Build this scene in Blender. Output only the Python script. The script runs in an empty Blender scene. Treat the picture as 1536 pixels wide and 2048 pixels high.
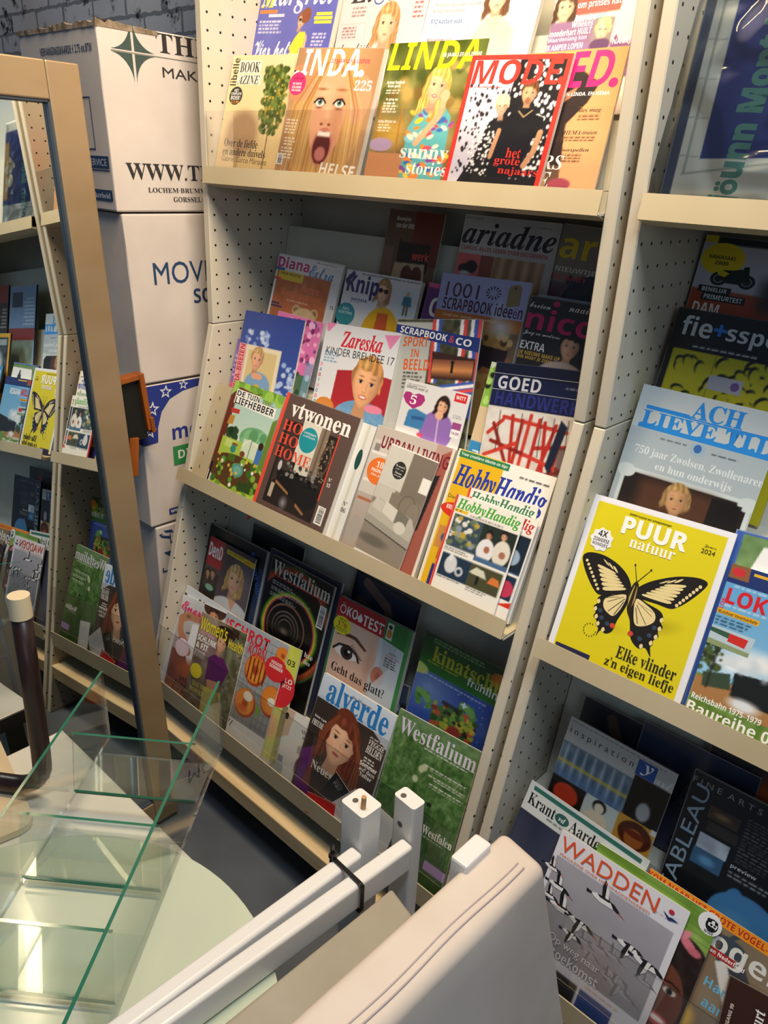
import bpy, bmesh, math, random
import numpy as np
from mathutils import Vector, Matrix, Euler

# ------------------------------------------------------------------ scene set-up
SC = bpy.context.scene
COL = SC.collection
SC.view_settings.view_transform = 'Standard'
SC.view_settings.look = 'None'
SC.view_settings.gamma = 1.0
SC.view_settings.use_curve_mapping = False
SC.view_settings.exposure = 0.0
SC.cycles.transparent_max_bounces = 24
SC.cycles.max_bounces = 10
SC.cycles.caustics_reflective = False
SC.cycles.caustics_refractive = False

cam = bpy.data.cameras.new('camera'); camo = bpy.data.objects.new('camera', cam); COL.objects.link(camo)
YAW, PITCH, ROLL, FPX = 0.7284368, -0.4155811, 0.0520224, 1557.33
_f = Vector((-math.sin(YAW)*math.cos(PITCH), math.cos(YAW)*math.cos(PITCH), math.sin(PITCH)))
_r = Vector((math.cos(YAW), math.sin(YAW), 0)); _u = _r.cross(_f)
_c, _s = math.cos(ROLL), math.sin(ROLL)
_R, _U = _c*_r + _s*_u, -_s*_r + _c*_u
camo.matrix_world = Matrix(((_R.x, _U.x, -_f.x, 1.6056), (_R.y, _U.y, -_f.y, -1.1377), (_R.z, _U.z, -_f.z, 1.5496), (0, 0, 0, 1)))
cam.sensor_fit = 'VERTICAL'; cam.sensor_height = 24; cam.lens = FPX/2048*24
cam.clip_start = 0.02
SC.camera = camo

W = bpy.data.worlds.new('world'); W.use_nodes = True; SC.world = W
W.node_tree.nodes['Background'].inputs[0].default_value = (0.47, 0.68, 1.0, 1)
W.node_tree.nodes['Background'].inputs[1].default_value = 0.15

def area(name, loc, aim, sx, sy, power, color, spread=180):
    L = bpy.data.lights.new(name, 'AREA'); L.shape = 'RECTANGLE'; L.size = sx; L.size_y = sy
    L.energy = power; L.color = color; L.spread = math.radians(spread)
    o = bpy.data.objects.new(name, L); COL.objects.link(o); o.location = loc
    o.rotation_euler = (Vector(aim)-Vector(loc)).to_track_quat('-Z', 'Y').to_euler()
    return o
area('shop_warm_light', (1.0, -0.36, 3.0), (0.85, -0.05, 1.2), 0.8, 0.10, 37, (1.0, 0.78, 0.52))
area('top_shelf_fill', (0.80, -0.42, 2.4), (0.6, 0.02, 1.6), 0.9, 0.06, 7.0, (1.0, 0.74, 0.44), 120)  # extra warm fill added to brighten the top ledge
area('ceiling_tube_light', (1.9, -0.84, 3.05), (0.6, -0.1, 1.0), 0.9, 0.10, 27, (0.84, 0.93, 1.0))
area('shop_window_light', (4.4, -3.0, 2.3), (0.6, 0, 0.9), 1.6, 1.4, 13, (0.66, 0.84, 1.0))

# ------------------------------------------------------------------ materials
def lin(c):
    if isinstance(c, str):
        if len(c) == 3: c = ''.join(a*2 for a in c)
        c = [int(c[i:i+2], 16)/255 for i in (0, 2, 4)]
    return tuple(v/12.92 if v <= .04045 else ((v+.055)/1.055)**2.4 for v in c)
def srgb(c):
    if isinstance(c, str):
        if len(c) == 3: c = ''.join(a*2 for a in c)
        return np.array([int(c[i:i+2], 16)/255 for i in (0, 2, 4)])
    return np.array(c, float)
def mat(name, c=None, rough=.5, metal=0., spec=.5, coat=0.):
    m = bpy.data.materials.new(name); m.use_nodes = True
    b = m.node_tree.nodes['Principled BSDF']
    if c is not None: b.inputs['Base Color'].default_value = (*lin(c), 1)
    b.inputs['Roughness'].default_value = rough; b.inputs['Metallic'].default_value = metal
    b.inputs['Specular IOR Level'].default_value = spec; b.inputs['Coat Weight'].default_value = coat
    return m, m.node_tree, b
def N(t, k, **kw):
    n = t.nodes.new(k)
    for a, v in kw.items(): setattr(n, a, v)
    return n
def M2(t, op, a, b=None, c=None):
    n = N(t, 'ShaderNodeMath', operation=op)
    for i, v in enumerate((a, b, c)):
        if v is None: continue
        if isinstance(v, (int, float)): n.inputs[i].default_value = v
        else: t.links.new(v, n.inputs[i])
    return n.outputs[0]
def noisy(name, c1, c2, scale, rough, stretch=(1, 1, 1), bump=0., metal=0., detail=4, spec=.5, lo=.35, hi=.65):
    m, t, b = mat(name, c1, rough, metal, spec)
    tc = N(t, 'ShaderNodeTexCoord'); mp = N(t, 'ShaderNodeMapping'); mp.inputs['Scale'].default_value = stretch
    t.links.new(tc.outputs['Object'], mp.inputs[0])
    no = N(t, 'ShaderNodeTexNoise'); no.inputs['Scale'].default_value = scale; no.inputs['Detail'].default_value = detail
    t.links.new(mp.outputs[0], no.inputs['Vector'])
    r = N(t, 'ShaderNodeValToRGB'); r.color_ramp.elements[0].position = lo; r.color_ramp.elements[1].position = hi
    r.color_ramp.elements[0].color = (*lin(c1), 1); r.color_ramp.elements[1].color = (*lin(c2), 1)
    t.links.new(no.outputs['Fac'], r.inputs[0]); t.links.new(r.outputs[0], b.inputs['Base Color'])
    if bump:
        bp = N(t, 'ShaderNodeBump'); bp.inputs['Strength'].default_value = bump; bp.inputs['Distance'].default_value = .004
        t.links.new(no.outputs['Fac'], bp.inputs['Height']); t.links.new(bp.outputs[0], b.inputs['Normal'])
    return m
def pegmat():
    m, t, b = mat('cream_perforated_metal', 'dcd2bd', .42)
    g = N(t, 'ShaderNodeNewGeometry'); tc = N(t, 'ShaderNodeTexCoord')
    sp = N(t, 'ShaderNodeSeparateXYZ'); t.links.new(tc.outputs['Object'], sp.inputs[0])
    sn = N(t, 'ShaderNodeSeparateXYZ'); t.links.new(g.outputs['True Normal'], sn.inputs[0])
    P = 0.0336
    def cell(s, off):
        a = M2(t, 'DIVIDE', M2(t, 'SUBTRACT', s, off), P)
        return M2(t, 'SUBTRACT', M2(t, 'FRACT', M2(t, 'ADD', a, .5)), .5)
    dy = cell(sp.outputs[1], 0.0157); dz = cell(sp.outputs[2], 1.4308)
    d = M2(t, 'SQRT', M2(t, 'ADD', M2(t, 'MULTIPLY', dy, dy), M2(t, 'MULTIPLY', dz, dz)))
    hole = M2(t, 'MULTIPLY', M2(t, 'LESS_THAN', d, .083), M2(t, 'GREATER_THAN', M2(t, 'ABSOLUTE', sn.outputs[0]), .5))
    no = N(t, 'ShaderNodeTexNoise'); no.inputs['Scale'].default_value = 9
    t.links.new(tc.outputs['Object'], no.inputs['Vector'])
    mx0 = N(t, 'ShaderNodeMix', data_type='RGBA'); mx0.inputs['A'].default_value = (*lin('d3cbba'), 1); mx0.inputs['B'].default_value = (*lin('cac1ad'), 1)
    t.links.new(no.outputs['Fac'], mx0.inputs['Factor'])
    mx = N(t, 'ShaderNodeMix', data_type='RGBA'); mx.inputs['B'].default_value = (*lin('0b0a09'), 1)
    t.links.new(mx0.outputs['Result'], mx.inputs['A']); t.links.new(hole, mx.inputs['Factor']); t.links.new(mx.outputs['Result'], b.inputs['Base Color'])
    return m
def glassy(name, tint, refl=1.0, rough=0.0, ior=1.5):
    m = bpy.data.materials.new(name); m.use_nodes = True; t = m.node_tree
    for n in list(t.nodes): t.nodes.remove(n)
    o = N(t, 'ShaderNodeOutputMaterial'); mx = N(t, 'ShaderNodeMixShader'); tr = N(t, 'ShaderNodeBsdfTransparent'); gl = N(t, 'ShaderNodeBsdfGlossy')
    tr.inputs[0].default_value = (*tint, 1); gl.inputs['Roughness'].default_value = rough
    fr = N(t, 'ShaderNodeFresnel'); fr.inputs[0].default_value = ior
    t.links.new(M2(t, 'MULTIPLY', fr.outputs[0], refl), mx.inputs[0])
    t.links.new(tr.outputs[0], mx.inputs[1]); t.links.new(gl.outputs[0], mx.inputs[2]); t.links.new(mx.outputs[0], o.inputs[0])
    return m
def printmat(name, rough, coat=.0, spec=.5):
    m, t, b = mat(name, None, rough, 0, spec, coat)
    a = N(t, 'ShaderNodeAttribute', attribute_name='Col'); t.links.new(a.outputs['Color'], b.inputs['Base Color'])
    return m
def brickmat():
    m, t, b = mat('worn_painted_brick', '888', .85)
    tc = N(t, 'ShaderNodeTexCoord'); mp = N(t, 'ShaderNodeMapping'); mp.inputs['Rotation'].default_value = (math.radians(90), 0, 0)
    t.links.new(tc.outputs['Object'], mp.inputs[0])
    no = N(t, 'ShaderNodeTexNoise'); no.inputs['Scale'].default_value = 22; no.inputs['Detail'].default_value = 6
    t.links.new(tc.outputs['Object'], no.inputs['Vector'])
    ad = N(t, 'ShaderNodeVectorMath', operation='MULTIPLY_ADD'); ad.inputs[1].default_value = (.02, .02, .02)
    t.links.new(no.outputs['Color'], ad.inputs[0]); t.links.new(mp.outputs[0], ad.inputs[2])
    br = N(t, 'ShaderNodeTexBrick'); br.inputs['Scale'].default_value = 1; br.inputs['Brick Width'].default_value = .21; br.inputs['Row Height'].default_value = .065
    br.inputs['Mortar Size'].default_value = .006; br.inputs['Color1'].default_value = (*lin('eceef2'), 1); br.inputs['Color2'].default_value = (*lin('d9dde3'), 1); br.inputs['Mortar'].default_value = (*lin('9a9ea6'), 1)
    t.links.new(ad.outputs[0], br.inputs['Vector'])
    n2 = N(t, 'ShaderNodeTexNoise'); n2.inputs['Scale'].default_value = 9; n2.inputs['Detail'].default_value = 8; n2.inputs['Roughness'].default_value = .75
    t.links.new(tc.outputs['Object'], n2.inputs['Vector'])
    r = N(t, 'ShaderNodeValToRGB'); r.color_ramp.elements[0].position = .55; r.color_ramp.elements[1].position = .62
    t.links.new(n2.outputs['Fac'], r.inputs[0])
    mx = N(t, 'ShaderNodeMix', data_type='RGBA'); mx.inputs['B'].default_value = (*lin('2b2e36'), 1)
    t.links.new(r.outputs[0], mx.inputs['Factor']); t.links.new(br.outputs['Color'], mx.inputs['A']); t.links.new(mx.outputs['Result'], b.inputs['Base Color'])
    bp = N(t, 'ShaderNodeBump'); bp.inputs['Strength'].default_value = .6; bp.inputs['Distance'].default_value = .01
    t.links.new(br.outputs['Fac'], bp.inputs['Height']); bp.invert = True; t.links.new(bp.outputs[0], b.inputs['Normal'])
    return m
MT = {}
MT['peg'] = pegmat()
MT['cream'] = noisy('cream_enamel_metal', 'bdb093', 'b6a888', 6, .4)
MT['deck'] = noisy('pale_grey_enamel', 'cfcdbf', 'c6c4b5', 5, .5)
MT['back'] = noisy('grey_back_board', 'b7b09f', 'aea796', 5, .6)
MT['wood_edge'] = noisy('yellowed_board_edge', 'e0c79b', 'cfb283', 14, .55, (.3, 6, 6))
MT['basetop'] = noisy('greenish_laminate', 'aab5b2', '9fadab', 5, .35)
MT['print'] = printmat('glossy_printed_paper', .38, .06)
MT['matteprint'] = printmat('matt_printed_paper', .75)
MT['ink'] = printmat('printed_ink', .7)
MT['paper'] = noisy('magazine_page_edges', 'e6e2d8', 'cfc9bc', 300, .8, (.15, .15, 40), lo=.3, hi=.7)
MT['acrylic'] = glassy('clear_acrylic', (.99, .99, .99), .3)
MT['acrylic_edge'] = glassy('acrylic_edge', (.72, .76, .72), .6)
MT['glass'] = glassy('pale_green_glass', (.968, .99, .982), .35)
MT['glass_edge'] = mat('dark_green_glass_edge', '256a55', .15)[0]
MT['plastic'] = glassy('crinkled_plastic_film', (.99, .992, .994), .9, .07)
MT['mirror'] = mat('mirror_glass', 'dfe3e0', .0, 1.0)[0]
MT['brass'] = noisy('brushed_brass_frame', 'a89273', '9d8564', 3, .42, (1, 3, 1), 0, .5)
MT['rebate'] = mat('dark_blue_rebate', '3a4652', .4)[0]
MT['card'] = noisy('white_cardboard', 'd9cfc8', 'd0c5bd', 7, .82, bump=.12)
MT['cardtorn'] = noisy('torn_brown_cardboard', '6f604f', '9a8a76', 60, .9, bump=.3)
MT['floor'] = noisy('dark_slate_floor', '596069', '474d56', 4, .5, bump=.05)
MT['brick'] = brickmat()
MT['white'] = mat('white_painted_wood', 'e6e4e2', .32)[0]
MT['offwhite'] = mat('white_lacquer', 'dcdad2', .3)[0]
MT['plank'] = noisy('beige_plank', 'a39a88', '978d7b', 6, .45)
MT['dowel'] = noisy('beech_dowel', 'c79a68', 'b28351', 30, .6, (1, 1, .2))
MT['hole'] = mat('drilled_hole', '5b544e', .9)[0]
MT['tie'] = mat('black_nylon', '101012', .35)[0]
MT['leather'] = noisy('cream_leatherette', 'd8cbbf', 'cbbcaf', 5, .55, bump=.1)
MT['seam'] = mat('seam_stitching', 'b9abac', .7)[0]
MT['disc'] = mat('frosted_green_glass', 'c3cdb9', .12)[0]
MT['darkwood'] = noisy('dark_mahogany', '2d1714', '1f0f0d', 20, .35, (4, 4, .4))
MT['cap'] = mat('cream_rubber_cap', 'd8c7a6', .5)[0]
MT['beigeseat'] = noisy('beige_seat_board', 'dcc9a8', 'cfb995', 8, .5)
MT['orange'] = noisy('orange_stained_wood', 'a3581f', '8c4715', 10, .4, (4, 4, .6))
MT['blackin'] = mat('black_lining', '0d0c0c', .6)[0]
MT['plasterwall'] = mat('grey_plaster', '6e6a66', .9)[0]

# ------------------------------------------------------------------ mesh helpers
def mesh_obj(name, verts, faces, m, parent=None, smooth=False):
    me = bpy.data.meshes.new(name); me.from_pydata([tuple(v) for v in verts], [], faces); me.update()
    o = bpy.data.objects.new(name, me); COL.objects.link(o)
    if isinstance(m, (list, tuple)):
        for x in m: me.materials.append(x)
    elif m: me.materials.append(m)
    if smooth:
        for p in me.polygons: p.use_smooth = True
    if parent is not None: o.parent = parent
    return o
def bm_obj(name, bm, m, parent=None, smooth=False):
    me = bpy.data.meshes.new(name); bm.normal_update(); bm.to_mesh(me); bm.free()
    o = bpy.data.objects.new(name, me); COL.objects.link(o)
    if isinstance(m, (list, tuple)):
        for x in m: me.materials.append(x)
    elif m: me.materials.append(m)
    if smooth:
        for p in me.polygons: p.use_smooth = True
    if parent is not None: o.parent = parent
    return o
def bm_box(bm, lo, hi, mi=0, M=None):
    x0, y0, z0 = lo; x1, y1, z1 = hi
    vs = [Vector(p) for p in ((x0,y0,z0),(x1,y0,z0),(x1,y1,z0),(x0,y1,z0),(x0,y0,z1),(x1,y0,z1),(x1,y1,z1),(x0,y1,z1))]
    if M is not None: vs = [M @ v for v in vs]
    vs = [bm.verts.new(v) for v in vs]
    fs = []
    for f in ((0,3,2,1),(4,5,6,7),(0,1,5,4),(1,2,6,5),(2,3,7,6),(3,0,4,7)):
        F = bm.faces.new([vs[i] for i in f]); F.material_index = mi; fs.append(F)
    return fs
def bevel(bm, w, seg=2):
    bmesh.ops.bevel(bm, geom=bm.edges[:], offset=w, segments=seg, profile=.5, affect='EDGES')
def box(name, lo, hi, m, parent=None, bev=0, seg=2, M=None):
    bm = bmesh.new(); bm_box(bm, lo, hi, 0, M)
    if bev: bevel(bm, bev, seg)
    return bm_obj(name, bm, m, parent, smooth=False)
def prism(name, prof, axis, a0, a1, m, parent=None, bev=0):
    """extrude a closed 2D profile along X (prof in YZ)"""
    bm = bmesh.new(); n = len(prof)
    A = [bm.verts.new((a0, p[0], p[1])) for p in prof]; B = [bm.verts.new((a1, p[0], p[1])) for p in prof]
    bm.faces.new(A[::-1]); bm.faces.new(B)
    for i in range(n): bm.faces.new((A[i], A[(i+1) % n], B[(i+1) % n], B[i]))
    bmesh.ops.recalc_face_normals(bm, faces=bm.faces[:])
    if bev: bevel(bm, bev, 1)
    return bm_obj(name, bm, m, parent)
def sheet(name, prof, t, x0, x1, m, parent=None):
    """bent metal sheet following an open YZ profile"""
    pts = [Vector((0, *p)) for p in prof]; off = []
    for i, p in enumerate(pts):
        ds = []
        if i > 0: ds.append((pts[i]-pts[i-1]).normalized())
        if i < len(pts)-1: ds.append((pts[i+1]-pts[i]).normalized())
        ns = [Vector((0, d.z, -d.y)) for d in ds]
        n = sum(ns, Vector()).normalized(); k = 1/max(.35, n.dot(ns[0]))
        off.append(p+n*t*k)
    prof2 = [(p.y, p.z) for p in pts] + [(p.y, p.z) for p in off[::-1]]
    bm = bmesh.new(); n = len(pts)
    for a, b in ((0, 1),):
        A = [bm.verts.new((x0, *p)) for p in prof2]; B = [bm.verts.new((x1, *p)) for p in prof2]
        k = len(prof2)
        for i in range(k): bm.faces.new((A[i], A[(i+1) % k], B[(i+1) % k], B[i]))
        for i in range(n-1):
            bm.faces.new((A[i], A[i+1], A[k-2-i], A[k-1-i])); bm.faces.new((B[i], B[k-1-i], B[k-2-i], B[i+1]))
    bmesh.ops.recalc_face_normals(bm, faces=bm.faces[:])
    return bm_obj(name, bm, m, parent)
def cyl(name, p0, p1, r0, r1, m, parent=None, seg=24, cap=True):
    p0, p1 = Vector(p0), Vector(p1); d = p1-p0; q = d.to_track_quat('Z', 'Y').to_matrix().to_4x4()
    bm = bmesh.new()
    bmesh.ops.create_cone(bm, cap_ends=cap, segments=seg, radius1=r0, radius2=r1, depth=d.length, matrix=Matrix.Translation((p0+p1)/2) @ q)
    return bm_obj(name, bm, m, parent, smooth=False)
def tube(name, pts, r, m, parent=None, seg=14):
    bm = bmesh.new(); rings = []; pts = [Vector(p) for p in pts]
    up = Vector((.3, .5, .8))
    for i, p in enumerate(pts):
        d = (pts[min(i+1, len(pts)-1)]-pts[max(i-1, 0)]).normalized(); a = d.cross(up).normalized(); b = d.cross(a)
        rings.append([bm.verts.new(p+(a*math.cos(k*2*math.pi/seg)+b*math.sin(k*2*math.pi/seg))*r) for k in range(seg)])
    for i in range(len(rings)-1):
        for k in range(seg): bm.faces.new((rings[i][k], rings[i][(k+1) % seg], rings[i+1][(k+1) % seg], rings[i+1][k]))
    bm.faces.new(rings[0][::-1]); bm.faces.new(rings[-1])
    bmesh.ops.recalc_face_normals(bm, faces=bm.faces[:])
    return bm_obj(name, bm, m, parent, smooth=True)
def tag(o, label=None, cat=None, group=None, kind=None):
    if label: o['label'] = label
    if cat: o['category'] = cat
    if group: o['group'] = group
    if kind: o['kind'] = kind
    return o
def empty(name, loc=(0, 0, 0), label=None, cat=None, group=None):
    o = bpy.data.objects.new(name, None); o.empty_display_size = .05; COL.objects.link(o); o.location = loc
    return tag(o, label, cat, group)

# ------------------------------------------------------------------ lettering
_off = {'s': (0x1D400, 0x1D41A, 0x1D7CE), 'b': (0x1D5D4, 0x1D5EE, 0x1D7EC), 'i': (0x1D468, 0x1D482, 0x1D7CE), 'c': (0x1D4D0, 0x1D4EA, None)}
def fancy(s, st):
    if st not in _off: return s
    U, L, D = _off[st]; o = ''
    for ch in s:
        if 'A' <= ch <= 'Z': o += chr(U+ord(ch)-65)
        elif 'a' <= ch <= 'z': o += chr(L+ord(ch)-97)
        elif '0' <= ch <= '9' and D: o += chr(D+ord(ch)-48)
        else: o += ch
    return o
_tc = {}
def glyphs(s, st='', bold=0.0):
    k = (s, st, bold)
    if k in _tc: return _tc[k]
    c = bpy.data.curves.new('t', 'FONT'); c.body = fancy(s, st); c.size = 1; c.resolution_u = 3; c.offset = bold
    o = bpy.data.objects.new('t', c); COL.objects.link(o)
    dg = bpy.context.evaluated_depsgraph_get(); dg.update()
    me = o.evaluated_get(dg).to_mesh(); me.calc_loop_triangles()
    v = np.zeros(len(me.vertices)*3); me.vertices.foreach_get('co', v); v = v.reshape(-1, 3)[:, :2]
    f = np.zeros(len(me.loop_triangles)*3, int); me.loop_triangles.foreach_get('vertices', f); f = f.reshape(-1, 3)
    o.to_mesh_clear(); bpy.data.objects.remove(o); bpy.data.curves.remove(c)
    if len(v):
        lo, hi = v.min(0), v.max(0)
    else: lo, hi = np.zeros(2), np.ones(2)
    _tc[k] = (v-lo, f, hi-lo)
    return _tc[k]

# ------------------------------------------------------------------ printed artwork
class Art:
    """a printed sheet; x runs 0..1 over the width, y downward in the same unit"""
    def __init__(s, w, h, bg, cell=.0019):
        s.w, s.h, s.H = w, h, h/w
        s.nx = max(8, int(w/cell)); s.ny = max(8, int(h/cell))
        s.X, s.Y = np.meshgrid(np.linspace(0, 1, s.nx+1), np.linspace(0, s.H, s.ny+1))
        s.px = 1/s.nx
        s.C = np.ones(s.X.shape+(3,))*srgb(bg); s.V = []; s.ky = 1.0
        s.rs = np.random.RandomState(int(w*9973+h*7919) % 9999)
    def k(s, q):
        """squeeze the layout vertically by q"""
        s.ky = q; s.Y = s.Y/q; s.H = s.H/q
    def mix(s, a, c):
        c = srgb(c) if not (isinstance(c, np.ndarray) and c.ndim == 3) else c
        a = np.clip(a, 0, 1)[..., None]; s.C = s.C*(1-a)+c*a
    def r(s, x0, y0, x1, y1, c, a=1, soft=0):
        k = max(soft, s.px*.7)
        m = np.clip((s.X-x0)/k+.5, 0, 1)*np.clip((x1-s.X)/k+.5, 0, 1)*np.clip((s.Y-y0)/k+.5, 0, 1)*np.clip((y1-s.Y)/k+.5, 0, 1)
        s.mix(m*a, c)
    def e(s, cx, cy, rx, ry, c, soft=0, a=1, rot=0):
        u, v = s.X-cx, s.Y-cy
        if rot: k = math.radians(rot); u, v = u*math.cos(k)+v*math.sin(k), -u*math.sin(k)+v*math.cos(k)
        d = np.sqrt((u/rx)**2+(v/ry)**2); k = max(soft, s.px/min(rx, ry))
        s.mix(np.clip((1-d)/k+.5*(soft == 0), 0, 1)*a, c)
    def p(s, pts, c, a=1):
        m = np.zeros(s.X.shape); n = len(pts)
        for dx, dy in ((-.25, -.25), (.25, -.25), (-.25, .25), (.25, .25)):
            X, Y = s.X+dx*s.px, s.Y+dy*s.px; ins = np.zeros(X.shape, bool)
            for i in range(n):
                (x1, y1), (x2, y2) = pts[i], pts[(i+1) % n]
                if y1 == y2: continue
                ins ^= ((y1 > Y) != (y2 > Y)) & (X < (x2-x1)*(Y-y1)/(y2-y1)+x1)
            m += ins*.25
        s.mix(m*a, c)
    def l(s, pts, wd, c, a=1):
        m = np.zeros(s.X.shape)
        for (x1, y1), (x2, y2) in zip(pts[:-1], pts[1:]):
            dx, dy = x2-x1, y2-y1; L = dx*dx+dy*dy+1e-12
            t = np.clip(((s.X-x1)*dx+(s.Y-y1)*dy)/L, 0, 1); d = np.hypot(s.X-x1-t*dx, s.Y-y1-t*dy)
            m = np.maximum(m, np.clip((wd/2-d)/s.px+.5, 0, 1))
        s.mix(m*a, c)
    def g(s, y0, y1, c0, c1, x0=0, x1=1):
        t = np.clip((s.Y-y0)/(y1-y0), 0, 1)[..., None]; c = srgb(c0)*(1-t)+srgb(c1)*t
        m = ((s.Y >= y0) & (s.Y <= y1) & (s.X >= x0) & (s.X <= x1))*1.0
        a = m[..., None]; s.C = s.C*(1-a)+c*a
    def n(s, amp, sc=12, x0=0, y0=0, x1=1, y1=9, tint=(1, 1, 1)):
        gx, gy = int(sc)+2, int(sc*s.H)+2; G = s.rs.rand(gy, gx)-.5
        fx, fy = s.X*sc*.999, s.Y/s.H*(gy-2)*.999; i, j = fx.astype(int), fy.astype(int); u, v = fx-i, fy-j
        z = G[j, i]*(1-u)*(1-v)+G[j, i+1]*u*(1-v)+G[j+1, i]*(1-u)*v+G[j+1, i+1]*u*v
        m = (s.X >= x0) & (s.X <= x1) & (s.Y >= y0) & (s.Y <= y1)
        s.C = np.clip(s.C+(z*m)[..., None]*amp*2*np.array(tint), 0, 1)
    def dots(s, k, cols, r0, r1, x0=0, y0=0, x1=1, y1=None, soft=0, a=1, asp=1, rot=0, seed=1):
        R = np.random.RandomState(seed); y1 = s.H if y1 is None else y1
        for _ in range(k):
            r = R.uniform(r0, r1); s.e(R.uniform(x0, x1), R.uniform(y0, y1), r, r*asp, cols[R.randint(len(cols))], soft, a, rot and R.uniform(-rot, rot))
    def fp(s, x, y, w, k, c, lh=.022, a=.85, al='l', th=.5):
        for i in range(k):
            ww = w*s.rs.uniform(.7, 1); x0 = x if al == 'l' else (x+w-ww if al == 'r' else x+(w-ww)/2); q = x0
            while q < x0+ww:
                d = s.rs.uniform(.02, .06); s.r(q, y+i*lh, min(q+d, x0+ww), y+i*lh+lh*th, c, a); q += d+.012
    # crisp pieces printed over the picture
    def VP(s, pts, c): s.V.append(('p', pts, c))
    def VR(s, x0, y0, x1, y1, c): s.VP([(x0, y0), (x1, y0), (x1, y1), (x0, y1)], c)
    def VE(s, cx, cy, rx, ry, c, k=28): s.VP([(cx+rx*math.cos(2*math.pi*i/k), cy+ry*math.sin(2*math.pi*i/k)) for i in range(k)], c)
    def T(s, t, x, y, w, h, c, st='', al='l', rot=0, sh=0, bold=0.0): s.V.append(('t', t, x, y, w, h, c, st, al, rot, sh, bold))
    @staticmethod
    def sm(P, k=5):
        n = len(P); o = []
        for i in range(n):
            p0, p1, p2, p3 = P[i-1], P[i], P[(i+1) % n], P[(i+2) % n]
            for j in range(k):
                t = j/k; o.append(tuple(.5*(2*b+(c-a_)*t+(2*a_-5*b+4*c-d)*t*t+(3*b-a_-3*c+d)*t**3) for a_, b, c, d in zip(p0, p1, p2, p3)))
        return o
    def bar(s, x, y, w, h, vert=True):
        s.VR(x, y, x+w, y+h, 'f4f4f0'); q = .06; R = np.random.RandomState(5)
        while q < .92:
            d = R.uniform(.015, .05)
            if vert: s.VR(x+w*.18, y+h*q, x+w*.86, y+h*(q+d), '1a1a1a')
            else: s.VR(x+w*q, y+h*.12, x+w*(q+d), y+h*.82, '1a1a1a')
            q += d+R.uniform(.015, .04)
    def face(s, cx, cy, r, skin='e8bd9b', hair='8a5a33', long=1, rot=0, smile=1, iris='5a6a5a', lips='c0575a', body=None, glasses=0, bangs=0, beard=0, shade=.28):
        k = math.radians(rot)
        X, Y = (s.X-cx)/r, (s.Y-cy)*s.ky/r; X, Y = X*math.cos(k)+Y*math.sin(k), -X*math.sin(k)+Y*math.cos(k)
        px = s.px/r; hc, sk = srgb(hair), srgb(skin); big = r/s.px > 9
        wav = .05*np.sin(X*9+Y*3)+.04*np.sin(Y*7-X*4)
        def E(x, y, rx, ry, c, soft=0, a=1, msk=1):
            d = np.sqrt(((X-x)/rx)**2+((Y-y)/ry)**2); q = max(soft, px/min(rx, ry)); s.mix(np.clip((1-d)/q+.5*(soft == 0), 0, 1)*a*msk, c)
        def strands(m, n=13, lo=.72, hi=1.3):
            z = np.sin(X*n+1.2*np.sin(Y*2.1)+wav*8)*.5+.5; s.mix(m*np.clip(1-z*2, 0, 1)*.6, np.clip(hc*lo, 0, 1)); s.mix(m*np.clip(z*2-1, 0, 1)*.5, np.clip(hc*hi, 0, 1))
        if body: E(0, 3.7, 2.5, 2.1, body)
        if long:
            L = 1.9*long; d = np.abs(X+wav)/(1.22+.12*np.clip(Y, 0, 2)); top = np.sqrt((X/1.22)**2+((Y+.1)/1.38)**2)
            m = np.where(Y < -.1, np.clip((1-top)/px+.5, 0, 1), np.clip((1-d)/px*1.2+.5, 0, 1)*np.clip((L+.3*np.sin(X*3)-Y)/.4, 0, 1))
            s.mix(m, hc); strands(m)
        else:
            d = np.sqrt(((X+wav)/1.12)**2+((Y+.22+wav)/1.26)**2); m = np.clip((1-d)/px+.5, 0, 1)*np.clip((.35-Y)/.2, 0, 1); s.mix(m, hc); strands(m)
        nk = np.clip((.42+.12*np.clip(Y-1.3, 0, 1)-np.abs(X))/px+.5, 0, 1)*np.clip((Y-.8)/px, 0, 1)*np.clip((2.0-Y)/.3, 0, 1); s.mix(nk, sk*.78)
        Ue = X/(1-.30*np.clip(Y+.1, 0, 1.4)**1.8*.72); d = np.sqrt((Ue/.96)**2+(Y/1.28)**2); fm = np.clip((1-d)/px+.5, 0, 1)
        s.mix(fm, sk); s.mix(fm*np.clip((X+.05)/1.0, 0, 1)**1.3*shade*1.5, sk*.55); s.mix(fm*np.clip((d-.72)/.28, 0, 1)*.35, sk*.6); s.mix(fm*np.exp(-((X+.3)**2/.3+(Y+.45)**2/.12))*.35, np.minimum(sk*1.18, 1)); s.mix(fm*np.exp(-((X+.42)**2/.06+(Y-.3)**2/.06))*.3, np.minimum(sk*1.15, 1))
        E(-.5, .36, .28, .24, (.84, .42, .36), 1, .22); E(.5, .36, .28, .24, (.78, .36, .32), 1, .2)
        hl = -.70+.5*(X+.12)**2*(1 if not bangs else .5)+.35*bangs+wav
        hm = np.clip((hl-Y)/px/2+.5, 0, 1)*np.clip((1.1-np.sqrt(X**2+((Y+.1)/1.3)**2))/px+.5, 0, 1)
        s.mix(hm, hc); strands(hm); s.mix(hm*np.exp(-((X+.3)**2/.12+(Y+1.0)**2/.05))*.4, np.clip(hc*1.6+.05, 0, 1))
        if long:
            for q in (-1, 1):
                m = np.clip((.17-np.abs(X-q*(1.02+wav*1.5)))/px+.5, 0, 1)*np.clip((Y+.6)/.3, 0, 1)*np.clip((1.9*long-Y)/.5, 0, 1); s.mix(m, hc*.92); strands(m, 22)
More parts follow.
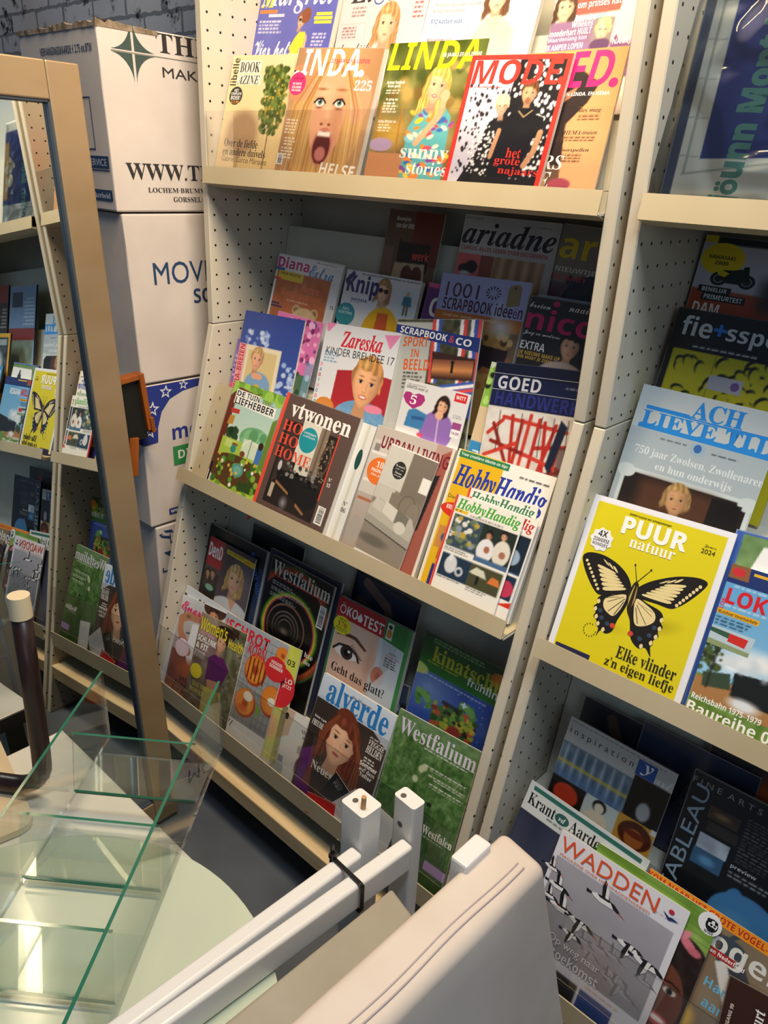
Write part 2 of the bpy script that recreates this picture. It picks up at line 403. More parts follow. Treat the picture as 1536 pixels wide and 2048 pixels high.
        if beard: E(0, .82, .6, .5, hc*.8, .7, .6); E(0, .52, .34, .1, hc*.8, .7, .5)
        for q in (-1, 1):
            if glasses: E(q*.43, -.06, .35, .27, '0e0e12'); continue
            E(q*.40, -.10, .27, .17, sk*.66, 1, .65); E(q*.40, -.06, .185, .085, 'e9e2dc', .25, .95); E(q*.40, -.065, .10, .088, srgb(iris)*.75); E(q*.40, -.065, .05, .05, '0a0a0a'); E(q*.37, -.09, .022, .02, 'ffffff', .5, .8)
            E(q*.40, -.14, .23, .045, '22140f', .6, .9); E(q*.43, -.36, .28, .05, np.clip(hc*.62, 0, 1), .8, .85)
        if glasses: E(0, -.12, .2, .04, '0e0e12')
        E(.09, .16, .07, .3, sk*.78, 1, .55); E(-.03, .33, .08, .07, np.minimum(sk*1.18, 1), 1, .6); E(-.1, .41, .06, .03, sk*.45, .8, .8); E(.1, .41, .06, .03, sk*.45, .8, .8); E(0, .46, .2, .05, sk*.72, 1, .5)
        if smile:
            E(0, .70, .36, .15, lips, .25); E(0, .69, .29, .075, 'f3ece4', .2); E(0, .92, .2, .07, sk*.8, 1, .5)
            for q in (-1, 1): E(q*.44, .62, .07, .16, sk*.7, 1, .5)
        else: E(0, .70, .29, .10, lips, .3); E(0, .695, .27, .022, srgb(lips)*.45, .5); E(0, .90, .2, .06, sk*.8, 1, .5)

def build_print(name, A, m, parent, bow=0.0, lift=.0003, spine=None, T=None):
    """turn artwork into one printed-sheet mesh: local x centred, y from the bottom edge up"""
    nx, ny = A.nx, A.ny
    vx = [((A.X-.5)*A.w).ravel()]; vy = [(A.h-A.Y*A.w*A.ky).ravel()]; vz = [np.full(A.X.size, lift)]
    idx = np.arange((nx+1)*(ny+1)).reshape(ny+1, nx+1)
    quads = np.stack([idx[1:, :-1], idx[1:, 1:], idx[:-1, 1:], idx[:-1, :-1]], -1).reshape(-1, 4)
    cols = [A.C.reshape(-1, 3)]; loops = [quads.ravel()]; tot = [np.full(len(quads), 4)]; nv = A.X.size
    z = lift
    def add(P, F, c):
        nonlocal nv
        vx.append((P[:, 0]-.5)*A.w); vy.append(A.h-P[:, 1]*A.w*A.ky); vz.append(np.full(len(P), z)); cols.append(np.tile(srgb(c), (len(P), 1)))
        F = np.asarray(F, int)
        if F.ndim == 1: loops.append(F+nv); tot.append(np.array([len(F)]))
        else: loops.append((F+nv).ravel()); tot.append(np.full(len(F), F.shape[1]))
        nv += len(P)
    for it in A.V:
        z += .00001
        if it[0] == 'p':
            P = np.array(it[1], float); ar = np.sum(P[:, 0]*np.roll(P[:, 1], -1)-np.roll(P[:, 0], -1)*P[:, 1])
            if ar > 0: P = P[::-1]
            add(P, np.arange(len(P)), it[2])
        else:
            _, t, x, y, w, h, c, st, al, rot, sh, bold = it
            v, f, sz = glyphs(t, st, bold)
            if not len(v): continue
            sy = h/sz[1]; sx = w/sz[0] if w else sy; ww = sz[0]*sx
            P = np.stack([v[:, 0]*sx+sh*v[:, 1]*sy, (sz[1]-v[:, 1])*sy], 1)
            if al == 'c': P[:, 0] -= ww/2
            elif al == 'r': P[:, 0] -= ww
            if rot:
                k = math.radians(rot); P = np.stack([P[:, 0]*math.cos(k)-P[:, 1]*math.sin(k), P[:, 0]*math.sin(k)+P[:, 1]*math.cos(k)], 1)
            P += (x, y)
            cx = P.copy(); cx[:, 0] = np.clip(cx[:, 0], .0, 1.0); cx[:, 1] = np.clip(cx[:, 1], 0, A.H)
            add(cx, f, c)
    if spine is not None and T:
        z0 = lift; e = -A.w/2-.0003
        P = np.array([[e, 0], [e, A.h]])
        base = nv
        vx.append(np.array([e, e, e, e])); vy.append(np.array([0, A.h, A.h, 0])); vz.append(np.array([lift, lift, -T, -T])); cols.append(np.tile(srgb(spine), (4, 1)))
        loops.append(np.array([base, base+1, base+2, base+3])); tot.append(np.array([4])); nv += 4
    vx, vy, vz = np.concatenate(vx), np.concatenate(vy), np.concatenate(vz); C = np.concatenate(cols)
    if bow: vz = vz+bow*(vy/A.h)**2
    L = np.concatenate(loops).astype(np.int32); n = np.concatenate(tot).astype(np.int32)
    me = bpy.data.meshes.new(name); me.vertices.add(nv); me.vertices.foreach_set('co', np.stack([vx, vy, vz], 1).ravel().astype(np.float32))
    me.loops.add(len(L)); me.loops.foreach_set('vertex_index', L); me.polygons.add(len(n))
    me.polygons.foreach_set('loop_start', np.concatenate([[0], np.cumsum(n)[:-1]]).astype(np.int32))
    me.polygons.foreach_set('loop_total', n)
    me.update(calc_edges=True); me.validate()
    at = me.color_attributes.new('Col', 'FLOAT_COLOR', 'POINT')
    Cl = np.where(C <= .04045, C/12.92, ((np.clip(C, 0, 1)+.055)/1.055)**2.4)
    at.data.foreach_set('color', np.concatenate([Cl, np.ones((nv, 1))], 1).ravel().astype(np.float32))
    me.materials.append(m); o = bpy.data.objects.new(name, me); COL.objects.link(o); o.parent = parent
    return o

# ------------------------------------------------------------------ the printed covers
ART = {}
def art(f): ART[f.__name__] = f; return f
WHT, BLK = 'f6f5f2', '141214'

@art
def violet(a):
    a.r(0, 0, 1, 2, '6064bc'); a.n(.03, 5)
    a.p([(.53, .56), (.55, .46), (.60, .41), (.67, .41), (.71, .46), (.70, .53), (.66, .60), (.50, .60)], 'f3d53a'); a.p([(.56, .45), (.50, .54), (.54, .57), (.60, .5)], 'f3d53a'); a.l([(.69, .45), (.69, .53), (.64, .56)], .03, 'e5b394'); a.r(.5, .58, .64, .75, 'eceaea')
    a.face(.60, .325, .048, 'e9b795', '8a4a2c', long=0, rot=14, glasses=1, smile=1); a.e(.65, .285, .055, .06, '8a4a2c')
    a.fp(.04, .32, .36, 4, 'e8e6f4', .028); a.fp(.77, .42, .2, 4, 'e8e6f4', .028)
    a.T('Margriet', .02, -.02, .93, .29, WHT, 'i'); a.T('M', .02, .02, .2, .2, 'f6df35', 'i')
    a.VR(.02, .235, .26, .262, 'e8813a'); a.VR(.15, .268, .36, .292, 'd8d4ec'); a.VR(.77, .265, .96, .288, 'f2e04a'); a.VR(.75, .295, .97, .32, 'f2e04a'); a.VR(.76, .327, .97, .35, 'f2e04a')
    a.T('Vier het', .04, .475, .47, .12, WHT, 'c', bold=.008)
@art
def pinklady(a):
    a.g(0, 1.3, 'f2cccf', 'ecc2ca'); a.face(.585, .49, .115, 'eabf9f', 'b98d5f', .9, 4, 0, lips='c46a62', body='efe6e2')
    a.T('Libelle', .1, .06, .8, .25, '3c3a3c', 'i'); a.fp(.14, .34, .2, 3, '7a6f70', .03); a.r(.03, .47, .34, .60, 'b58d90', .5); a.r(.035, .475, .335, .595, 'f1c9ce'); a.fp(.06, .495, .24, 4, '6c5b5e', .025); a.fp(.86, .3, .12, 5, 'a8555a', .035)
    a.VE(.44, .29, .06, .045, '5568a8'); a.VE(.44, .29, .045, .032, 'f0d4d6'); a.T('heerlijk', .07, .63, .36, .1, '3a3436', 'c')
@art
def paleblue(a):
    a.r(0, 0, 1, 2, 'dbe7e4'); a.face(.63, .33, .085, 'ecc7a8', '6b4a35', .9, -5, 1); a.p([(.38, 1.2), (.46, .60), (.56, .48), (.72, .46), (.84, .55), (.9, 1.2)], 'f1dcb4'); a.p([(.57, .47), (.70, .45), (.66, .56)], 'ecc7a8'); a.n(.04, 8, .4, .5, .9)
    a.T('Nicolien: blij vaker van 60', .07, .355, .42, .03, 'd86a5c', 'i'); a.T('kreeg nog een kans', .06, .395, .3, .028, 'd86a5c', 'i'); a.T('512 katten was', .06, .46, .3, .035, '4a66a0', 'b'); a.T('nooit mijn planning', .05, .50, .31, .032, '6b86b5'); a.fp(.05, .54, .33, 1, '8aa0bf'); a.T('Waarom wij', .06, .59, .24, .045, 'd0544a', 'b'); a.T('Vriendin', .08, .04, .8, .2, 'd86a5c', 'b')
@art
def princess(a):
    a.r(0, 0, 1, 2, 'efe2da'); a.r(0, .60, .5, .85, '8a6f9c'); a.r(.18, .50, .50, .64, '8fb4c8'); a.r(.2, .42, .68, .56, 'e4574e'); a.face(.11, .49, .085, 'e6bd9d', '4a3224', .8, 0, 1); a.r(.0, .6, .4, .78, '8a6a90')
    a.r(.40, .60, .58, .80, '8a7f86'); a.face(.49, .69, .062, 'edc8a6', 'e6d08c', 0, 4, 1, bangs=.15); a.e(.49, .80, .09, .05, '5b3a66'); a.e(.78, .85, .2, .2, '7a4a86'); a.e(.70, .60, .1, .2, 'f2e4d8')
    a.T('om prinses Kate', .22, .455, .41, .07, WHT, 'b'); a.T('Interview', .21, .555, .2, .055, WHT, 'i'); a.T('Willekes', .2, .60, .19, .05, WHT, 'b'); a.T('moederhart HUILT', .01, .655, .38, .05, WHT, 'b'); a.T("'Waardenlang kon", .0, .71, .36, .045, 'b8c9f0', 'b'); a.T('IK AMPER LOPEN', .0, .765, .34, .045, 'd8e4ff', 'b'); a.T('NA PIJNLIJK', .6, .765, .3, .05, WHT, 'b')
@art
def pinkstrip(a):
    a.r(0, 0, 1, 2, 'f0b4c8'); a.r(0, 0, .25, .1, 'd05ab0'); a.r(.7, 0, 1, .06, '9a3fa8'); a.fp(.4, .03, .2, 1, 'c0305a')
@art
def booka(a):
    a.k(0.9)
    a.g(0, 1.2, 'f1dcae', 'efcf92'); a.e(.34, .80, .3, .28, 'b48f68', .35, .9); a.r(.3, .95, .36, 1.2, 'a8835a', .5)
    a.l([(.745, .62), (.75, 1.2)], .013, '6b5636')
    a.dots(190, ['4c5f22', '63752f', '7d8c3c', '8a9a4e', '3e4f1c'], .015, .04, .56, .12, .92, .66, seed=3); a.dots(120, ['4c5f22', '6d8036', '3e4f1c'], .012, .035, .62, .30, .88, .78, seed=4); a.dots(60, ['c9a437', '8a9a4e'], .008, .016, .6, .2, .9, .7, seed=6)
    a.VR(.12, .055, .47, .185, 'f5eedd'); a.T('BOOK', .14, .07, .31, .105, BLK, 's'); a.VR(.12, .195, .5, .30, 'f5eedd'); a.T('AZINE', .13, .205, .34, .09, BLK, 'i'); a.T('libelle', .015, .31, .28, .1, '2a2420', 'b', rot=-90)
    a.VE(.145, .415, .105, .095, '171517'); a.T('HET', .145, .345, .07, .03, WHT, 'b', 'c'); a.T('COMPLETE', .145, .38, .17, .027, WHT, 'b', 'c'); a.T('BOEK!', .145, .415, .15, .042, WHT, 'b', 'c'); a.T('€2,95', .145, .465, .13, .033, 'f0a030', 'b', 'c')
    a.T('Over de liefde', .09, .86, .54, .085, '2c2114', 's'); a.T('en andere duivels', .09, .955, .68, .08, '2c2114', 's'); a.T('Gabriel García Márquez', .09, 1.045, .72, .075, '6b5433')
@art
def scream(a):
    a.k(0.9)
    a.r(0, 0, 1, 2, 'b48a62'); a.n(.06, 4); sk, hr = 'e2a884', 'c79a5c'
    a.e(.5, .6, .44, .62, hr); a.e(.12, .3, .2, .16, 'c98f68'); a.e(.85, .42, .12, .2, 'd09a76')
    for i in range(22):
        x = .08+.04*i; a.l([(.5+(x-.5)*.35, .12), (.5+(x-.5)*.95, .5), (.5+(x-.5)*1.1, 1.1)], .014, ['a9783f', 'd8b075', 'e2c08a', '966733'][i % 4], .7)
    a.p([(.34, .30), (.42, .22), (.62, .22), (.7, .32), (.73, .52), (.70, .78), (.62, .96), (.53, 1.0), (.45, .95), (.36, .78), (.31, .5)], sk)
    a.e(.64, .6, .13, .38, 'b9805c', .9, .55); a.e(.44, .36, .13, .1, 'f0c4a2', 1, .6); a.e(.52, .58, .05, .16, 'f0c29c', 1, .7); a.e(.47, .64, .025, .016, '7c4a34', .4); a.e(.56, .64, .025, .016, '7c4a34', .4); a.e(.515, .62, .07, .05, 'c88c68', 1, .6)
    for x in (.40, .63):
        a.e(x, .455, .085, .06, '8f6650', .8, .8); a.e(x, .46, .058, .034, 'eae4de', .2); a.e(x, .452, .033, .033, '6f8c80', .1); a.e(x, .45, .015, .016, '0a0a0a'); a.e(x-.01, .44, .006, .006, 'ffffff'); a.l([(x-.068, .462), (x-.03, .428), (x+.025, .424), (x+.066, .46)], .016, '23150e'); a.e(x, .345, .09, .018, '9a6a44', .8); a.e(x, .505, .06, .016, '5b3626', .9, .7)
    a.e(.525, .83, .118, .165, 'c9776a'); a.e(.525, .84, .10, .145, '5a1f1c'); a.e(.525, .895, .075, .075, 'c77a72', .3); a.r(.45, .70, .60, .745, 'f4efe6', 1, .02); a.e(.525, .985, .05, .02, 'c98662', 1, .7)
    a.fp(.03, .62, .16, 5, 'f0e6da', .028); a.fp(.05, .78, .16, 3, 'f0e6da', .028); a.fp(.03, .87, .17, 4, 'f0e6da', .028)
    a.T('LINDA', -.06, .01, .83, .225, WHT, 'b', sh=.12); a.VE(.80, .205, .033, .03, WHT); a.T('20 JAAR LEF & LIEFDE', .43, .09, .44, .045, 'f0405a', 'b'); a.T('225', .76, .26, .19, .085, WHT, 's')
    a.VE(.07, .31, .105, .10, 'e83a78'); a.T('JUBILEUM', .07, .255, .13, .022, '5a1028', 'b', 'c'); a.T('DE BESTE', .07, .30, .11, .02, WHT, 'b', 'c'); a.T('COLUMNS', .07, .33, .12, .02, WHT, 'b', 'c'); a.T('VAN SASKIA', .07, .358, .12, .018, WHT, 'b', 'c')
    a.T('HELSE', .56, .96, .4, .11, WHT, 'b', sh=.1); a.bar(.0, .93, .08, .1)
@art
def yellowtitle(a):
    a.k(0.88)
    a.g(0, 1.2, '5c6a2c', '8a6a3a'); a.n(.16, 9); a.dots(30, ['3c4a1e', 'a88a4a', '7c5e30', 'c9a860'], .03, .09, 0, .2, 1, .6, .5, .6)
    a.r(.02, .65, .35, .9, 'd8a83a', .7, .1); a.l([(.05, .55), (.06, 1.0)], .02, 'b07a2a'); a.l([(.28, .55), (.3, 1.0)], .02, 'b07a2a'); a.r(0, .95, .5, 1.2, 'c98a58'); a.e(.12, .88, .13, .06, 'b49ac0')
    a.p([(.40, 1.2), (.38, .72), (.48, .55), (.70, .52), (.80, .62), (.84, 1.2)], '5fb0b8')
    a.dots(60, ['e2506a', 'f0c83a', '3a6ab8', '7ac4d8', 'e88a3a', 'f0e6d0', '8a4aa0'], .02, .055, .4, .58, .84, 1.15, seed=8, asp=.5, rot=40)
    a.face(.60, .37, .105, 'ecba94', 'dcb25a', 1.15, 8, 1); a.l([(.50, .85), (.68, .62), (.70, .46)], .06, 'e5ae88'); a.e(.70, .45, .045, .05, 'e8b48e')
    a.T('LINDA', .02, .0, .93, .23, 'f4e11e', 'b', sh=.12); a.T('20 JAAR LEF & LIEFDE', .58, .10, .38, .04, WHT, 'b'); a.T('Acteur Frederik', .05, .32, .2, .03, WHT, 'b'); a.T('Brom geeft', .07, .355, .14, .03, WHT, 'b'); a.fp(.06, .4, .18, 2, WHT); a.T('ik ging op', .08, .47, .13, .028, WHT, 'b'); a.fp(.06, .51, .17, 4, WHT, .025); a.T('Anita Witzier en', .04, .66, .2, .028, WHT, 'b'); a.fp(.05, .7, .17, 3, WHT, .025)
    a.T('sunny', .36, .90, .5, .12, WHT, 's'); a.T('stories', .46, 1.01, .42, .11, WHT, 's')
@art
def polka(a):
    a.k(0.87)
    a.r(0, 0, 1, 2, 'cfcbe0'); a.p([(.52, 0), (1, 0), (1, 1.2), (.4, 1.2)], '1d1b1f')
    a.dots(120, ['1d1b1f', '2a282c'], .006, .016, .05, .22, .5, 1.1, seed=2, asp=1.4); a.dots(170, ['f2f0f4'], .008, .02, .52, .05, .97, 1.1, seed=3, asp=1.3)
    a.p([(.14, 1.2), (.30, .85), (.33, .62), (.42, .56), (.53, .62), (.55, 1.2)], '1b1a1d'); a.dots(150, ['f0eef2'], .006, .014, .2, .62, .54, 1.1, seed=5)
    a.face(.44, .46, .062, 'dcae92', 'e0d2a0', 0, -6, 0); a.e(.43, .40, .075, .05, 'e6dab0')
    a.p([(.44, 1.1), (.47, .62), (.55, .52), (.72, .5), (.88, .55), (.90, .72), (.80, .74), (.78, 1.1)], '17161a'); a.l([(.88, .68), (.86, .85), (.80, .98)], .055, 'c99672'); a.l([(.47, .68), (.44, .92)], .045, 'c99672'); a.face(.68, .34, .075, 'd9a883', '6b4326', 0, 0, 0, beard=1); a.r(.63, .47, .75, .52, '17161a'); a.l([(.62, .5), (.68, .55), (.75, .49)], .012, 'b8a070')
    for q in ((0, 0, 1, .045), (0, 0, .045, 1.2), (.955, 0, 1, 1.2)): a.VR(*q, 'e8392f')
    a.T('MODE', .05, .045, .86, .22, 'e8392f', 'b', sh=.08); a.VE(.945, .225, .032, .034, 'e8392f'); a.fp(.05, .285, .4, 1, 'e8392f', .02)
    a.T('het', .60, .83, .15, .09, 'e8392f', 's'); a.T('grote', .50, .915, .26, .09, 'e8392f', 's'); a.T('najaars', .56, 1.0, .4, .085, 'e8392f', 's')
@art
def tights(a):
    a.k(0.9)
    a.g(0, 1.4, 'dc9a62', 'e9b483'); a.p([(.45, .1), (.8, .32), (.72, .5), (.55, .7), (.62, 1.35), (.48, 1.35), (.4, .8), (.38, .4)], '2e2220'); a.p([(.0, .3), (.5, .35), (.44, .6), (.2, 1.0), (.1, 1.0)], '3a2a26'); a.p([(.3, .5), (.6, .34), (.55, .44), (.3, .62)], 'b87a5a')
    a.e(.62, 1.28, .12, .06, '8a1a4a'); a.r(0, 1.1, 1, 1.4, 'e3aa7c', .35); a.p([(.4, 1.0), (.46, 1.0), (.4, 1.3), (.34, 1.3)], 'e9c0a0')
    a.T('UPPED', -.28, .02, 1.16, .34, 'f0267a', 'b', sh=.1); a.VE(.93, .325, .045, .045, 'f0267a'); a.T('VAN LINDA. EN HEMA', .42, .40, .5, .035, WHT, 'b')
    a.T('alles mag', .62, .55, .26, .05, '3a2418', 'i'); a.fp(.6, .62, .28, 2, '4a3020', .03, al='r'); a.T('43 HEMA-truien', .47, .76, .42, .042, '3a2418', 'i'); a.fp(.48, .82, .4, 2, '4a3020', .03, al='r'); a.T('we voorspellen', .45, .93, .4, .042, '3a2418', 'i'); a.fp(.5, .99, .28, 3, '4a3020', .03, al='r')
    a.T('AARS', .12, 1.0, .5, .14, WHT, 'i'); a.T('MODE', -.1, 1.16, .62, .18, WHT, 'i')
@art
def bedroom(a):
    a.r(0, 0, 1, 2, '6a5040'); a.r(.5, .0, 1, .7, '6e2c22'); a.r(.28, .42, .85, .8, '1e1716'); a.l([(.3, .4), (.3, .6)], .03, '1e1716'); a.p([(.26, .7), (.8, .68), (.85, 1.1), (.2, 1.1)], 'c9b48c'); a.e(.5, .85, .1, .13, '5a2a20'); a.e(.68, .85, .1, .13, '5a2a20'); a.p([(.2, 1.02), (.85, 1.0), (.9, 1.6), (.1, 1.6)], '2a2422'); a.dots(40, ['8a7a68', '6a5a4a'], .02, .04, .2, 1.05, .85, 1.5)
    a.r(0, .5, .2, 1.2, '94775a', .6); a.T('Baasjes', .16, .09, .26, .07, 'e0dad0', 'b'); a.T('van der Wilt', .16, .17, .34, .07, 'e0dad0', 'b'); a.T('werk', .55, .52, .3, .12, 'e8543a', 'b')
@art
def curtain(a):
    a.r(0, 0, 1, 2, 'bdbcbb'); a.r(.24, .33, .92, 1.3, '8a4a3a'); a.g(.33, 1.3, 'a88a68', 'c4a888', .4, .92)
    for i in range(8): a.p([(.42+i*.06, .33), (.46+i*.06, .33), (.40+i*.07, 1.2), (.36+i*.07, 1.2)], ['8a6848', 'd2b48c'][i % 2], .6)
    a.r(.0, .33, .26, .56, 'e0686a'); a.e(.09, .46, .06, .04, '222833'); a.e(.17, .44, .07, .055, '1c2430'); a.e(.11, .5, .06, .02, 'c0cad4'); a.n(.04, 8)
    a.T('ariadne', .01, .05, .97, .195, '1d2235', 'i', bold=.006); a.T('CURSUS: ALLES LEREN OVER DECOREREN', .02, .262, .91, .035, 'b02a2a', 'b'); a.fp(.02, .025, .2, 1, '6a6a6a', .015); a.fp(.78, .05, .2, 1, '6a6a6a', .015)
@art
def bluehair(a):
    a.r(0, 0, 1, 2, '8a8478'); a.r(0, .55, 1, 1.6, '6a4a58'); a.e(.55, .85, .42, .42, '1a2036'); a.dots(40, ['141a2e', '222a48'], .04, .09, .2, .5, .95, 1.1); a.e(.5, 1.16, .26, .22, 'd0a896'); a.e(.3, 1.2, .12, .08, 'c03040'); a.T('ariadne', .02, .06, 1.5, .26, 'e2c62a', 'b'); a.T('NIEUWTJES VOOR', .02, .40, .8, .06, 'ece6e0', 'b'); a.T('DE BABY', .0, .475, .4, .05, 'd04a4a', 'b')
@art
def favorite(a):
    a.r(0, 0, 1, 2, 'ecebe9'); a.T('Favorite', .06, .03, .26, .11, 'b23a58', 'c'); a.T('Handy collection', .3, .06, .3, .07, '3a4a4a', 'c')
@art
def teddy(a):
    a.r(0, 0, 1, 2, 'e2e2e6'); a.r(.03, .165, .87, 1.3, 'b4623a'); a.g(.5, .9, 'b4623a', 'c88a4e', .03, .87)
    for x in (.44, .72): a.e(x, .53, .065, .055, 'c9a87a'); a.e(x, .53, .035, .03, '8a6a48')
    a.e(.58, .62, .19, .13, 'd3b98e'); a.e(.58, .655, .08, .05, 'e6d6b6'); a.e(.52, .6, .018, .015, '2a1a14'); a.e(.64, .6, .018, .015, '2a1a14'); a.e(.58, .64, .03, .02, '2a1a14'); a.n(.03, 16)
    a.T('Diana', .01, .02, .50, .115, 'c8307c', 'b', bold=.01); a.T('Extra', .52, .045, .37, .125, '2a7fb8', 'c', bold=.008); a.VR(.0, .135, .14, .165, '2a6fb0'); a.fp(.6, .012, .38, 1, '555', .016)
    a.VR(.05, .165, .45, .255, 'e6c637'); a.T('THUIS KREATIEF', .08, .175, .33, .028, '1c2030', 'b'); a.fp(.1, .215, .28, 1, '5a4a20', .02); a.VR(.0, .24, .11, .265, 'd84a48')
    a.T('Beren', .45, .255, .28, .08, 'e0764c', 'i'); a.T('Knuffelpatroon', .15, .335, .63, .09, 'e0764c', 'i'); a.fp(.27, .445, .34, 1, 'ecd8b8'); a.VR(.03, .50, .16, .52, '3a2a5a'); a.VR(.03, .53, .21, .55, '3a2a5a'); a.T('13', .93, .4, .05, .035, '333', 'b')
@art
def sunglass(a):
    a.g(0, 1.3, 'd6d9df', 'c8ccd2'); a.e(.60, .62, .26, .32, 'dcae20'); a.p([(.53, .36), (.67, .36), (.72, .9), (.50, .9)], 'c4582a'); a.face(.545, .155, .085, 'e4bd9e', '9a7650', .8, 5, 0, glasses=1, lips='c05a5a')
    a.r(.78, .10, .95, .36, 'c2d6dc'); a.e(.865, .14, .022, .022, 'c49a78'); a.p([(.82, .16), (.91, .16), (.93, .25), (.81, .25)], '2f7390'); a.l([(.85, .25), (.85, .33)], .025, '6a5a50'); a.l([(.885, .25), (.89, .33)], .025, '6a5a50')
    a.T('Knip', .04, .035, .44, .23, '28306e', 'b', bold=.012); a.p([(.0, .1), (.1, .0), (.13, .04), (.03, .15)], '28306e'); a.T('MODE', .14, .265, .22, .028, '28306e', 'b'); a.fp(.12, .30, .2, 1, '8a90a0'); a.T('Het grootste zelfmaakmodeblad van Nederland', .22, .012, .76, .024, '1c1c20', 'b')
    a.VE(.095, .44, .135, .115, '2f8a98'); a.T('50%', .095, .37, .1, .03, 'bfe2e4', 'b', 'c'); a.T('KORTING', .095, .41, .19, .028, 'bfe2e4', 'b', 'c'); a.fp(.02, .45, .15, 3, 'bfe2e4', .025, al='c')
@art
def pinkcraft(a):
    a.r(0, 0, 1, 2, '5a2a78'); a.r(0, .0, 1, .06, 'd8508a'); a.r(0, .6, 1, 2, 'd2407a'); a.T('Creatief', .1, .16, 1.2, .26, WHT, 'b'); a.VR(.12, .62, .9, .78, 'b02a5a'); a.T('VOOR', .14, .64, .5, .11, WHT, 'b')
@art
def scrap1001(a):
    a.g(0, .5, '9ea6d6', 'a6aeda'); a.r(0, .345, 1, .46, 'b86a2a'); a.r(0, .46, 1, 1.5, '6a5a46'); a.r(.0, .43, .24, .54, '5a6aa8'); a.r(.3, .46, .9, 1.5, '9a7a48'); a.dots(30, ['4a3a30', '8a5a3a', '2a2a30', 'c0a070'], .03, .06, .3, .5, 1, 1.0); a.p([(.58, .60), (.92, .62), (.9, .82), (.55, .78)], '2a2228')
    a.e(.78, .42, .2, .12, 'e2eaf6', .9, .85); a.e(.72, .3, .1, .14, 'e6ecf8', 1, .7)  # window glare painted onto the cover as soft pale ellipses
    a.T('1001', .08, .075, .38, .135, '4a2a3c'); a.T('SCRAPBOOK ideeën', .07, .215, .91, .115, '4a2040', 'b'); a.T('Geef een unieke persoonlijke', .1, .365, .65, .035, 'f0d8b0', 'i')
    for i in range(12): k = i*math.pi/6; a.VP([(.625+.03*math.cos(k), .13+.02*math.sin(k)), (.625+.085*math.cos(k-.14), .13+.06*math.sin(k-.14)), (.625+.085*math.cos(k+.14), .13+.06*math.sin(k+.14))], '3a3444')
    a.VP([(.78, .085), (.80, .045), (.89, .03), (.92, .06), (.93, .215), (.79, .24)], '8a7a58'); a.VE(.85, .065, .016, .012, '4a4030'); a.fp(.02, .46, .2, 2, 'c8cce8', .03); a.fp(.81, .11, .1, 3, '4a4030', .035)
@art
def lightblue(a): a.r(0, 0, 1, 2, '93acb8'); a.r(0, .3, 1, 2, '7d97a4'); a.fp(.1, .03, .5, 1, 'c6d6dc')
@art
def darkpink(a):
    a.r(0, 0, 1, 2, '2b2a2c'); a.face(.53, .40, .098, 'cfa184', '1e1614', 0, 3, 0, lips='a84a4a', bangs=.1); a.e(.5, .68, .25, .14, 'b8a8a4')
    a.T('nicole', .01, .10, 1.05, .20, 'd62a6e', 'b'); a.VE(.285, .045, .035, .026, 'd62a6e'); a.T('breien', .01, .055, .22, .05, 'f2eeec', 'c'); a.T('naaien', .42, .035, .3, .055, 'f2eeec', 'c'); a.T('Jong en modieus', .01, .315, .40, .05, 'f2eeec', 'c'); a.T('EXTRA', .01, .415, .27, .075, 'f2eeec', 'b'); a.T('DE NIEUWE MAKE-UP', .01, .505, .45, .037, 'd8b04a', 'b'); a.T('DIE MOET JE ZIEN!', .01, .55, .38, .037, 'd8b04a', 'b')
@art
def dots(a):
    a.r(0, 0, 1, 2, 'e9edf4'); a.dots(10, ['c8304a'], .014, .018, .1, .04, .6, .1, asp=.7); a.T('patrool!', .35, .12, .63, .24, 'd22a4e', 'b'); a.fp(.6, .06, .3, 1, '555')
@art
def purple(a): a.r(0, 0, 1, 2, '7d62a8'); a.r(0, .55, .5, 2, 'd8567a'); a.n(.08, 6); a.fp(.02, .2, .16, 5, 'd8c8ec', .06)
@art
def floral(a): a.r(0, 0, 1, 2, 'd873b0'); a.dots(60, ['7a2a66', 'f0b4dc', 'c04a90', '5a4a7a'], .02, .06, .3, .05, 1, .7); a.r(0, .8, 1, 2, '4a6a50'); a.dots(80, ['e4ece4', '2f4a36', '7a9a78'], .02, .05, 0, .8, 1, 1.8); a.r(.85, .6, 1, 1.9, '7aa4cc', .6)
@art
def bluebaby(a):
    a.g(0, 1.3, '32489a', '3e5cb0'); a.dots(46, ['a8c4f0', 'd4e2fa', '7a9ade'], .02, .05, .1, .2, .5, .44, .5, .85, seed=4, asp=.75); a.dots(40, ['a8c4f0', 'd4e2fa'], .02, .055, .72, .5, 1, 1.0, .4, .9, seed=6, asp=.75)
    a.r(0, .37, .13, 1.4, 'e8a0a8'); a.r(.13, .37, .73, 1.0, 'e9dfc4'); a.r(.18, .42, .67, 1.0, 'd9c48e'); a.e(.42, .80, .22, .15, '7da6d0'); a.face(.35, .52, .098, 'eab08e', 'c09868', 0, 4, 1, lips='c06058', bangs=-.1); a.e(.36, .70, .06, .035, 'e6a888'); a.e(.43, .70, .06, .035, 'e6a888'); a.e(.42, .86, .07, .07, 'e0b02a')
    a.T('EXTRA-BREIEN', .02, .98, .6, .085, 'c02a3c', 'b', rot=-90)
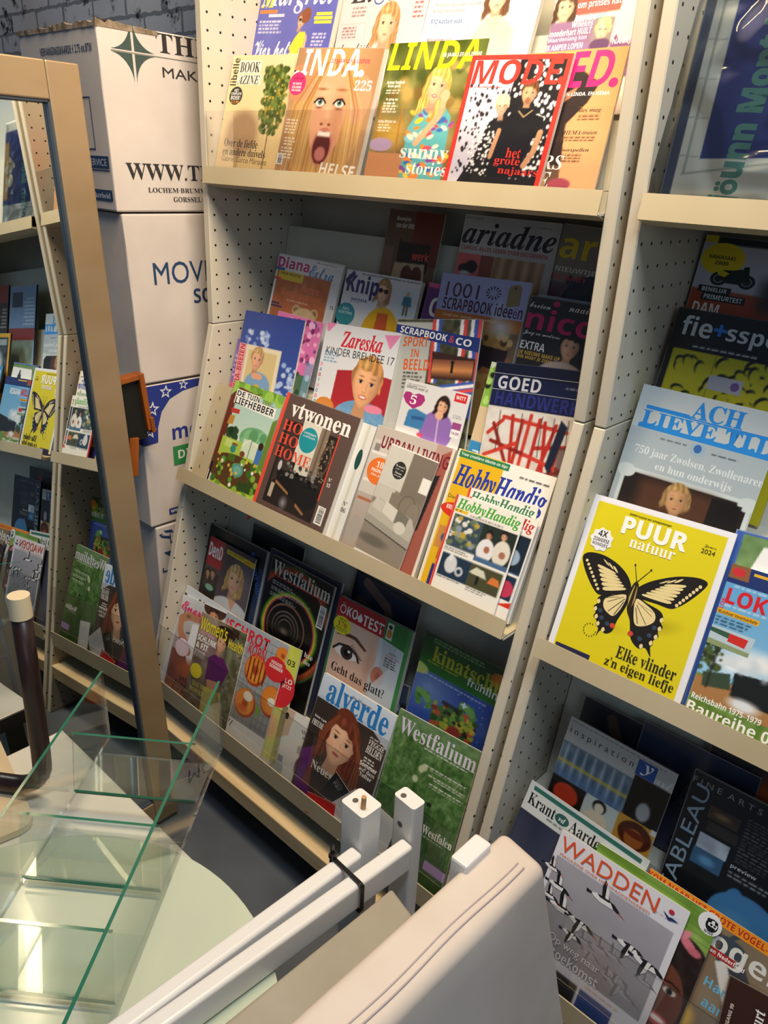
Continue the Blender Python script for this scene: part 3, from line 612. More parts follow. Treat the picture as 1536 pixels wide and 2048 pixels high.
@art
def redbaby(a):
    a.r(0, 0, 1, 2, 'dbdfe7'); a.p([(.27, .45), (.6, .41), (1, .44), (1, 1.5), (.22, 1.5)], 'a92a34'); a.p([(0, .0), (.14, 0), (.05, .09), (.02, .08)], 'e488b8'); a.p([(.80, .04), (1, .02), (.90, .17)], 'e488b8')
    a.e(.68, .93, .38, .23, '6a9ac4'); a.n(.03, 40, .3, .75, 1, 1.1); a.face(.685, .535, .185, 'edb184', 'c08a52', 0, 6, 1, iris='3a4a6a', lips='cc6a58', bangs=-.05); a.e(.84, .755, .12, .04, 'e088a4'); a.e(.18, .84, .14, .1, 'c8843c'); a.e(.21, .92, .11, .08, 'e6a878')
    a.fp(.05, .28, .2, 4, '6a9ac8', .03)
    a.T('Zareska', .25, .055, .55, .165, 'cf2a3a', 'i', bold=.012); a.T('KINDER BREI-IDEE 17', .06, .235, .92, .075, '2a2c30')
    for i, (ch, c) in enumerate(zip('BABYMODE', ['e488b8', '3a6ac0', 'c03050', '3a9a8a', 'e488b8', '3a6ac0', 'c03050', '3a9a8a'])): a.T(ch, .02, .40+.055*i, .03, .038, c, 'b')
@art
def dark_sliver(a): a.r(0, 0, 1, 2, '2c2230'); a.dots(26, ['c0307a', 'd060a0', 'e8e0e8', '4a2a50'], .03, .07, .6, .2, 1, 1.8)
@art
def sunset(a):
    a.r(0, 0, 1, 2, '4a4c3a'); a.n(.12, 24); a.r(0, .03, .44, 1.6, 'b7bbb8')
    for x, c in ((.42, 'd84848'), (.46, 'f0eef0'), (.49, '3a5ab0'), (.74, 'f0eef0'), (.78, 'd84848'), (.86, 'f0eef0'), (.9, '3a5ab0'), (.94, 'd84848')): a.p([(x+.02, 0), (x+.06, 0), (x+.09, .6), (x+.05, .6)], c)
    a.p([(.48, .30), (.98, .36), (.98, .56), (.5, .56)], '3a2420'); a.g(.38, .47, '7a4a3a', 'd08a52', .5, .97); a.g(.47, .56, 'd08a52', '2a1a18', .5, .97); a.r(.72, .40, .745, .5, '1a1210'); a.e(.732, .4, .02, .018, '1a1210'); a.p([(.6, .62), (1, .56), (1, .9), (.8, .9)], '3a5ab0'); a.l([(.62, .66), (1, .60)], .03, 'f0eef0'); a.l([(.66, .7), (1, .64)], .03, 'd84848')
    a.VP([(.0, .05), (1, .17), (1, .30), (0, .13)], '24387e'); a.T('SCRAPBOOK', .06, .065, .58, .065, WHT, 'b', rot=8); a.T('&', .66, .15, .06, .065, 'd24a4a', 'b', rot=8); a.T('CO', .74, .165, .18, .065, WHT, 'b', rot=8); a.T('SPORT', .11, .17, .31, .095, 'd8622c', 'b'); a.T('IN', .22, .29, .10, .075, 'd8622c', 'b'); a.T('BEELD', .15, .385, .31, .105, 'd8622c', 'b'); a.fp(.16, .51, .25, 5, '3a3a3a', .035)
@art
def lilac(a):
    a.r(0, 0, 1, 2, 'dadbdf'); a.e(.62, .52, .25, .24, '8f6cb8'); a.face(.64, .215, .085, 'e2af8e', '2a1a18', .8, 6, 1); a.l([(.62, .38), (.66, .7)], .02, 'cdb8e0'); a.e(.62, .33, .06, .05, 'e2af8e'); a.p([(.14, .36), (.24, .32), (.44, .36), (.40, .56), (.12, .56)], '3f7db4'); a.p([(.2, .42), (.4, .40), (.42, .44), (.22, .46)], '2a5a94'); a.e(.4, .62, .05, .025, 'd04a6a')
    a.T('4-dlg. handdoekenset', .03, .03, .3, .03, '555'); a.T('GRATIS voor u!', .03, .06, .34, .038, '3a3a3e', 'b')
    a.VP([(.01, .21), (.03, .15), (.10, .14), (.17, .165), (.24, .135), (.33, .145), (.36, .2), (.32, .27), (.2, .335), (.07, .28)], 'a8307a'); a.T('5', .18, .17, .1, .11, WHT, 's', 'c')
    a.VR(.78, .02, .96, .12, 'd22a34'); a.T('WITT', .80, .045, .14, .045, WHT, 'b'); a.VR(.84, .36, .97, .44, '9a4a8a'); a.VR(.84, .445, .97, .54, 'f2f0f4'); a.T('14,99', .85, .47, .11, .04, '7a2a6a', 'b'); a.fp(.82, .28, .14, 2, '777', .02)
@art
def greenblue(a): a.r(0, 0, 1, 2, '8ac04a'); a.dots(14, ['1e2a1e', 'b8e07a', 'e4f0d0'], .02, .05, 0, 0, .3, .5); a.r(0, .5, .3, .9, 'd8c2a0'); a.r(0, .9, .3, 2, '3a8ac4'); a.T('WOL EN', .06, 1.5, .5, .09, 'd8ecf4', 'b', rot=-90)
@art
def redpaint(a):
    a.r(0, 0, 1, 2, 'd4d0cc'); a.r(0, 0, 1, .43, '141c42'); a.r(0, .0, 1, .13, '0f1530'); a.n(.07, 14, 0, .45)
    for x, y, x2, y2 in ((.05, .7, .2, .55), (.1, .6, .3, .95), (.2, .52, .9, .58), (.3, .5, .36, 1.0), (.42, .53, .38, 1.0), (.5, .47, .46, .95), (.6, .5, .56, 1.05), (.66, .52, .72, 1.0), (.78, .53, .66, 1.05), (.85, .6, .8, 1.15), (.1, .77, .5, .85), (.5, .85, .95, .95), (.6, .77, 1, .7), (.7, 1.02, 1, .92), (.05, .92, .4, .75)): a.l([(x, y), (x2, y2)], .038, ['b02c22', '8a2018', 'c23a2c'][int(x*100) % 3])
    for x in (.15, .4, .62, .75, .9): a.l([(x, .47), (x+.02, .85)], .008, '2a2424')
    a.p([(.82, .47), (.9, .53), (.8, 1.0), (.74, .92)], '1c2238'); a.r(.85, .72, 1, 1.5, '4a3434', .7)
    a.VR(0, .105, 1, .109, 'c8ccd8'); a.VR(0, .262, 1, .266, 'c8ccd8'); a.T('GOED', .06, .125, .48, .13, 'c9cdd6', 'b'); a.T('HANDWERK', .06, .28, .92, .13, '2a2f7a', 'b'); a.fp(.8, .17, .18, 1, 'c8ccd8')
@art
def garden(a):
    a.g(0, .7, 'a2cec6', 'c9ded0'); a.r(0, 0, 1, .12, '8cc04a'); a.dots(22, ['7ab040', '9cca56', '6a9a38'], .05, .1, 0, .0, 1, .1); a.p([(0, .2), (.14, .07), (.5, .10), (.62, .06), (.3, .13), (.12, .2), (.12, 1.1), (0, 1.2)], '6b3020')
    a.e(.70, .66, .30, .16, '6fae7a'); a.dots(14, ['62a06c', '86c08c'], .05, .1, .45, .58, .95, .75); a.dots(10, ['1f3a22', '2c4a2c'], .04, .06, .12, .62, .34, .74); a.p([(.1, .46), (.2, .44), (.2, .56), (.08, .58)], 'c08a3a')
    a.r(.08, .74, 1, 1.5, 'a9c84e'); a.e(.5, 1.14, .55, .22, '5a3d22'); a.r(.16, .76, .4, .86, 'c8dc7a'); a.r(.5, .68, .80, .9, 'd6e6cc'); a.l([(.5, .78), (.62, .67), (.82, .72)], .015, 'f0f4e8'); a.l([(.66, .67), (.66, .9)], .012, '4a6a50')
    a.e(.36, .80, .06, .022, '8a5a2a'); a.e(.35, .86, .055, .055, '3a8a7a'); a.e(.55, .88, .05, .04, '7a4a2a'); a.p([(.80, .74), (.90, .72), (.92, .93), (.80, .94)], '4a7ac0'); a.e(.85, .70, .05, .05, '3a2a20'); a.r(.30, .93, .44, 1.02, '4a6a20'); a.dots(34, ['3f6a26', '6a9a30', '2f5020', '8ab040'], .03, .055, .1, .98, 1, 1.38, seed=9); a.e(.55, 1.10, .12, .09, '5a9a8a'); a.e(.55, 1.10, .075, .055, '74b0a0'); a.dots(16, ['f0f0e4', 'd8b04a', 'e4c84a'], .015, .028, .1, .95, .9, 1.35, seed=12); a.r(.64, 1.22, .9, 1.33, '2f4a1e'); a.p([(.92, .35), (1, .3), (1, 1), (.9, .95)], '6a8a3a')
    a.VP([(.09, .10), (.58, .105), (.58, .18), (.92, .185), (.92, .32), (.09, .29)], 'f2f4ee'); a.T('DE', .11, .115, .16, .07, BLK, 'b'); a.T('TUIN', .31, .115, .26, .07, '2a2a2a', 'b'); a.T('LIEFHEBBER', .11, .20, .78, .09, BLK, 'b'); a.fp(.63, .13, .25, 3, '2a2a2a', .022); a.VP([(.08, .36), (.26, .35), (.26, .41), (.1, .42)], 'c03a3a'); a.VR(.015, 1.12, .05, 1.4, '1a1a1a')
@art
def diningtable(a):
    a.r(0, 0, 1, 2, '5f4c47'); a.r(.12, .24, .82, 1.06, '2a2220'); a.r(.34, .19, .60, .60, 'e0dcd0'); a.r(.4, .5, .6, .70, 'd4d2c4'); a.r(.59, .2, .70, .74, '8a7a6a'); a.r(.63, .2, .655, .74, '6a5a4e'); a.p([(.15, .33), (.34, .28), (.34, .72), (.15, .86)], '4a3c38', .6)
    a.e(.745, .48, .065, .15, '5a4c40'); a.e(.745, .48, .045, .12, '2a2220'); a.dots(50, ['b09a78', '8a7a60'], .005, .01, .67, .28, .81, .75)
    a.p([(.18, .72), (.60, .68), (.80, .76), (.8, .92), (.70, .98), (.25, .88)], '1c1a1a'); a.dots(50, ['3c3a3a', '8a8884', '0e0d0d', '5a5654'], .01, .025, .25, .62, .78, .76, seed=3, asp=.8); a.p([(.22, .82), (.43, .89), (.43, .915), (.22, .85)], '9a7048'); a.p([(.56, .95), (.7, 1.01), (.69, 1.03), (.56, .98)], '9a7048'); a.r(.17, .86, .22, 1.0, 'e0d0b8', .8); a.e(.40, 1.0, .07, .08, 'b8b4c8', .9, .7); a.e(.21, .68, .025, .05, 'c8c8cc')
    a.VR(0, 0, .045, 1.3, 'e8543f'); a.VR(.815, .21, .83, .84, 'e04a3a'); a.T('vtwonen', .12, .055, .81, .15, WHT, 's', bold=.008)
    for t, y, w in (('HO', .245, .27), ('HO', .375, .27), ('HOME', .505, .50)): a.T(t, .08, y, w, .105, 'e8543f', 's')
    a.VE(.465, .36, .12, .12, '2497a6'); a.T('ONTDEKKEN', .465, .29, .16, .018, WHT, 's', 'c'); a.T('& AFTELLEN', .465, .32, .16, .018, WHT, 's', 'c'); a.fp(.38, .35, .18, 5, '0e4a58', .022, al='c'); a.bar(.85, .87, .1, .17); a.T('N°', .86, .60, .045, .035, WHT, 's'); a.T('13', .86, .65, .045, .035, WHT, 's')
@art
def whitestack(a): a.r(0, 0, 1, 2, 'e2e3e2'); a.VE(.91, .34, .035, .1, '1f4a44'); a.T('N°', .9, .75, .06, .04, '222', 's'); a.T('06', .9, .81, .06, .045, '222', 's'); a.r(.9, 0, .93, 2, 'cfd0c2')
@art
def livingred(a):
    a.r(0, 0, 1, 2, 'c2b9b1'); a.r(0, .14, .4, 1.3, 'cfc9c2'); a.g(.7, 1.3, 'b8aca4', 'a89890', 0, .5); a.r(.02, .26, .3, .29, 'e8e4e0'); a.r(.02, .55, .3, .58, 'e8e4e0'); a.r(.04, .18, .11, .26, '8a8480'); a.r(.02, .75, .3, .78, 'b06a4a'); a.r(.78, .0, 1, 2, 'b89a90'); a.p([(.88, .08), (1, .0), (.98, 1.3), (.72, 1.3)], 'a05a4c'); a.p([(.86, .30), (.92, .28), (.86, .85), (.78, .9)], '2a2424'); a.r(.965, 0, 1, 2, 'e4ddd0'); a.e(.1, 1.1, .08, .16, 'a8a09a')
    a.T('URBAN LIVING', .11, .085, .86, .13, '7a2230', 'b'); a.VE(.18, .45, .15, .14, 'e8762e'); a.T('10', .18, .35, .09, .065, WHT, 's', 'c'); a.T('PAGINA’S', .18, .43, .18, .035, WHT, 'b', 'c'); a.T('Doe je', .16, .48, .13, .03, WHT, 'i', 'c')
@art
def sofa(a):
    a.k(0.9)
    a.r(0, 0, 1, 2, '8d8478'); a.r(0, 0, .5, .75, 'd6d4cc'); 
    for i in range(22): a.r(i*.0227, .02, i*.0227+.008, .75, 'c0beb4', .8)
    a.r(.5, 0, 1, .9, '7d7468'); a.r(0, .75, .4, 1.0, 'c9c6bc'); a.r(.35, .8, 1, 1.3, '857b6e'); a.r(.82, .35, 1, .62, 'eeece6')
    for q in (.17, .15): a.e(.72, .95, q, q*1.25, '6a6258' if q == .17 else '857b6e')
    a.e(.86, 1.02, .14, .2, '6a6258', 0, .5); a.e(.86, 1.02, .125, .185, '8a8074')
    a.p([(.0, 1.15), (.15, .98), (.9, 1.1), (1, 1.25), (1, 1.62), (.0, 1.45)], 'b9b5aa'); a.p([(.0, 1.32), (1, 1.48), (1, 1.62), (0, 1.48)], 'a39f94'); a.p([(.08, 1.0), (.28, 1.02), (.26, 1.22), (.06, 1.18)], 'c9c6bc'); a.p([(.3, .98), (.58, 1.06), (.56, 1.28), (.28, 1.2)], 'd8d5cb'); a.p([(.58, 1.04), (.84, 1.1), (.82, 1.32), (.58, 1.28)], '79756a'); a.e(.72, 1.33, .12, .11, 'd2cfc4'); a.l([(0, 1.46), (1, 1.62)], .02, '3a3632'); a.e(.3, 1.74, .4, .12, '6a645c', .5)
    a.VR(0, -.0, 1, .02, 'f4f3ef'); a.VE(.33, .40, .135, .16, '2e2d2d'); a.T('De mooiste', .33, .3, .19, .045, 'e8e6e0', 'c', 'c'); a.T('foto’s van', .33, .36, .17, .045, 'e8e6e0', 'c', 'c'); a.T('binnen', .33, .42, .14, .045, 'e8e6e0', 'c', 'c'); a.T('voor jou', .33, .48, .15, .045, 'e8e6e0', 'c', 'c')
@art
def hobbyyellow(a):
    a.r(0, 0, 1, 2, 'efece6'); a.r(0, .0, .5, 1.4, 'e2b51e'); a.r(0, 0, .03, 2, 'ece8de'); a.r(.05, .7, .3, .9, 'c88a4a'); a.e(.2, .8, .1, .06, '2f5a8a'); a.r(.1, 1.05, .3, 1.3, '2a2f86'); a.r(.12, .9, .3, 1.0, 'c8321f'); a.r(.5, .42, .8, .6, 'd8b090')
    a.VR(.02, .01, .55, .07, '2f7f52'); a.T('Voor creatieve ideeën en tips', .04, .022, .49, .035, WHT, 's'); a.T('HobbyHandig', .04, .12, .94, .25, '2c3da2', 'i', bold=.015); a.fp(.67, .08, .3, 1, '3a3a3a', .03); a.T('Dierenprintservetten', .04, .41, .44, .045, '2a2214'); a.VE(.2, .54, .2, .07, 'd8371f'); a.T('KREADOE-DAGEN', .2, .5, .28, .04, WHT, 'b', 'c'); a.T('Valentijn', .12, .97, .25, .05, '2a2214')
def _hob(a, c, title):
    a.r(0, 0, 1, 2, 'eeebe4'); a.r(0, 0, .035, 2, 'd8321f'); a.r(.06, .27, .5, .75, '3a4a58'); a.dots(40, ['e0e0d8', '6a7a5a', 'b8a040', '8a98a8'], .02, .05, .08, .3, .48, .73)
    a.r(.5, .27, .98, .82, '26302a'); a.face(.62, .42, .045, 'c08a68', '1c1412', 0); a.face(.82, .36, .045, 'd0a080', '1c1412', 0); a.e(.62, .64, .12, .17, 'e6e6ea'); a.e(.84, .6, .12, .18, 'e0dcd0'); a.e(.64, .62, .04, .05, 'a86a50'); a.e(.86, .62, .045, .05, 'a8705a'); a.r(.5, .75, .98, .82, '4a6a90')
    a.r(.06, .86, .5, 1.2, '22354a'); a.e(.22, 1.0, .09, .13, 'd4d6dc'); a.e(.2, .9, .03, .06, 'e4e6ea'); a.e(.36, 1.06, .06, .07, 'c4c8d0'); a.e(.36, 1.06, .03, .035, '22354a'); a.r(.5, .86, .96, 1.2, '4a4a30'); a.p([(.58, .9), (.7, .92), (.76, 1.02), (.5, 1.0)], 'd6d6c2'); a.r(.62, 1.02, .66, 1.14, '1c1c16'); a.p([(.82, .95), (.92, .96), (.96, 1.06), (.78, 1.05)], 'd87a3a')
    a.T(title, .05, .035, .92, .2, c, 'i', bold=.012); a.VR(.04, .2, .24, .245, 'e6c22e'); a.T('Nr. 42', .05, .207, .1, .03, '222', 'b'); a.fp(.28, .235, .62, 1, '444', .03); a.fp(.06, .77, .4, 2, '555', .03); a.fp(.06, 1.215, .4, 1, '555', .03); a.fp(.52, 1.215, .3, 2, '555', .025)
@art
def hobbygreen(a): a.k(0.85); _hob(a, '4aa83a', 'HobbyHandig')
@art
def hobbyred(a): a.k(0.85); _hob(a, 'c8302c', 'HobbyHandig'); a.r(.6, .28, .98, .8, '1c2838'); a.e(.8, .6, .12, .12, '9ab0c8'); a.r(.6, .86, .97, 1.2, '20304a'); a.e(.85, 1.05, .12, .12, 'c03a58'); a.p([(.8, 1.29), (1, 1.2), (1, 1.29)], 'd8321f')
@art
def hobbyblue(a): a.k(0.85); _hob(a, '3a7a58', 'HobbyHandig'); a.r(.6, .28, .98, .8, '7a4a3a')
@art
def blackbook(a): a.r(0, 0, 1, 2, '1b1c1f'); a.n(.02, 6); a.l([(.05, .02), (.05, 1.3)], .01, '33353a'); a.T('BLAUWE GIDS', .80, .07, .5, .06, '3a6ab8', 'b', rot=62); a.p([(.93, .2), (1, .22), (1, 1.3), (.9, 1.3)], '2b3a60')
@art
def tvblonde(a):
    a.g(0, 1.5, '4a3c40', '6a5a60'); a.e(.85, .4, .4, .4, '8a8086', .8, .7); a.e(.68, .90, .42, .2, 'd6d8de'); a.face(.665, .43, .155, 'e3b592', 'c9a064', .75, 4, 1); a.p([(.6, .7), (.78, .7), (.7, .86)], 'dca888'); a.r(.0, .48, .32, .85, '3a2a28'); a.face(.09, .52, .05, 'c09070', '2a1a14', 0); a.face(.2, .5, .05, 'c89878', '4a2a18', 0); a.r(.05, .64, .3, .78, '2a3a34'); a.e(.17, .71, .09, .045, '8ab8a0')
    a.VR(0, .0, .34, .40, 'b8202e'); a.T('DenD', .02, .075, .30, .20, WHT, 'b', bold=.015); a.fp(.02, .31, .28, 2, 'e8a0a8', .04); a.VP([(.40, .06), (1, .065), (1, .14), (.40, .12)], 'd8c02a'); a.T('ALLES OVER JOUW TV', .43, .072, .34, .04, '1a1a1a', 'b'); a.T('JouwDL.NL', .79, .08, .19, .045, 'c03a1a', 'b'); a.VR(.0, .86, .3, .90, 'c8b828')
@art
def nightdark(a): a.r(0, 0, 1, 2, '191b22'); a.e(.5, .3, .35, .25, '4a3a34', .8); a.r(.55, .3, .9, 1, '1f3048', .8, .2)
@art
def yellowtab(a): a.r(0, 0, 1, 2, '1a2038'); a.VP([(.10, .05), (.2, .05), (.22, .18), (.08, .18)], 'b9b21e'); a.VP([(.24, .05), (.44, .05), (.46, .18), (.24, .18)], 'b9b21e'); a.fp(.5, .08, .4, 3, '2c3a66', .05)
@art
def tunnel(a):
    a.r(0, 0, 1, 2, '0d0c0c'); cx, cy = .46, .66
    for q, c in ((.66, '3a5a22'), (.635, '8a3a28'), (.61, 'a8502c'), (.57, '0d0c0c')): a.e(cx, cy-.0, q, q, c, .03)
    for q, c in ((.47, '2f6a20'), (.45, '8aa02a'), (.43, 'd8c838'), (.41, 'c8405a'), (.39, '0d0c0c')): a.e(cx+.02, cy+.06, q, q*.92, c, .025)
    a.r(.0, .95, .75, 1.4, '0d0c0c', .7, .3)
    for q in (.31, .22, .17, .12): a.e(cx-.03, cy+.06, q, q*.9, 'c89078' if q > .3 else '9a8a80', .02, .8); a.e(cx-.03, cy+.07, q*.96, q*.86, '0d0c0c', .02)
    a.e(.42, .76, .1, .05, '6a6050', .7); a.n(.03, 20)
    a.T('Westfalium', .04, .04, .93, .165, 'e4e0d8', 's'); a.VP([(.02, .205), (.97, .20), (.97, .213), (.02, .218)], 'c83038'); a.fp(.08, .27, .4, 2, 'd8d4cc', .024); a.fp(.08, .34, .7, 2, 'd8d4cc', .024); a.fp(.08, .41, .5, 2, 'd8d4cc', .024); a.bar(.86, .26, .1, .25); a.T('hte', .80, .83, .13, .055, WHT, 's'); a.T('iles', .81, .91, .1, .05, WHT, 's')
@art
def eye(a):
    a.r(0, 0, 1, 2, 'c6ced4'); a.p([(.03, .15), (.62, .16), (.64, .5), (.58, .62), (.66, 1.2), (.03, 1.2)], 'dcb8a4'); a.p([(.5, .14), (.66, .14), (.70, .40), (.66, .7), (.76, .72), (.82, .4), (.9, .12), (.5, .1)], 'b9bfc6'); a.e(.3, .26, .3, .1, 'e6c8b6', 1, .8); a.e(.56, .55, .09, .3, 'b98a76', 1, .6); a.e(.2, .8, .2, .2, 'e2c0ae', 1, .7)
    a.p([(.05, .40), (.16, .335), (.34, .33), (.50, .41), (.48, .43), (.32, .365), (.16, .375)], '5a3a2e'); a.e(.24, .53, .21, .085, 'c49a88', .8, .8); a.e(.24, .54, .165, .062, 'efeae8'); a.e(.25, .535, .085, .072, '3a2a2a'); a.e(.25, .535, .042, .038, '050505'); a.e(.28, .515, .02, .014, 'f8f8f8'); a.l([(.06, .55), (.13, .485), (.26, .462), (.38, .50), (.43, .57)], .024, '1a1010')
    for i in range(8): a.l([(.27+i*.02, .475+i*.009), (.31+i*.022, .43+i*.014)], .008, '1a1010')
    a.e(.07, .92, .1, .06, 'b06a62', .6); a.e(.70, .60, .085, .10, 'c47a62'); a.e(.71, .60, .045, .06, 'a85a4a', .6); a.p([(.64, .72), (1, .2), (1, 1.3), (.66, 1.3)], 'd4dce2', .8)
    a.VP([(.0, .0), (.66, .0), (.66, .205), (0, .205)], 'b41f2a'); a.VP([(.66, 0), (1, 0), (1, .24), (.66, .205)], '2f7a3a'); a.VR(.95, 0, 1, 1.5, '3f8f4a'); a.VR(.0, .205, .025, 1.5, '3a7a44'); a.T('ÖKO', .04, .045, .25, .12, WHT, 'b'); a.T('TEST', .37, .065, .28, .115, WHT, 'b'); a.VP([(.29, .13), (.33, .07), (.365, .13), (.35, .165), (.31, .165)], WHT)
    a.VE(.115, .285, .125, .095, 'e6dd28'); a.T('TEST', .115, .215, .1, .025, '1a1a1a', 's', 'c'); a.T('170', .115, .25, .13, .055, 'a03a1a', 's', 'c'); a.T('PRODUKTE', .115, .315, .15, .02, '1a1a1a', 'b', 'c'); a.T('FÜR JEDEN TAG', .115, .34, .18, .017, '1a1a1a', 'b', 'c')
    a.T('Geht das glatt?', .09, .69, .74, .12, '141214', 's'); a.T('EXTRA', .78, .30, .1, .022, '444', 's'); a.T('ALLERGIEN', .74, .335, .18, .025, 'b05a68', 's'); a.fp(.74, .37, .18, 4, '2a2a2a', .025); a.VR(.69, .02, .77, .19, 'd8e0d4'); a.VE(.73, .06, .025, .022, '1a1a1a'); a.VE(.73, .13, .035, .045, 'c0863a'); a.fp(.81, .08, .14, 3, '7ab87a', .022)
@art
def legs(a): a.r(0, 0, 1, 2, '15161d'); a.r(.05, .04, .97, 1.2, '1f2840'); a.l([(.2, .1), (.55, .25), (.85, .75)], .12, '7a5f58'); a.l([(.15, .35), (.5, .5)], .12, '4a3a3c'); a.e(.9, .85, .12, .05, '46587c'); a.n(.03, 8)
@art
def sliverblue(a): a.r(0, 0, 1, 2, '2a3a52'); a.dots(20, ['11151c', '5a7aa8', '8a96a8'], .05, .12)
@art
def planet(a):
    a.r(0, 0, 1, 2, '3a5ab0'); a.e(.2, .55, .45, .3, '9ab4e0', 1, .8); a.e(.9, 1.1, .6, .4, '23408e', 1, .8); a.dots(60, ['cfdcf4'], .003, .007, 0, .45, 1, 1.7)
    a.g(0, .39, '1f4018', '2f7a2c'); a.e(.0, .40, .16, .07, 'd8e07a', .2)
    for x, y, q in ((.17, .70, .09), (.72, .61, .09)): a.dots(14, ['3f7a34', '5a9a44', '7ab45a'], .025, .045, x-q, y-q*.7, x+q, y+q*.7)
    a.e(.56, .80, .26, .17, '4a7a3a'); a.dots(110, ['6a9a3a', '2f5a2a', 'a8b43a', '8a3a2a', 'c85a3a', 'd8c048', '2a2a20'], .02, .045, .32, .64, .84, .95, seed=7, asp=.8); a.e(.62, .86, .1, .08, '9a3a30', .4); a.r(.40, .60, .66, .64, '2a2420', .7)
    a.VE(.96, .13, .1, .075, 'd8801e'); a.T('kinatschutz', .15, .10, 1.05, .17, 'b6b92c', 's', bold=.01); a.T('Kinder & Jugend', .10, .275, .40, .03, 'c8d83a', 'i'); a.T('frühling', .62, .235, .44, .115, 'f2f2ee', 'b'); a.fp(.12, .03, .8, 2, '8ab07a', .03); a.fp(.1, .42, .85, 1, 'dce6f8', .03)
    a.VP([(.66, .50), (.68, .53), (.71, .54), (.68, .55), (.66, .58), (.64, .55), (.61, .54), (.64, .53)], 'f4f8ff')
@art
def dotsman(a): a.r(0, 0, 1, 2, 'c9d0da'); a.dots(30, ['16181c'], .018, .03, .02, .08, .45, .24, seed=4); a.e(.55, .35, .1, .12, '1e1a1a'); a.e(.75, .5, .3, .2, 'dfe4ea')
@art
def tattoo(a):
    a.g(0, 1.5, 'd0d4da', '8a6a5a'); a.r(0, .78, 1, 1.5, '8a5040'); a.n(.03, 8); a.l([(.12, .14), (.12, .8)], .02, '22262c'); a.l([(.05, .3), (.55, .2)], .02, '22262c'); a.l([(.25, .5), (.6, .42)], .018, '22262c')
    a.e(.74, .02, .24, .13, '4a3026'); a.face(.74, .12, .1, 'c68e6c', '3a2620', 0, -12, 1); a.p([(.34, .34), (.8, .26), (.9, .9), (.40, .92), (.30, .75)], 'e4e6ea'); a.l([(.66, .22), (.22, .26), (.08, .34), (.10, .5), (.36, .74)], .12, 'b9805e'); a.e(.22, .27, .06, .03, '4a4a4a', .5, .6); a.e(.5, 1.0, .4, .2, 'b0603a', .6); a.e(.3, 1.35, .3, .15, 'b8907c', .8)
    a.T('Energie', .02, .075, .78, .20, 'd8326e', 'c', bold=.018); a.VE(.22, .72, .155, .125, 'ecd4de'); a.fp(.12, .66, .2, 5, 'c85a8a', .028, al='c'); a.T("'MIJN", .28, 1.10, .34, .075, '1e1a1a', 's'); a.T('WORK-OUT', .20, 1.19, .52, .07, '1e1a1a', 's'); a.T('DAGBOEK', .18, 1.275, .5, .07, '1e1a1a', 's')
@art
def runner(a):
    a.g(0, 1.5, '86765f', '6a5c4e'); a.r(.62, .0, 1, 1.5, '6a6a50'); a.n(.12, 12); a.e(.3, .5, .4, .25, '8a6a80', .9, .6); a.dots(30, ['4a4436', '9a9476'], .03, .07, .75, .2, 1, 1.4, .4, .6, asp=.4, rot=40)
    a.p([(.34, .56), (.46, .47), (.66, .48), (.80, .60), (.72, .84), (.36, .88)], '5c1f5e'); a.p([(.40, .86), (.68, .82), (.66, 1.0), (.45, 1.02)], 'c08a68'); a.p([(.36, .98), (.74, .94), (.9, 1.5), (.4, 1.5)], 'b8ae6a'); a.e(.58, .12, .2, .08, '2a1a14'); a.dots(24, ['2a1a14', '3a261c'], .03, .06, .42, .04, .85, .2, rot=30, asp=.5); a.face(.545, .29, .105, 'd9a582', '2a1a14', 0, 10, 1)
    a.T("Women's", .02, .055, .60, .185, 'e8d62a', 'b'); a.T('Health', .68, .16, .3, .14, 'e8d62a', 'b'); a.T('LAUF DICH', .03, .25, .34, .045, 'e89ac8', 'b'); a.T('SCHLANK', .02, .31, .42, .09, WHT, 'b', bold=.01); a.T('& FIT', .02, .42, .27, .085, WHT, 'b', bold=.01); a.fp(.02, .54, .26, 4, 'e8e4e0', .025)
    a.VE(.14, .83, .13, .105, 'e2d62a'); a.fp(.05, .77, .18, 5, '2a2618', .026, al='c'); a.T('DAS WIRD DEIN', .12, .97, .62, .075, 'd8ca4a', 's'); a.T('POWER-JAHR', .08, 1.065, .6, .075, 'd8ca4a', 's')
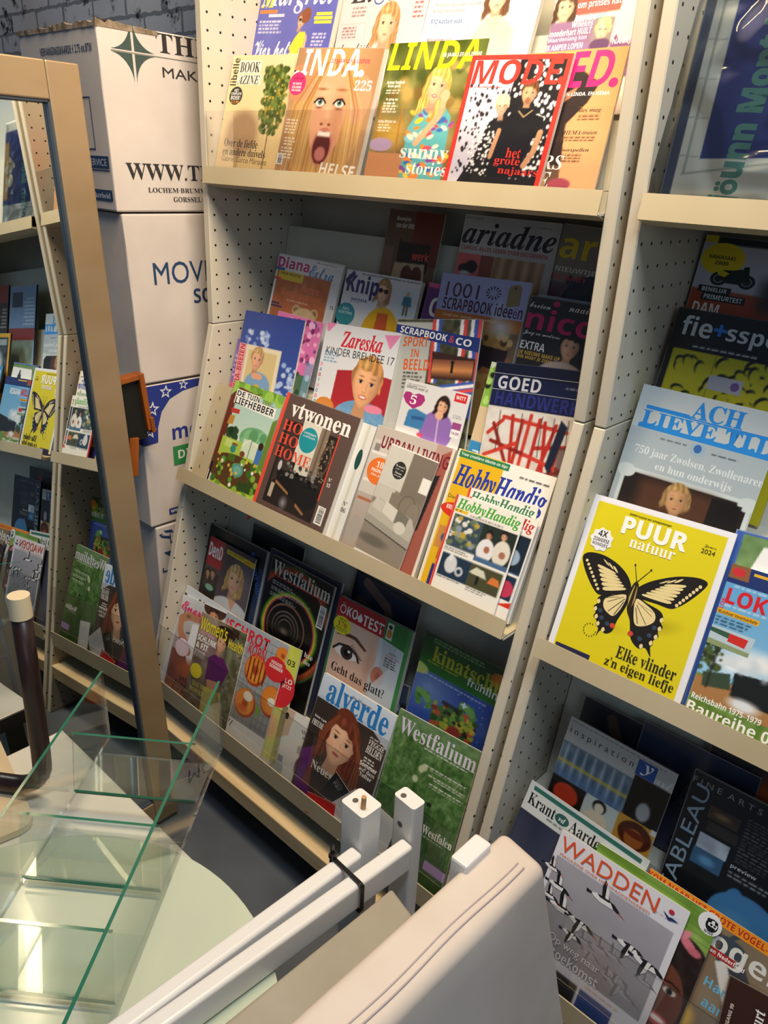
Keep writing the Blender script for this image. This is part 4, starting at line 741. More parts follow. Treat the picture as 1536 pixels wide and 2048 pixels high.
@art
def fruit(a):
    a.g(0, 1.3, 'a3acb6', '8a8a88')
    for i in range(12): a.l([(.25, .1+i*.08), (1, .07+i*.08)], .006, '6a6e72'); a.l([(.3+i*.07, .12), (.27+i*.07, 1.0)], .006, '6a6e72')
    def peach(x, y, rx, ry): a.e(x, y, rx, ry, 'a83e14'); a.e(x-.01, y-.01, rx*.9, ry*.9, 'df8430'); a.e(x+.02, y+.02, rx*.75, ry*.7, 'e89a44', .5); a.e(x, y, rx*.4, ry*.4, 'a8481c', .5)
    peach(.63, .41, .165, .165); peach(.60, .78, .16, .15); peach(.95, .62, .15, .16); peach(.95, .13, .1, .085)
    for i in range(5): a.l([(.52+i*.06, .30), (.53+i*.06, .52)], .018, '5a2410')
    a.e(.62, .70, .07, .05, 'f0ead8'); a.e(.96, .62, .06, .045, 'f0ead8'); a.p([(.76, .72), (.84, .75), (.8, .88)], '7aa03a'); a.e(.58, .84, .1, .05, 'c03a24', .6, .6)
    a.T('!SCHROT', .03, .045, .70, .13, 'cc2838', 'b', bold=.01); a.T('& KORN', .36, .17, .36, .12, 'cc2838', 'b'); a.VE(.90, .29, .16, .125, 'cf2a32'); a.T('VEGGIE-', .90, .215, .18, .032, WHT, 'b', 'c'); a.T('SOMMER', .90, .255, .2, .036, WHT, 'b', 'c'); a.fp(.80, .31, .2, 4, 'f0c0c0', .022, al='c'); a.VR(.1, 1.0, 1, 1.3, 'ecebe8'); a.T('Arndt', .2, 1.01, .3, .09, '222', 'c')
@art
def limefruit(a): a.g(0, 1.4, 'c6cf52', 'd8da84'); a.VE(.8, .52, .24, .24, 'cf2a32'); a.T('LO', .85, .38, .12, .06, WHT, 'b'); a.T('JETZT', .82, .46, .16, .05, WHT, 'b'); a.T('03', .82, .16, .13, .07, '2a2a20', 'b'); a.e(.75, 1.0, .2, .2, 'e2b488', .5)
@art
def bottles(a): a.r(0, 0, 1, 2, 'dcdedc'); a.p([(0, 0), (.3, 0), (.25, .4), (0, .55)], 'c9b29c'); a.VP([(.1, .1), (.14, .07), (.18, .1), (.17, .18), (.11, .18)], '1a1a1a'); a.T('Mooie woon', .5, .2, .42, .06, '2a2a2a', 's'); a.T('met de', .55, .28, .26, .06, '2a2a2a', 's'); a.e(.68, .78, .16, .2, '7a3a34'); a.T('22%', .68, .7, .2, .1, WHT, 'b', 'c'); a.r(.5, .46, .95, .58, 'a8aaaa'); a.r(.55, 1.0, .85, 1.2, '3a3a3c'); a.r(.1, .85, .3, 1.2, 'a8b0b8'); a.r(.14, .75, .26, .85, '8a929a')
@art
def redhead(a):
    a.r(0, 0, 1, 2, '352b27'); a.g(0, .26, 'd2deee', 'b4c4da'); a.p([(0, .24), (.3, .18), (.75, .24), (1, .36), (1, .1), (0, .1)], 'c6d2e4', .8); a.e(.78, .65, .3, .4, '5e4c44', 1, .6)
    a.p([(.05, 1.4), (.0, .85), (.14, .75), (.3, 1.4)], '6a2f7a'); a.p([(.7, 1.4), (.72, 1.0), (.9, 1.05), (.95, 1.4)], '6a2f7a'); a.face(.455, .555, .20, 'e6b695', '6b3220', .85, 8, .0, iris='4a3428', lips='b8605c')
    for i in range(10): a.l([(.40, .22), (.24-.012*i+.02, .55), (.12+.012*i, 1.15)], .012, ['5a2818', '8a4a2c', 'a05a34'][i % 3], .7); a.l([(.5, .22), (.70+.008*i, .6), (.66+.018*i, 1.15)], .012, ['5a2818', '8a4a2c', 'a05a34'][i % 3], .7)
    a.T('alverde', .11, .0, .83, .255, '2a78c0', 's', bold=.01); a.VP([(.30, .30), (.34, .235), (.42, .205), (.50, .215), (.56, .25), (.60, .31)], '6b3220'); a.T('dm-Magazin', .42, .055, .27, .035, '2a2a2a', 'i'); a.T('Von Lya', .04, .44, .17, .03, WHT, 'b'); a.T('FREUDE', .03, .49, .16, .06, WHT, 'i'); a.fp(.78, .32, .18, 1, WHT, .02); a.T('VEGGIE', .78, .345, .2, .055, WHT, 'i'); a.T('HELDEN', .77, .41, .21, .075, WHT, 'i'); a.fp(.78, .53, .18, 2, WHT, .03); a.T('Sommer', .75, .58, .22, .045, WHT, 'b'); a.T('auf dem', .76, .635, .2, .04, WHT, 'b'); a.T('Teller', .78, .685, .16, .04, WHT, 'b'); a.T('Neues', .18, .875, .3, .085, WHT, 's')
@art
def meadow(a):
    a.r(0, 0, 1, 2, '4a6e3a'); a.n(.06, 5); a.n(.08, 22); a.n(.08, 50); a.g(0, .2, '64845a', '547a44'); a.n(.06, 30, 0, 0, 1, .25); a.dots(180, ['2f5226', '3f6a30', '7a9a5c', '27461f'], .004, .012, 0, .3, 1, 1.6, 0, .7, asp=3, rot=30)
    for x, y in ((.46, .42), (.39, .57), (.43, .45)): a.e(x, y, .045, .045, 'b4c09c', .4)
    a.e(.62, .73, .03, .02, '1a1a1a'); a.r(0, .9, 1, 1.7, '2f4a24', .5, .3)
    a.T('Westfalium', .05, .06, .94, .165, 'd2cbe0', 's'); a.fp(.4, .24, .55, 1, 'e8e4ec', .018)
    for y in (.385, .46, .535): a.fp(.46, y, .5, 1, 'ececec', .024, al='r'); a.fp(.5, y+.026, .45, 1, 'd0d4c8', .024, al='r', th=.35)
    a.T('Westfalen', .62, .93, .36, .085, 'f2f2f0', 's'); a.fp(.62, 1.03, .34, 1, 'c8d0bc', .032); a.VP([(.74, 1.24), (.995, 1.245), (.995, 1.34), (.74, 1.33)], 'b496cc'); a.fp(.77, 1.265, .2, 2, '5a3a80', .035)
@art
def wrapped(a):
    a.r(0, 0, 1, 2, 'd0d6cc'); a.r(.0, 0, .06, 2, '4a5266'); a.r(.15, .02, 1, .12, 'd6dacd'); a.r(.18, .12, 1, 1.02, '39447f'); a.n(.05, 4); a.r(.86, .25, 1, .95, 'd8a850', .9, .04); a.l([(.70, .55), (.86, .45)], .06, 'd2cba8'); a.e(.82, .72, .11, .08, 'd8cfa8'); a.e(.86, .58, .12, .06, 'd8cfa8'); a.l([(.86, .25), (.86, .95)], .012, '5a4a2a'); a.r(.1, 0, .112, 1.1, '8f9a92'); a.l([(.1, 1.10), (1, 1.0)], .01, '8f9a92')
    for i in range(5): a.l([(.06, .2+i*.2), (.17, .21+i*.2)], .006, '9aa49c')
    a.T('jöunn Mont HGU', .27, 1.26, 1.22, .19, '5b8f84', 'b', rot=-86, bold=.035); a.T('jubileum', .93, 1.2, .14, .03, '2a3a6a', 'b', rot=-86)
@art
def motor(a):
    a.r(0, 0, 1, 2, 'bab7be'); a.r(0, .0, .12, .05, 'e2c31f'); a.r(.10, 0, 1, .055, '2a2a2c'); a.r(0, .385, 1, 1.3, 'a8492a'); a.r(.5, .25, 1, .5, '2a2c30', .8, .1)
    a.VE(.17, .16, .165, .115, 'e2c31f')
    for x in (.18, .39): a.VE(x, .30, .062, .05, '1a201e'); a.VE(x, .30, .04, .032, '7a7a80'); a.VE(x, .30, .03, .024, '26302e')
    a.VP([(.17, .28), (.2, .235), (.27, .23), (.33, .215), (.37, .22), (.385, .28), (.34, .325), (.24, .325)], '18241e'); a.VP([(.16, .255), (.2, .24), (.25, .255), (.22, .285), (.17, .275)], 'd8b81e'); a.VP([(.34, .2), (.38, .19), (.405, .29), (.385, .30)], '141917')
    a.T('KAWASAKI', .165, .135, .2, .028, '1a1a1a', 'b', 'c'); a.T('Z800', .17, .175, .1, .028, '1a1a1a', 'b', 'c'); a.VR(.05, .36, .30, .41, '222226'); a.T('BENELUX', .08, .37, .19, .03, 'e6e4e2', 'b'); a.VR(.09, .41, .42, .465, '222226'); a.T('PRIMEURTEST', .11, .42, .29, .034, 'e6e4e2', 'b'); a.T('DAM', .05, .485, .2, .08, WHT, 'b')
@art
def cycling(a):
    a.r(0, 0, 1, 2, '1b1d21'); a.r(.05, .285, 1, 1.4, 'c4ba26'); R = np.random.RandomState(4)
    for i in range(90):
        x, y = R.uniform(.05, 1), R.uniform(.30, 1.0); k = R.uniform(0, 360); a.e(x, y, .05, .035, '23241f', 0, 1, k); a.e(x+.014, y+.018, .052, .034, 'c4ba26', 0, 1, k)
    a.r(0, .0, 1, .285, '1b1d21'); a.r(.36, .29, .365, 1.4, '5a5618')
    a.T('fie', .06, .045, .22, .14, 'c4c6cc', 'b'); a.T('+', .29, .075, .09, .08, '2a7ad0', 'b', bold=.03); a.T('ssport', .385, .075, .5, .135, 'c4c6cc', 'b'); a.fp(.18, .245, .6, 1, 'd8d8da', .022); a.VR(.36, .42, .60, .52, 'b4b2bc'); a.fp(.39, .445, .13, 2, '5a6aa0', .03); a.VE(.55, .47, .03, .03, '7a5a98')
@art
def teacher(a):
    a.r(0, 0, 1, 2, 'c0c9cc'); a.r(0, .31, 1, 2, 'a9b7c0'); a.r(.04, .60, .99, 1.5, 'c6d3d6'); a.r(.07, .63, .96, 1.5, '231b17'); a.e(.07, .63, .07, .05, 'c6d3d6'); a.e(.96, .63, .07, .05, 'c6d3d6'); a.r(.2, .65, .76, 1.4, '5b3a28', .8, .1); a.r(.72, .65, .93, 1.5, '171514', .9)
    a.face(.49, .745, .085, 'c0946a', 'a08050', .42, -6, 0, lips='9a6048', bangs=-.45)
    a.T('ACH', .40, .035, .36, .125, '2b8bdc', 's', bold=.012); a.VP([(.07, .138), (.39, .14), (.41, .16), (1, .16), (1, .18), (.07, .165)], '2b8bdc'); a.VP([(.05, .275), (1, .275), (1, .31), (.05, .305)], '2b8bdc'); a.T('LIEVE TIJD', .06, .175, 1.02, .115, '2b8bdc', 's', bold=.012)
    a.VE(.52, .36, .06, .045, '9ab4c8'); a.VE(.52, .355, .028, .03, '3a6ab0'); a.fp(.24, .345, .2, 1, '4a5a60', .02); a.fp(.62, .36, .24, 1, '4a5a60', .02); a.T('750 jaar Zwolsen, Zwollenaren', .08, .43, .93, .075, 'dbe5e9', 's'); a.T('en hun onderwijs', .27, .52, .55, .07, 'dbe5e9', 's')
@art
def butterfly(a):
    a.r(0, 0, 1, 2, 'e6e8f2'); a.r(.045, .04, .955, 1.4, 'd9cc1c'); a.e(.72, .74, .18, .07, 'b3a512', .9, .8, -20); a.e(.4, .86, .15, .05, 'b8aa14', .9, .6)
    cr, bk = 'e6d49c', '211d1a'
    LW = a.sm([(.455, .545), (.40, .475), (.31, .425), (.20, .40), (.10, .41), (.055, .45), (.085, .52), (.15, .60), (.21, .655), (.26, .675), (.34, .645), (.45, .60)])
    RW = a.sm([(.50, .545), (.55, .485), (.63, .43), (.74, .375), (.86, .345), (.925, .36), (.90, .43), (.84, .52), (.79, .575), (.745, .60), (.66, .60), (.52, .60)])
    LH = a.sm([(.45, .595), (.37, .635), (.285, .665), (.255, .70), (.262, .735), (.245, .765), (.27, .795), (.265, .83), (.295, .85), (.30, .88), (.325, .90), (.325, .955), (.345, .905), (.385, .915), (.425, .88), (.435, .80), (.465, .68)], 4)
    RH = a.sm([(.51, .595), (.59, .615), (.69, .635), (.725, .67), (.72, .705), (.742, .735), (.72, .77), (.735, .805), (.71, .835), (.715, .865), (.705, .89), (.725, .95), (.675, .905), (.63, .925), (.565, .885), (.53, .80), (.50, .70)], 4)
    a.VP(LW, bk); a.VP(RW, bk)
    f = lambda A, B, q: (A[0]+(B[0]-A[0])*q, A[1]+(B[1]-A[1])*q)
    def seg(P0, P1, Q0, Q1, k, c, g=.1):
        for i in range(k): t, u = (i+g)/k, (i+1-g)/k; a.VP(a.sm([f(P0, P1, t), f(P0, P1, u), f(Q0, Q1, u), f(Q0, Q1, t)], 3), c)
    seg((.185, .47), (.29, .635), (.30, .485), (.42, .585), 6, cr); seg((.20, .425), (.32, .46), (.235, .45), (.345, .49), 3, cr, .2)
    seg((.795, .415), (.72, .575), (.69, .445), (.55, .58), 6, cr); seg((.78, .38), (.66, .435), (.755, .41), (.62, .465), 3, cr, .2)
    for i in range(8):
        t = (i+.5)/8; x, y = f((.085, .46), (.245, .65), t); a.VE(x, y, .011, .011, cr, 10); x, y = f((.895, .385), (.775, .575), t); a.VE(x, y, .011, .012, cr, 10)
    a.VP(LH, bk); a.VP(RH, bk)
    a.VP(a.sm([(.44, .612), (.36, .645), (.305, .69), (.315, .745), (.36, .775), (.405, .775), (.44, .69)]), cr); a.VP(a.sm([(.515, .612), (.6, .63), (.665, .665), (.675, .72), (.62, .77), (.56, .78), (.525, .70)]), cr)
    for x, y in ((.268, .718), (.262, .775), (.285, .825), (.312, .868), (.36, .895), (.72, .69), (.725, .75), (.718, .81), (.70, .86), (.645, .905)): a.VP(a.sm([(x-.013, y), (x, y-.018), (x+.013, y), (x, y+.018)], 3), cr)
    for x, y in ((.30, .775), (.325, .82), (.375, .845), (.69, .755), (.675, .815), (.62, .86)): a.VE(x, y, .017, .016, '33465c', 10)
    a.VE(.415, .845, .02, .018, 'c8483a', 12); a.VE(.55, .85, .02, .018, 'c8483a', 12)
    for (x, y), (u, v) in (((.43, .63), (.33, .70)), ((.44, .64), (.355, .76)), ((.44, .66), (.40, .77)), ((.53, .63), (.65, .69)), ((.53, .65), (.63, .755)), ((.53, .67), (.575, .77)), ((.40, .64), (.315, .675)), ((.56, .64), (.655, .66))): a.VP([(x-.0028, y), (x+.0028, y), (u+.0028, v), (u-.0028, v)], bk)
    a.VP(a.sm([(.462, .53), (.478, .50), (.488, .50), (.508, .53), (.516, .6), (.508, .70), (.53, .775), (.50, .74), (.475, .70), (.455, .6)], 3), '2c2418'); a.VP([(.475, .53), (.48, .53), (.474, .68), (.463, .62)], 'b8a05a'); a.VP([(.495, .53), (.50, .54), (.508, .62), (.5, .68)], 'b8a05a')
    for u in (.435, .55): a.VP([(.480, .505), (.486, .505), (u+.004, .395), (u, .395)], bk); a.VE(u+.002, .394, .007, .007, bk, 8)
    a.T('PUUR', .265, .09, .46, .125, WHT, 'b', bold=.02); a.T('natuur', .35, .215, .32, .075, WHT, 's'); a.T('OERRR Knutsel een schelpenhanger', .29, .062, .3, .018, '2a2a14', 'b'); a.T('Zomer', .83, .12, .08, .022, '3a3a14', 'c'); a.T('2024', .82, .15, .09, .03, '3a3a14', 'c')
    k = 9; a.VP([(.15+(.088 if i % 2 else .074)*math.cos(math.pi*i/k), .30+(.088 if i % 2 else .074)*math.sin(math.pi*i/k)) for i in range(2*k)], 'e9ecf2'); a.T('4X', .15, .235, .07, .045, BLK, 'b', 'c'); a.T('ZOMERSE', .15, .29, .12, .028, BLK, 'b', 'c'); a.T('RONDJES', .15, .325, .115, .028, BLK, 'b', 'c')
    a.T('Elke vlinder', .50, .955, .42, .085, '2b2a1a', 's'); a.T("z'n eigen liefje", .44, 1.05, .49, .085, '2b2a1a', 's'); a.VR(.06, 1.10, .33, 1.2, '232a52')
    for i in range(12): t = 2*math.pi*i/14; a.VE(.27+.045*math.cos(t), .93+.045*math.sin(t), .005, .005, '6a6410', 6)
@art
def tower(a): a.r(0, 0, 1, 2, '3a5cae'); a.r(.06, .02, 1, .4, '6a8a58'); a.n(.06, 20, .06, 0, 1, .4); a.p([(.22, .08), (1, .08), (1, .4), (.14, .4)], 'eceef0'); a.VP([(.55, .4), (.62, .2), (.74, .2), (.8, .4)], '33363c'); a.VP([(.64, .2), (.66, .12), (.7, .12), (.72, .2)], '33363c'); a.r(.06, .4, 1, .55, '7a4a3a')
@art
def train(a):
    a.g(0, .9, '5a9ed4', '8cbfe0'); a.e(.36, .62, .3, .12, 'eef2f5', .8); a.e(.2, .68, .2, .1, 'd6e0e8', .7); a.r(0, .82, 1, 1.3, '6a8a40'); a.n(.10, 26, 0, .7); a.p([(0, .84), (.6, .78), (.6, 1.0), (0, .98)], 'a87a4a'); a.p([(.04, .80), (.22, .75), (.25, .86), (.06, .90)], '3a4a38'); a.p([(.24, .73), (1, .64), (1, .94), (.26, .90)], '1c1e1e'); a.e(.36, .93, .14, .06, 'e0e4ea', .6); a.dots(60, ['2f3a24', '4a5a30'], .008, .025, 0, .52, .14, .8); a.l([(.09, .6), (.09, .9)], .012, '2a241c'); a.dots(20, ['e8ecf0', 'c8d4dc'], .03, .06, .25, .55, .6, .72, .8, .6)
    a.VR(0, -.0, 1, .135, '24346e'); a.VP([(0, 0), (.13, 0), (.14, .1), (0, .1)], '8a5a3a'); a.VE(.06, .05, .045, .03, 'c8303a'); a.VR(.16, .025, .5, .045, 'e0b030'); a.fp(.16, .06, .4, 3, 'e8ecf4', .024)
    a.T('LOK', .03, .17, .28, .115, 'cc2430', 'b', bold=.012); a.T('MAGAZIN', .33, .18, .4, .10, WHT, 'b'); a.T('LOK', .005, .33, .08, .03, 'cc2430', 'b', rot=-90); a.fp(.06, .145, .4, 1, 'e8f0f4', .018); a.fp(.03, .295, .4, 1, 'e8f0f4', .018); a.VP([(.0, .33), (.29, .33), (.29, .37), (0, .365)], 'e2a824'); a.T('Münchner Vorortverkehr', .01, .337, .27, .026, '2a2214', 'b'); a.fp(.01, .385, .25, 3, '1e2c3c', .024)
    a.VP([(.0, .46), (.30, .46), (.29, .60), (-.0, .595)], 'b4c8d4'); a.VP([(.13, .48), (.26, .485), (.25, .55), (.13, .54)], 'c83028'); a.VP([(.0, .475), (.13, .48), (.13, .52), (0, .505)], '3a5a48'); a.VP([(0, .555), (.29, .57), (.29, .60), (0, .595)], '8a9a70')
    a.T('Reichsbahn 1975–1979', .02, .965, .48, .045, WHT, 'b'); a.T('Baureihe 01', .01, 1.025, .62, .085, WHT, 'b')
@art
def darkart(a): a.r(0, 0, 1, 2, '23242c'); a.l([(.3, .1), (.5, .5), (.45, 1)], .1, '5a4238'); a.e(.7, .4, .25, .3, '35353f', .6)
@art
def welkom(a): a.r(0, 0, 1, 2, '343a50'); a.n(.04, 5); a.T('Welkom', .12, .30, .62, .2, '15161c', 'c'); a.T('bij Mies', .3, .5, .4, .13, '15161c', 'c')
@art
def colordark(a): a.r(0, 0, 1, 2, '201a20'); a.e(.5, .3, .25, .3, 'b05828', .6); a.e(.75, .4, .25, .3, '28407c', .6); a.r(.8, .3, 1, 1, 'a86a2a', .6, .1)
@art
def artgrid(a):
    a.r(0, 0, 1, 2, 'c4c0b8'); a.r(0, .23, .68, .60, '6a7a88'); a.n(.08, 14, 0, .25, .68, .6)
    for i in range(7): a.r(.05+i*.09, .24, .07+i*.09, .56, 'b8c8d4', .7, .02); a.r(.09+i*.09, .3, .11+i*.09, .52, '34506a', .6, .02)
    a.r(0, .40, .68, .43, 'd0b43a', .7, .02); a.r(.0, .48, .66, .60, '3a5a90', .5, .1)
    a.r(.0, .57, .34, 1.4, '1c1412'); a.e(.17, .70, .12, .10, 'b8381e'); a.r(.35, .57, .66, 1.4, 'bcc6bf'); a.e(.49, .63, .065, .06, '1c1816'); a.e(.49, .645, .045, .045, 'd8ccb4'); a.e(.49, .76, .11, .08, 'd8ccb4'); a.r(.68, .18, 1, .57, '14120f'); a.e(.84, .46, .07, .10, '9a9a9c', .3); a.r(.66, .56, 1, 1.2, 'bd8c34'); a.e(.84, .69, .15, .12, '4a1f14'); a.e(.84, .72, .085, .085, 'a05a28'); a.e(.84, .68, .1, .03, '6a2a18'); a.r(.95, .55, 1, .6, 'd0d0cc')
    a.VR(.67, .04, .84, .18, '23509a'); a.T('y', .71, .06, .1, .105, WHT, 'i'); a.T('art', .84, .095, .15, .075, 'e4e2de', 'c'); a.T('i n s p i r a t i o n', .03, .085, .61, .075, '2a2a2a'); a.fp(.02, .025, .9, 1, '7a7874', .016)
@art
def black_art(a):
    a.r(0, 0, 1, 2, '131518'); a.r(.17, .43, .39, .55, 'c0c6cc'); a.n(.12, 18, .17, .43, .39, .55); a.r(.16, .55, .38, .68, '3f6a8a'); a.e(.27, .62, .08, .045, '6aa4c8', .6); a.r(.18, .2, .4, .3, '4a3a2c'); a.e(.28, .25, .08, .03, '8a6a48', .6); a.r(.2, .32, .42, .4, '3a342e'); a.e(.62, .92, .26, .22, '4a86b8', .05); a.e(.52, .84, .08, .16, '4a86b8', .1); a.e(.56, .95, .18, .12, '5a96c4', .5)
    a.T('TABLEAU', .01, 1.02, .93, .11, '8fa4b4', '', rot=-88); a.T('F I N E  A R T S  M A G', .01, .05, .75, .045, '9a9690'); a.fp(.44, .16, .3, 14, 'a09c98', .026, .7, th=.3); a.T('preview', .43, .53, .18, .04, 'd8d6d2', 'b'); a.fp(.43, .59, .3, 2, 'b8b6b2', .03)
@art
def newspaper(a):
    a.r(0, 0, 1, 2, 'cbd1d2'); a.g(.24, 1.3, '2f334a', '5a5e74', .0, .98); a.n(.04, 6, .02, .25); a.r(.55, .22, .95, .4, 'dfe4e2'); a.VR(.04, .025, .95, .06, '2f6a60'); a.fp(.08, .032, .82, 1, 'b8d0c8', .022)
    a.T('Krant', .03, .085, .24, .095, '16181a', 's'); a.VE(.33, .135, .06, .042, '2f5a58'); a.T('vd', .33, .115, .055, .04, 'e4ecea', 'i', 'c'); a.T('Aarde', .40, .08, .25, .095, '16181a', 's'); a.fp(.22, .195, .4, 1, '4a5050', .022); a.VE(.66, .18, .06, .03, '2f5a30')
@art
def waders(a):
    a.r(0, 0, 1, 2, 'dedee8'); a.g(.19, .90, 'a5a4b0', '8b8a94', .03, .95); a.n(.02, 10, .03, .2, .95, .9); a.r(.03, .97, .3, 1.3, '9a5a38'); a.r(.08, .97, .14, 1.3, '2a2220'); a.r(.32, .97, .5, 1.3, '24262c'); a.r(.52, .97, .78, 1.3, '2f4a8c'); a.p([(.52, 1.3), (.6, 1.1), (.78, 1.15), (.78, 1.3)], '5a5a60'); a.r(.0, .90, 1, .97, 'dedee8')
    def bird(x, y, s_, fl=1, up=1, g=0):
        w, b = ('e2e2e6', '1c1b20') if not g else ('a2a1aa', '74737c')
        P = lambda pts, c: a.VP([(x+p*s_*fl, y+q*s_) for p, q in pts][::fl], c)
        P([(-.085, .0), (-.05, -.016), (.0, -.02), (.05, -.012), (.085, .008), (.05, .02), (-.02, .024), (-.06, .014)], w); P([(.03, -.016), (.06, -.012), (.09, .004), (.105, .016), (.09, .022), (.06, .014)], b); P([(-.05, -.014), (.0, -.02), (.04, -.014), (.03, -.004), (-.03, -.002)], b)
        P([(-.02, -.016), (-.035, -.06*up-.01), (-.03, -.105*up-.01), (.0, -.07*up-.01), (.03, -.014)], b); P([(.0, -.016), (-.008, -.05*up-.01), (-.014, -.085*up-.01), (.01, -.055*up-.01), (.022, -.016)], w); P([(.1, .014), (.145, .034), (.098, .021)], 'b8503a' if not g else '7a7278'); P([(-.08, -.003), (-.115, -.008), (-.112, .012), (-.08, .008)], b)
    for q in ((.72, .72, .9, 1, -1, 1), (.55, .62, .8, 1, 1, 1), (.64, .6, .8, 1, 1, 1), (.5, .7, .7, 1, -1, 1), (.42, .64, .8, 1, 1, 1), (.82, .80, .8, 1, 1, 1), (.75, .78, 1.0, 1, -1, 1), (.66, .76, .7, 1, 1, 1), (.90, .62, .7, 1, 1, 1), (.46, .285, 1.25, 1, 1), (.12, .40, 1.0, 1, 1), (.20, .535, 1.25, 1, 1), (.36, .545, 1.15, 1, -1), (.03, .30, .8, 1, 1), (.73, .47, 1.2, 1, -1), (.87, .50, 1.25, 1, -1), (.33, .66, .9, 1, -1), (.08, .5, .8, 1, 1)): bird(*q)
    a.T('WADDEN', .03, .03, .77, .115, 'd8562c'); a.T('MAGAZINE OVER HET WADDENGEBIED', .05, .16, .72, .02, 'd87a5a'); a.VE(.895, .07, .02, .016, 'b8283a'); a.VP([(.84, .09), (.89, .112), (.97, .08), (.91, .105), (.96, .112), (.89, .132)], '23306a'); a.fp(.76, .13, .22, 1, '8a8a9a', .016)
    a.T('Op weg naar', .18, .735, .42, .075, 'dcdce2'); a.T('de toekomst', .12, .82, .5, .075, 'dcdce2', 'b'); a.fp(.06, .915, .25, 1, 'c87a5a', .016); a.fp(.55, .93, .3, 1, 'c87a5a', .016)
@art
def panda(a):
    a.g(0, .7, '7aa042', '9ab860'); a.n(.1, 9, 0, 0, 1, .7)
    for i in range(8): a.l([(0, .03+i*.05), (1, .05+i*.05)], .012, '5a8232', .5)
    a.r(.5, .8, 1, 2, '3f8a30'); a.e(.85, .66, .28, .40, '2a1d18'); a.n(.05, 24, .5, .3, 1, 1.1); a.e(.78, .82, .2, .30, '6a3c28'); a.e(.72, .75, .12, .14, '8a543a', .8); a.e(.86, .72, .05, .025, 'f0e8e0'); a.e(.86, .72, .025, .026, '14100e'); a.l([(.79, .665), (.85, .65), (.92, .67)], .014, '14100e'); a.e(.84, .97, .09, .045, 'c05a5a'); a.e(.84, .965, .065, .02, 'f0ece8'); a.e(.76, .86, .05, .04, '4a2a1c', .6); a.e(.86, .31, .1, .035, 'd87a88', 0, 1, 30); a.e(.80, .27, .08, .03, 'e08a98', 0, 1, -40); a.e(.92, .34, .05, .03, 'c86878')
    a.VE(.945, .075, .085, .085, 'e9ecef'); a.VE(.96, .08, .045, .05, '17181a'); a.VE(.965, .075, .033, .035, 'e9ecef'); a.VE(.935, .05, .018, .016, '17181a'); a.VE(.985, .05, .012, .014, '17181a'); a.VE(.955, .075, .01, .01, '17181a', 10); a.VE(.98, .075, .009, .009, '17181a', 10); a.VP([(.93, .09), (.99, .09), (.985, .115), (.94, .118)], '17181a'); a.T('WWF', .955, .128, .07, .022, '17181a', 'b', 'c')
@art
def heron(a):
    a.r(0, 0, 1, 2, '84745f'); a.n(.05, 6); a.p([(.55, .25), (.72, .22), (1, .6), (1, .9), (.8, .75)], '3a3e46'); a.p([(.56, .3), (.62, .26), (.92, .75), (.85, .8)], 'd8d6d2'); a.e(.6, .17, .12, .06, '3a4650'); a.l([(.62, .2), (.60, .11), (.64, .06)], .03, '3a4650'); a.r(0, .1, .55, 1.3, '8a6a48', .5); a.e(.5, .75, .1, .12, 'd8b050', .5)
    a.VR(0, 0, 1.0, .075, 'e8901c'); a.T('KOM NAAR HET GROTE VOGEL-EVENEMENT IN', .0, .016, 1.2, .045, 'b0261c', 'b'); a.T('Vogels', .36, .10, .64, .19, 'dcdad4', 'b'); a.VR(.48, .225, .67, .275, 'a82a26'); a.T('van Nederland', .49, .235, .24, .028, WHT, 'b'); a.T('Hans', .55, .42, .2, .065, '6ab4d8', 'b'); a.T('aan', .58, .56, .14, .055, '6ab4d8', 'b')
@art
def redflyer(a):
    a.r(0, 0, 1, 2, '3a1f14'); a.dots(30, ['6a3a1e', '8a4a20', '2a1a1a', '5a6a3a', 'a86a2a'], .05, .14, .4, .3, 1, 1.8, .6, .7); a.T('SEPTEMBER 2008 | JAARGANG 99', .05, 1.2, .9, .05, 'e4d8cc', 'b', rot=-88); a.T('Loolersburt', .3, .95, .75, .12, WHT, 's', rot=-88); a.T('Stinkgracht aan', .46, 1.05, .8, .09, 'e4d8cc', 's', rot=-88); a.T('de zuidrand', .6, 1.0, .6, .09, 'e4d8cc', 's', rot=-88); a.T('Vogelwalnoten', .82, 1.2, .8, .1, WHT, 's', rot=-88)
# sheets of rack B that only the mirror shows
@art
def yellowframe(a): a.r(0, 0, 1, 2, 'e0a81e'); a.r(.08, .08, .92, 1.22, '3a4650'); a.n(.14, 9, .08, .08, .92, 1.22); a.e(.5, .6, .25, .3, 'c8d0d4', .6); a.r(.15, .12, .85, .24, 'b8c4c8', .8)
@art
def bluepale(a): a.r(0, 0, 1, 2, '8aa8cc'); a.r(0, .7, 1, .9, 'a03a34'); a.r(.05, .9, .95, 1.4, '8a9a8a'); a.n(.08, 9, 0, .9); a.r(.5, .1, .9, .35, '2a3a50'); a.fp(.06, .2, .4, 8, 'e4ecf4', .06)
@art
def darkred(a): a.r(0, 0, 1, 2, '30282a'); a.face(.6, .7, .2, 'd8ac8c', '2a1a14', 1, 0, 0); a.r(0, 0, .4, .3, 'a82a30'); a.fp(.05, .4, .25, 6, 'd8d0cc', .06)
@art
def skyblue(a): a.g(0, 1.3, '4a94d0', 'bcd4e4'); a.e(.6, .7, .3, .14, 'eef2f4', .7); a.r(0, 1, 1, 1.4, '4a6a38'); a.VR(.06, .08, .94, .24, 'e8e8ec'); a.fp(.1, .12, .7, 2, 'c02a3a', .05)

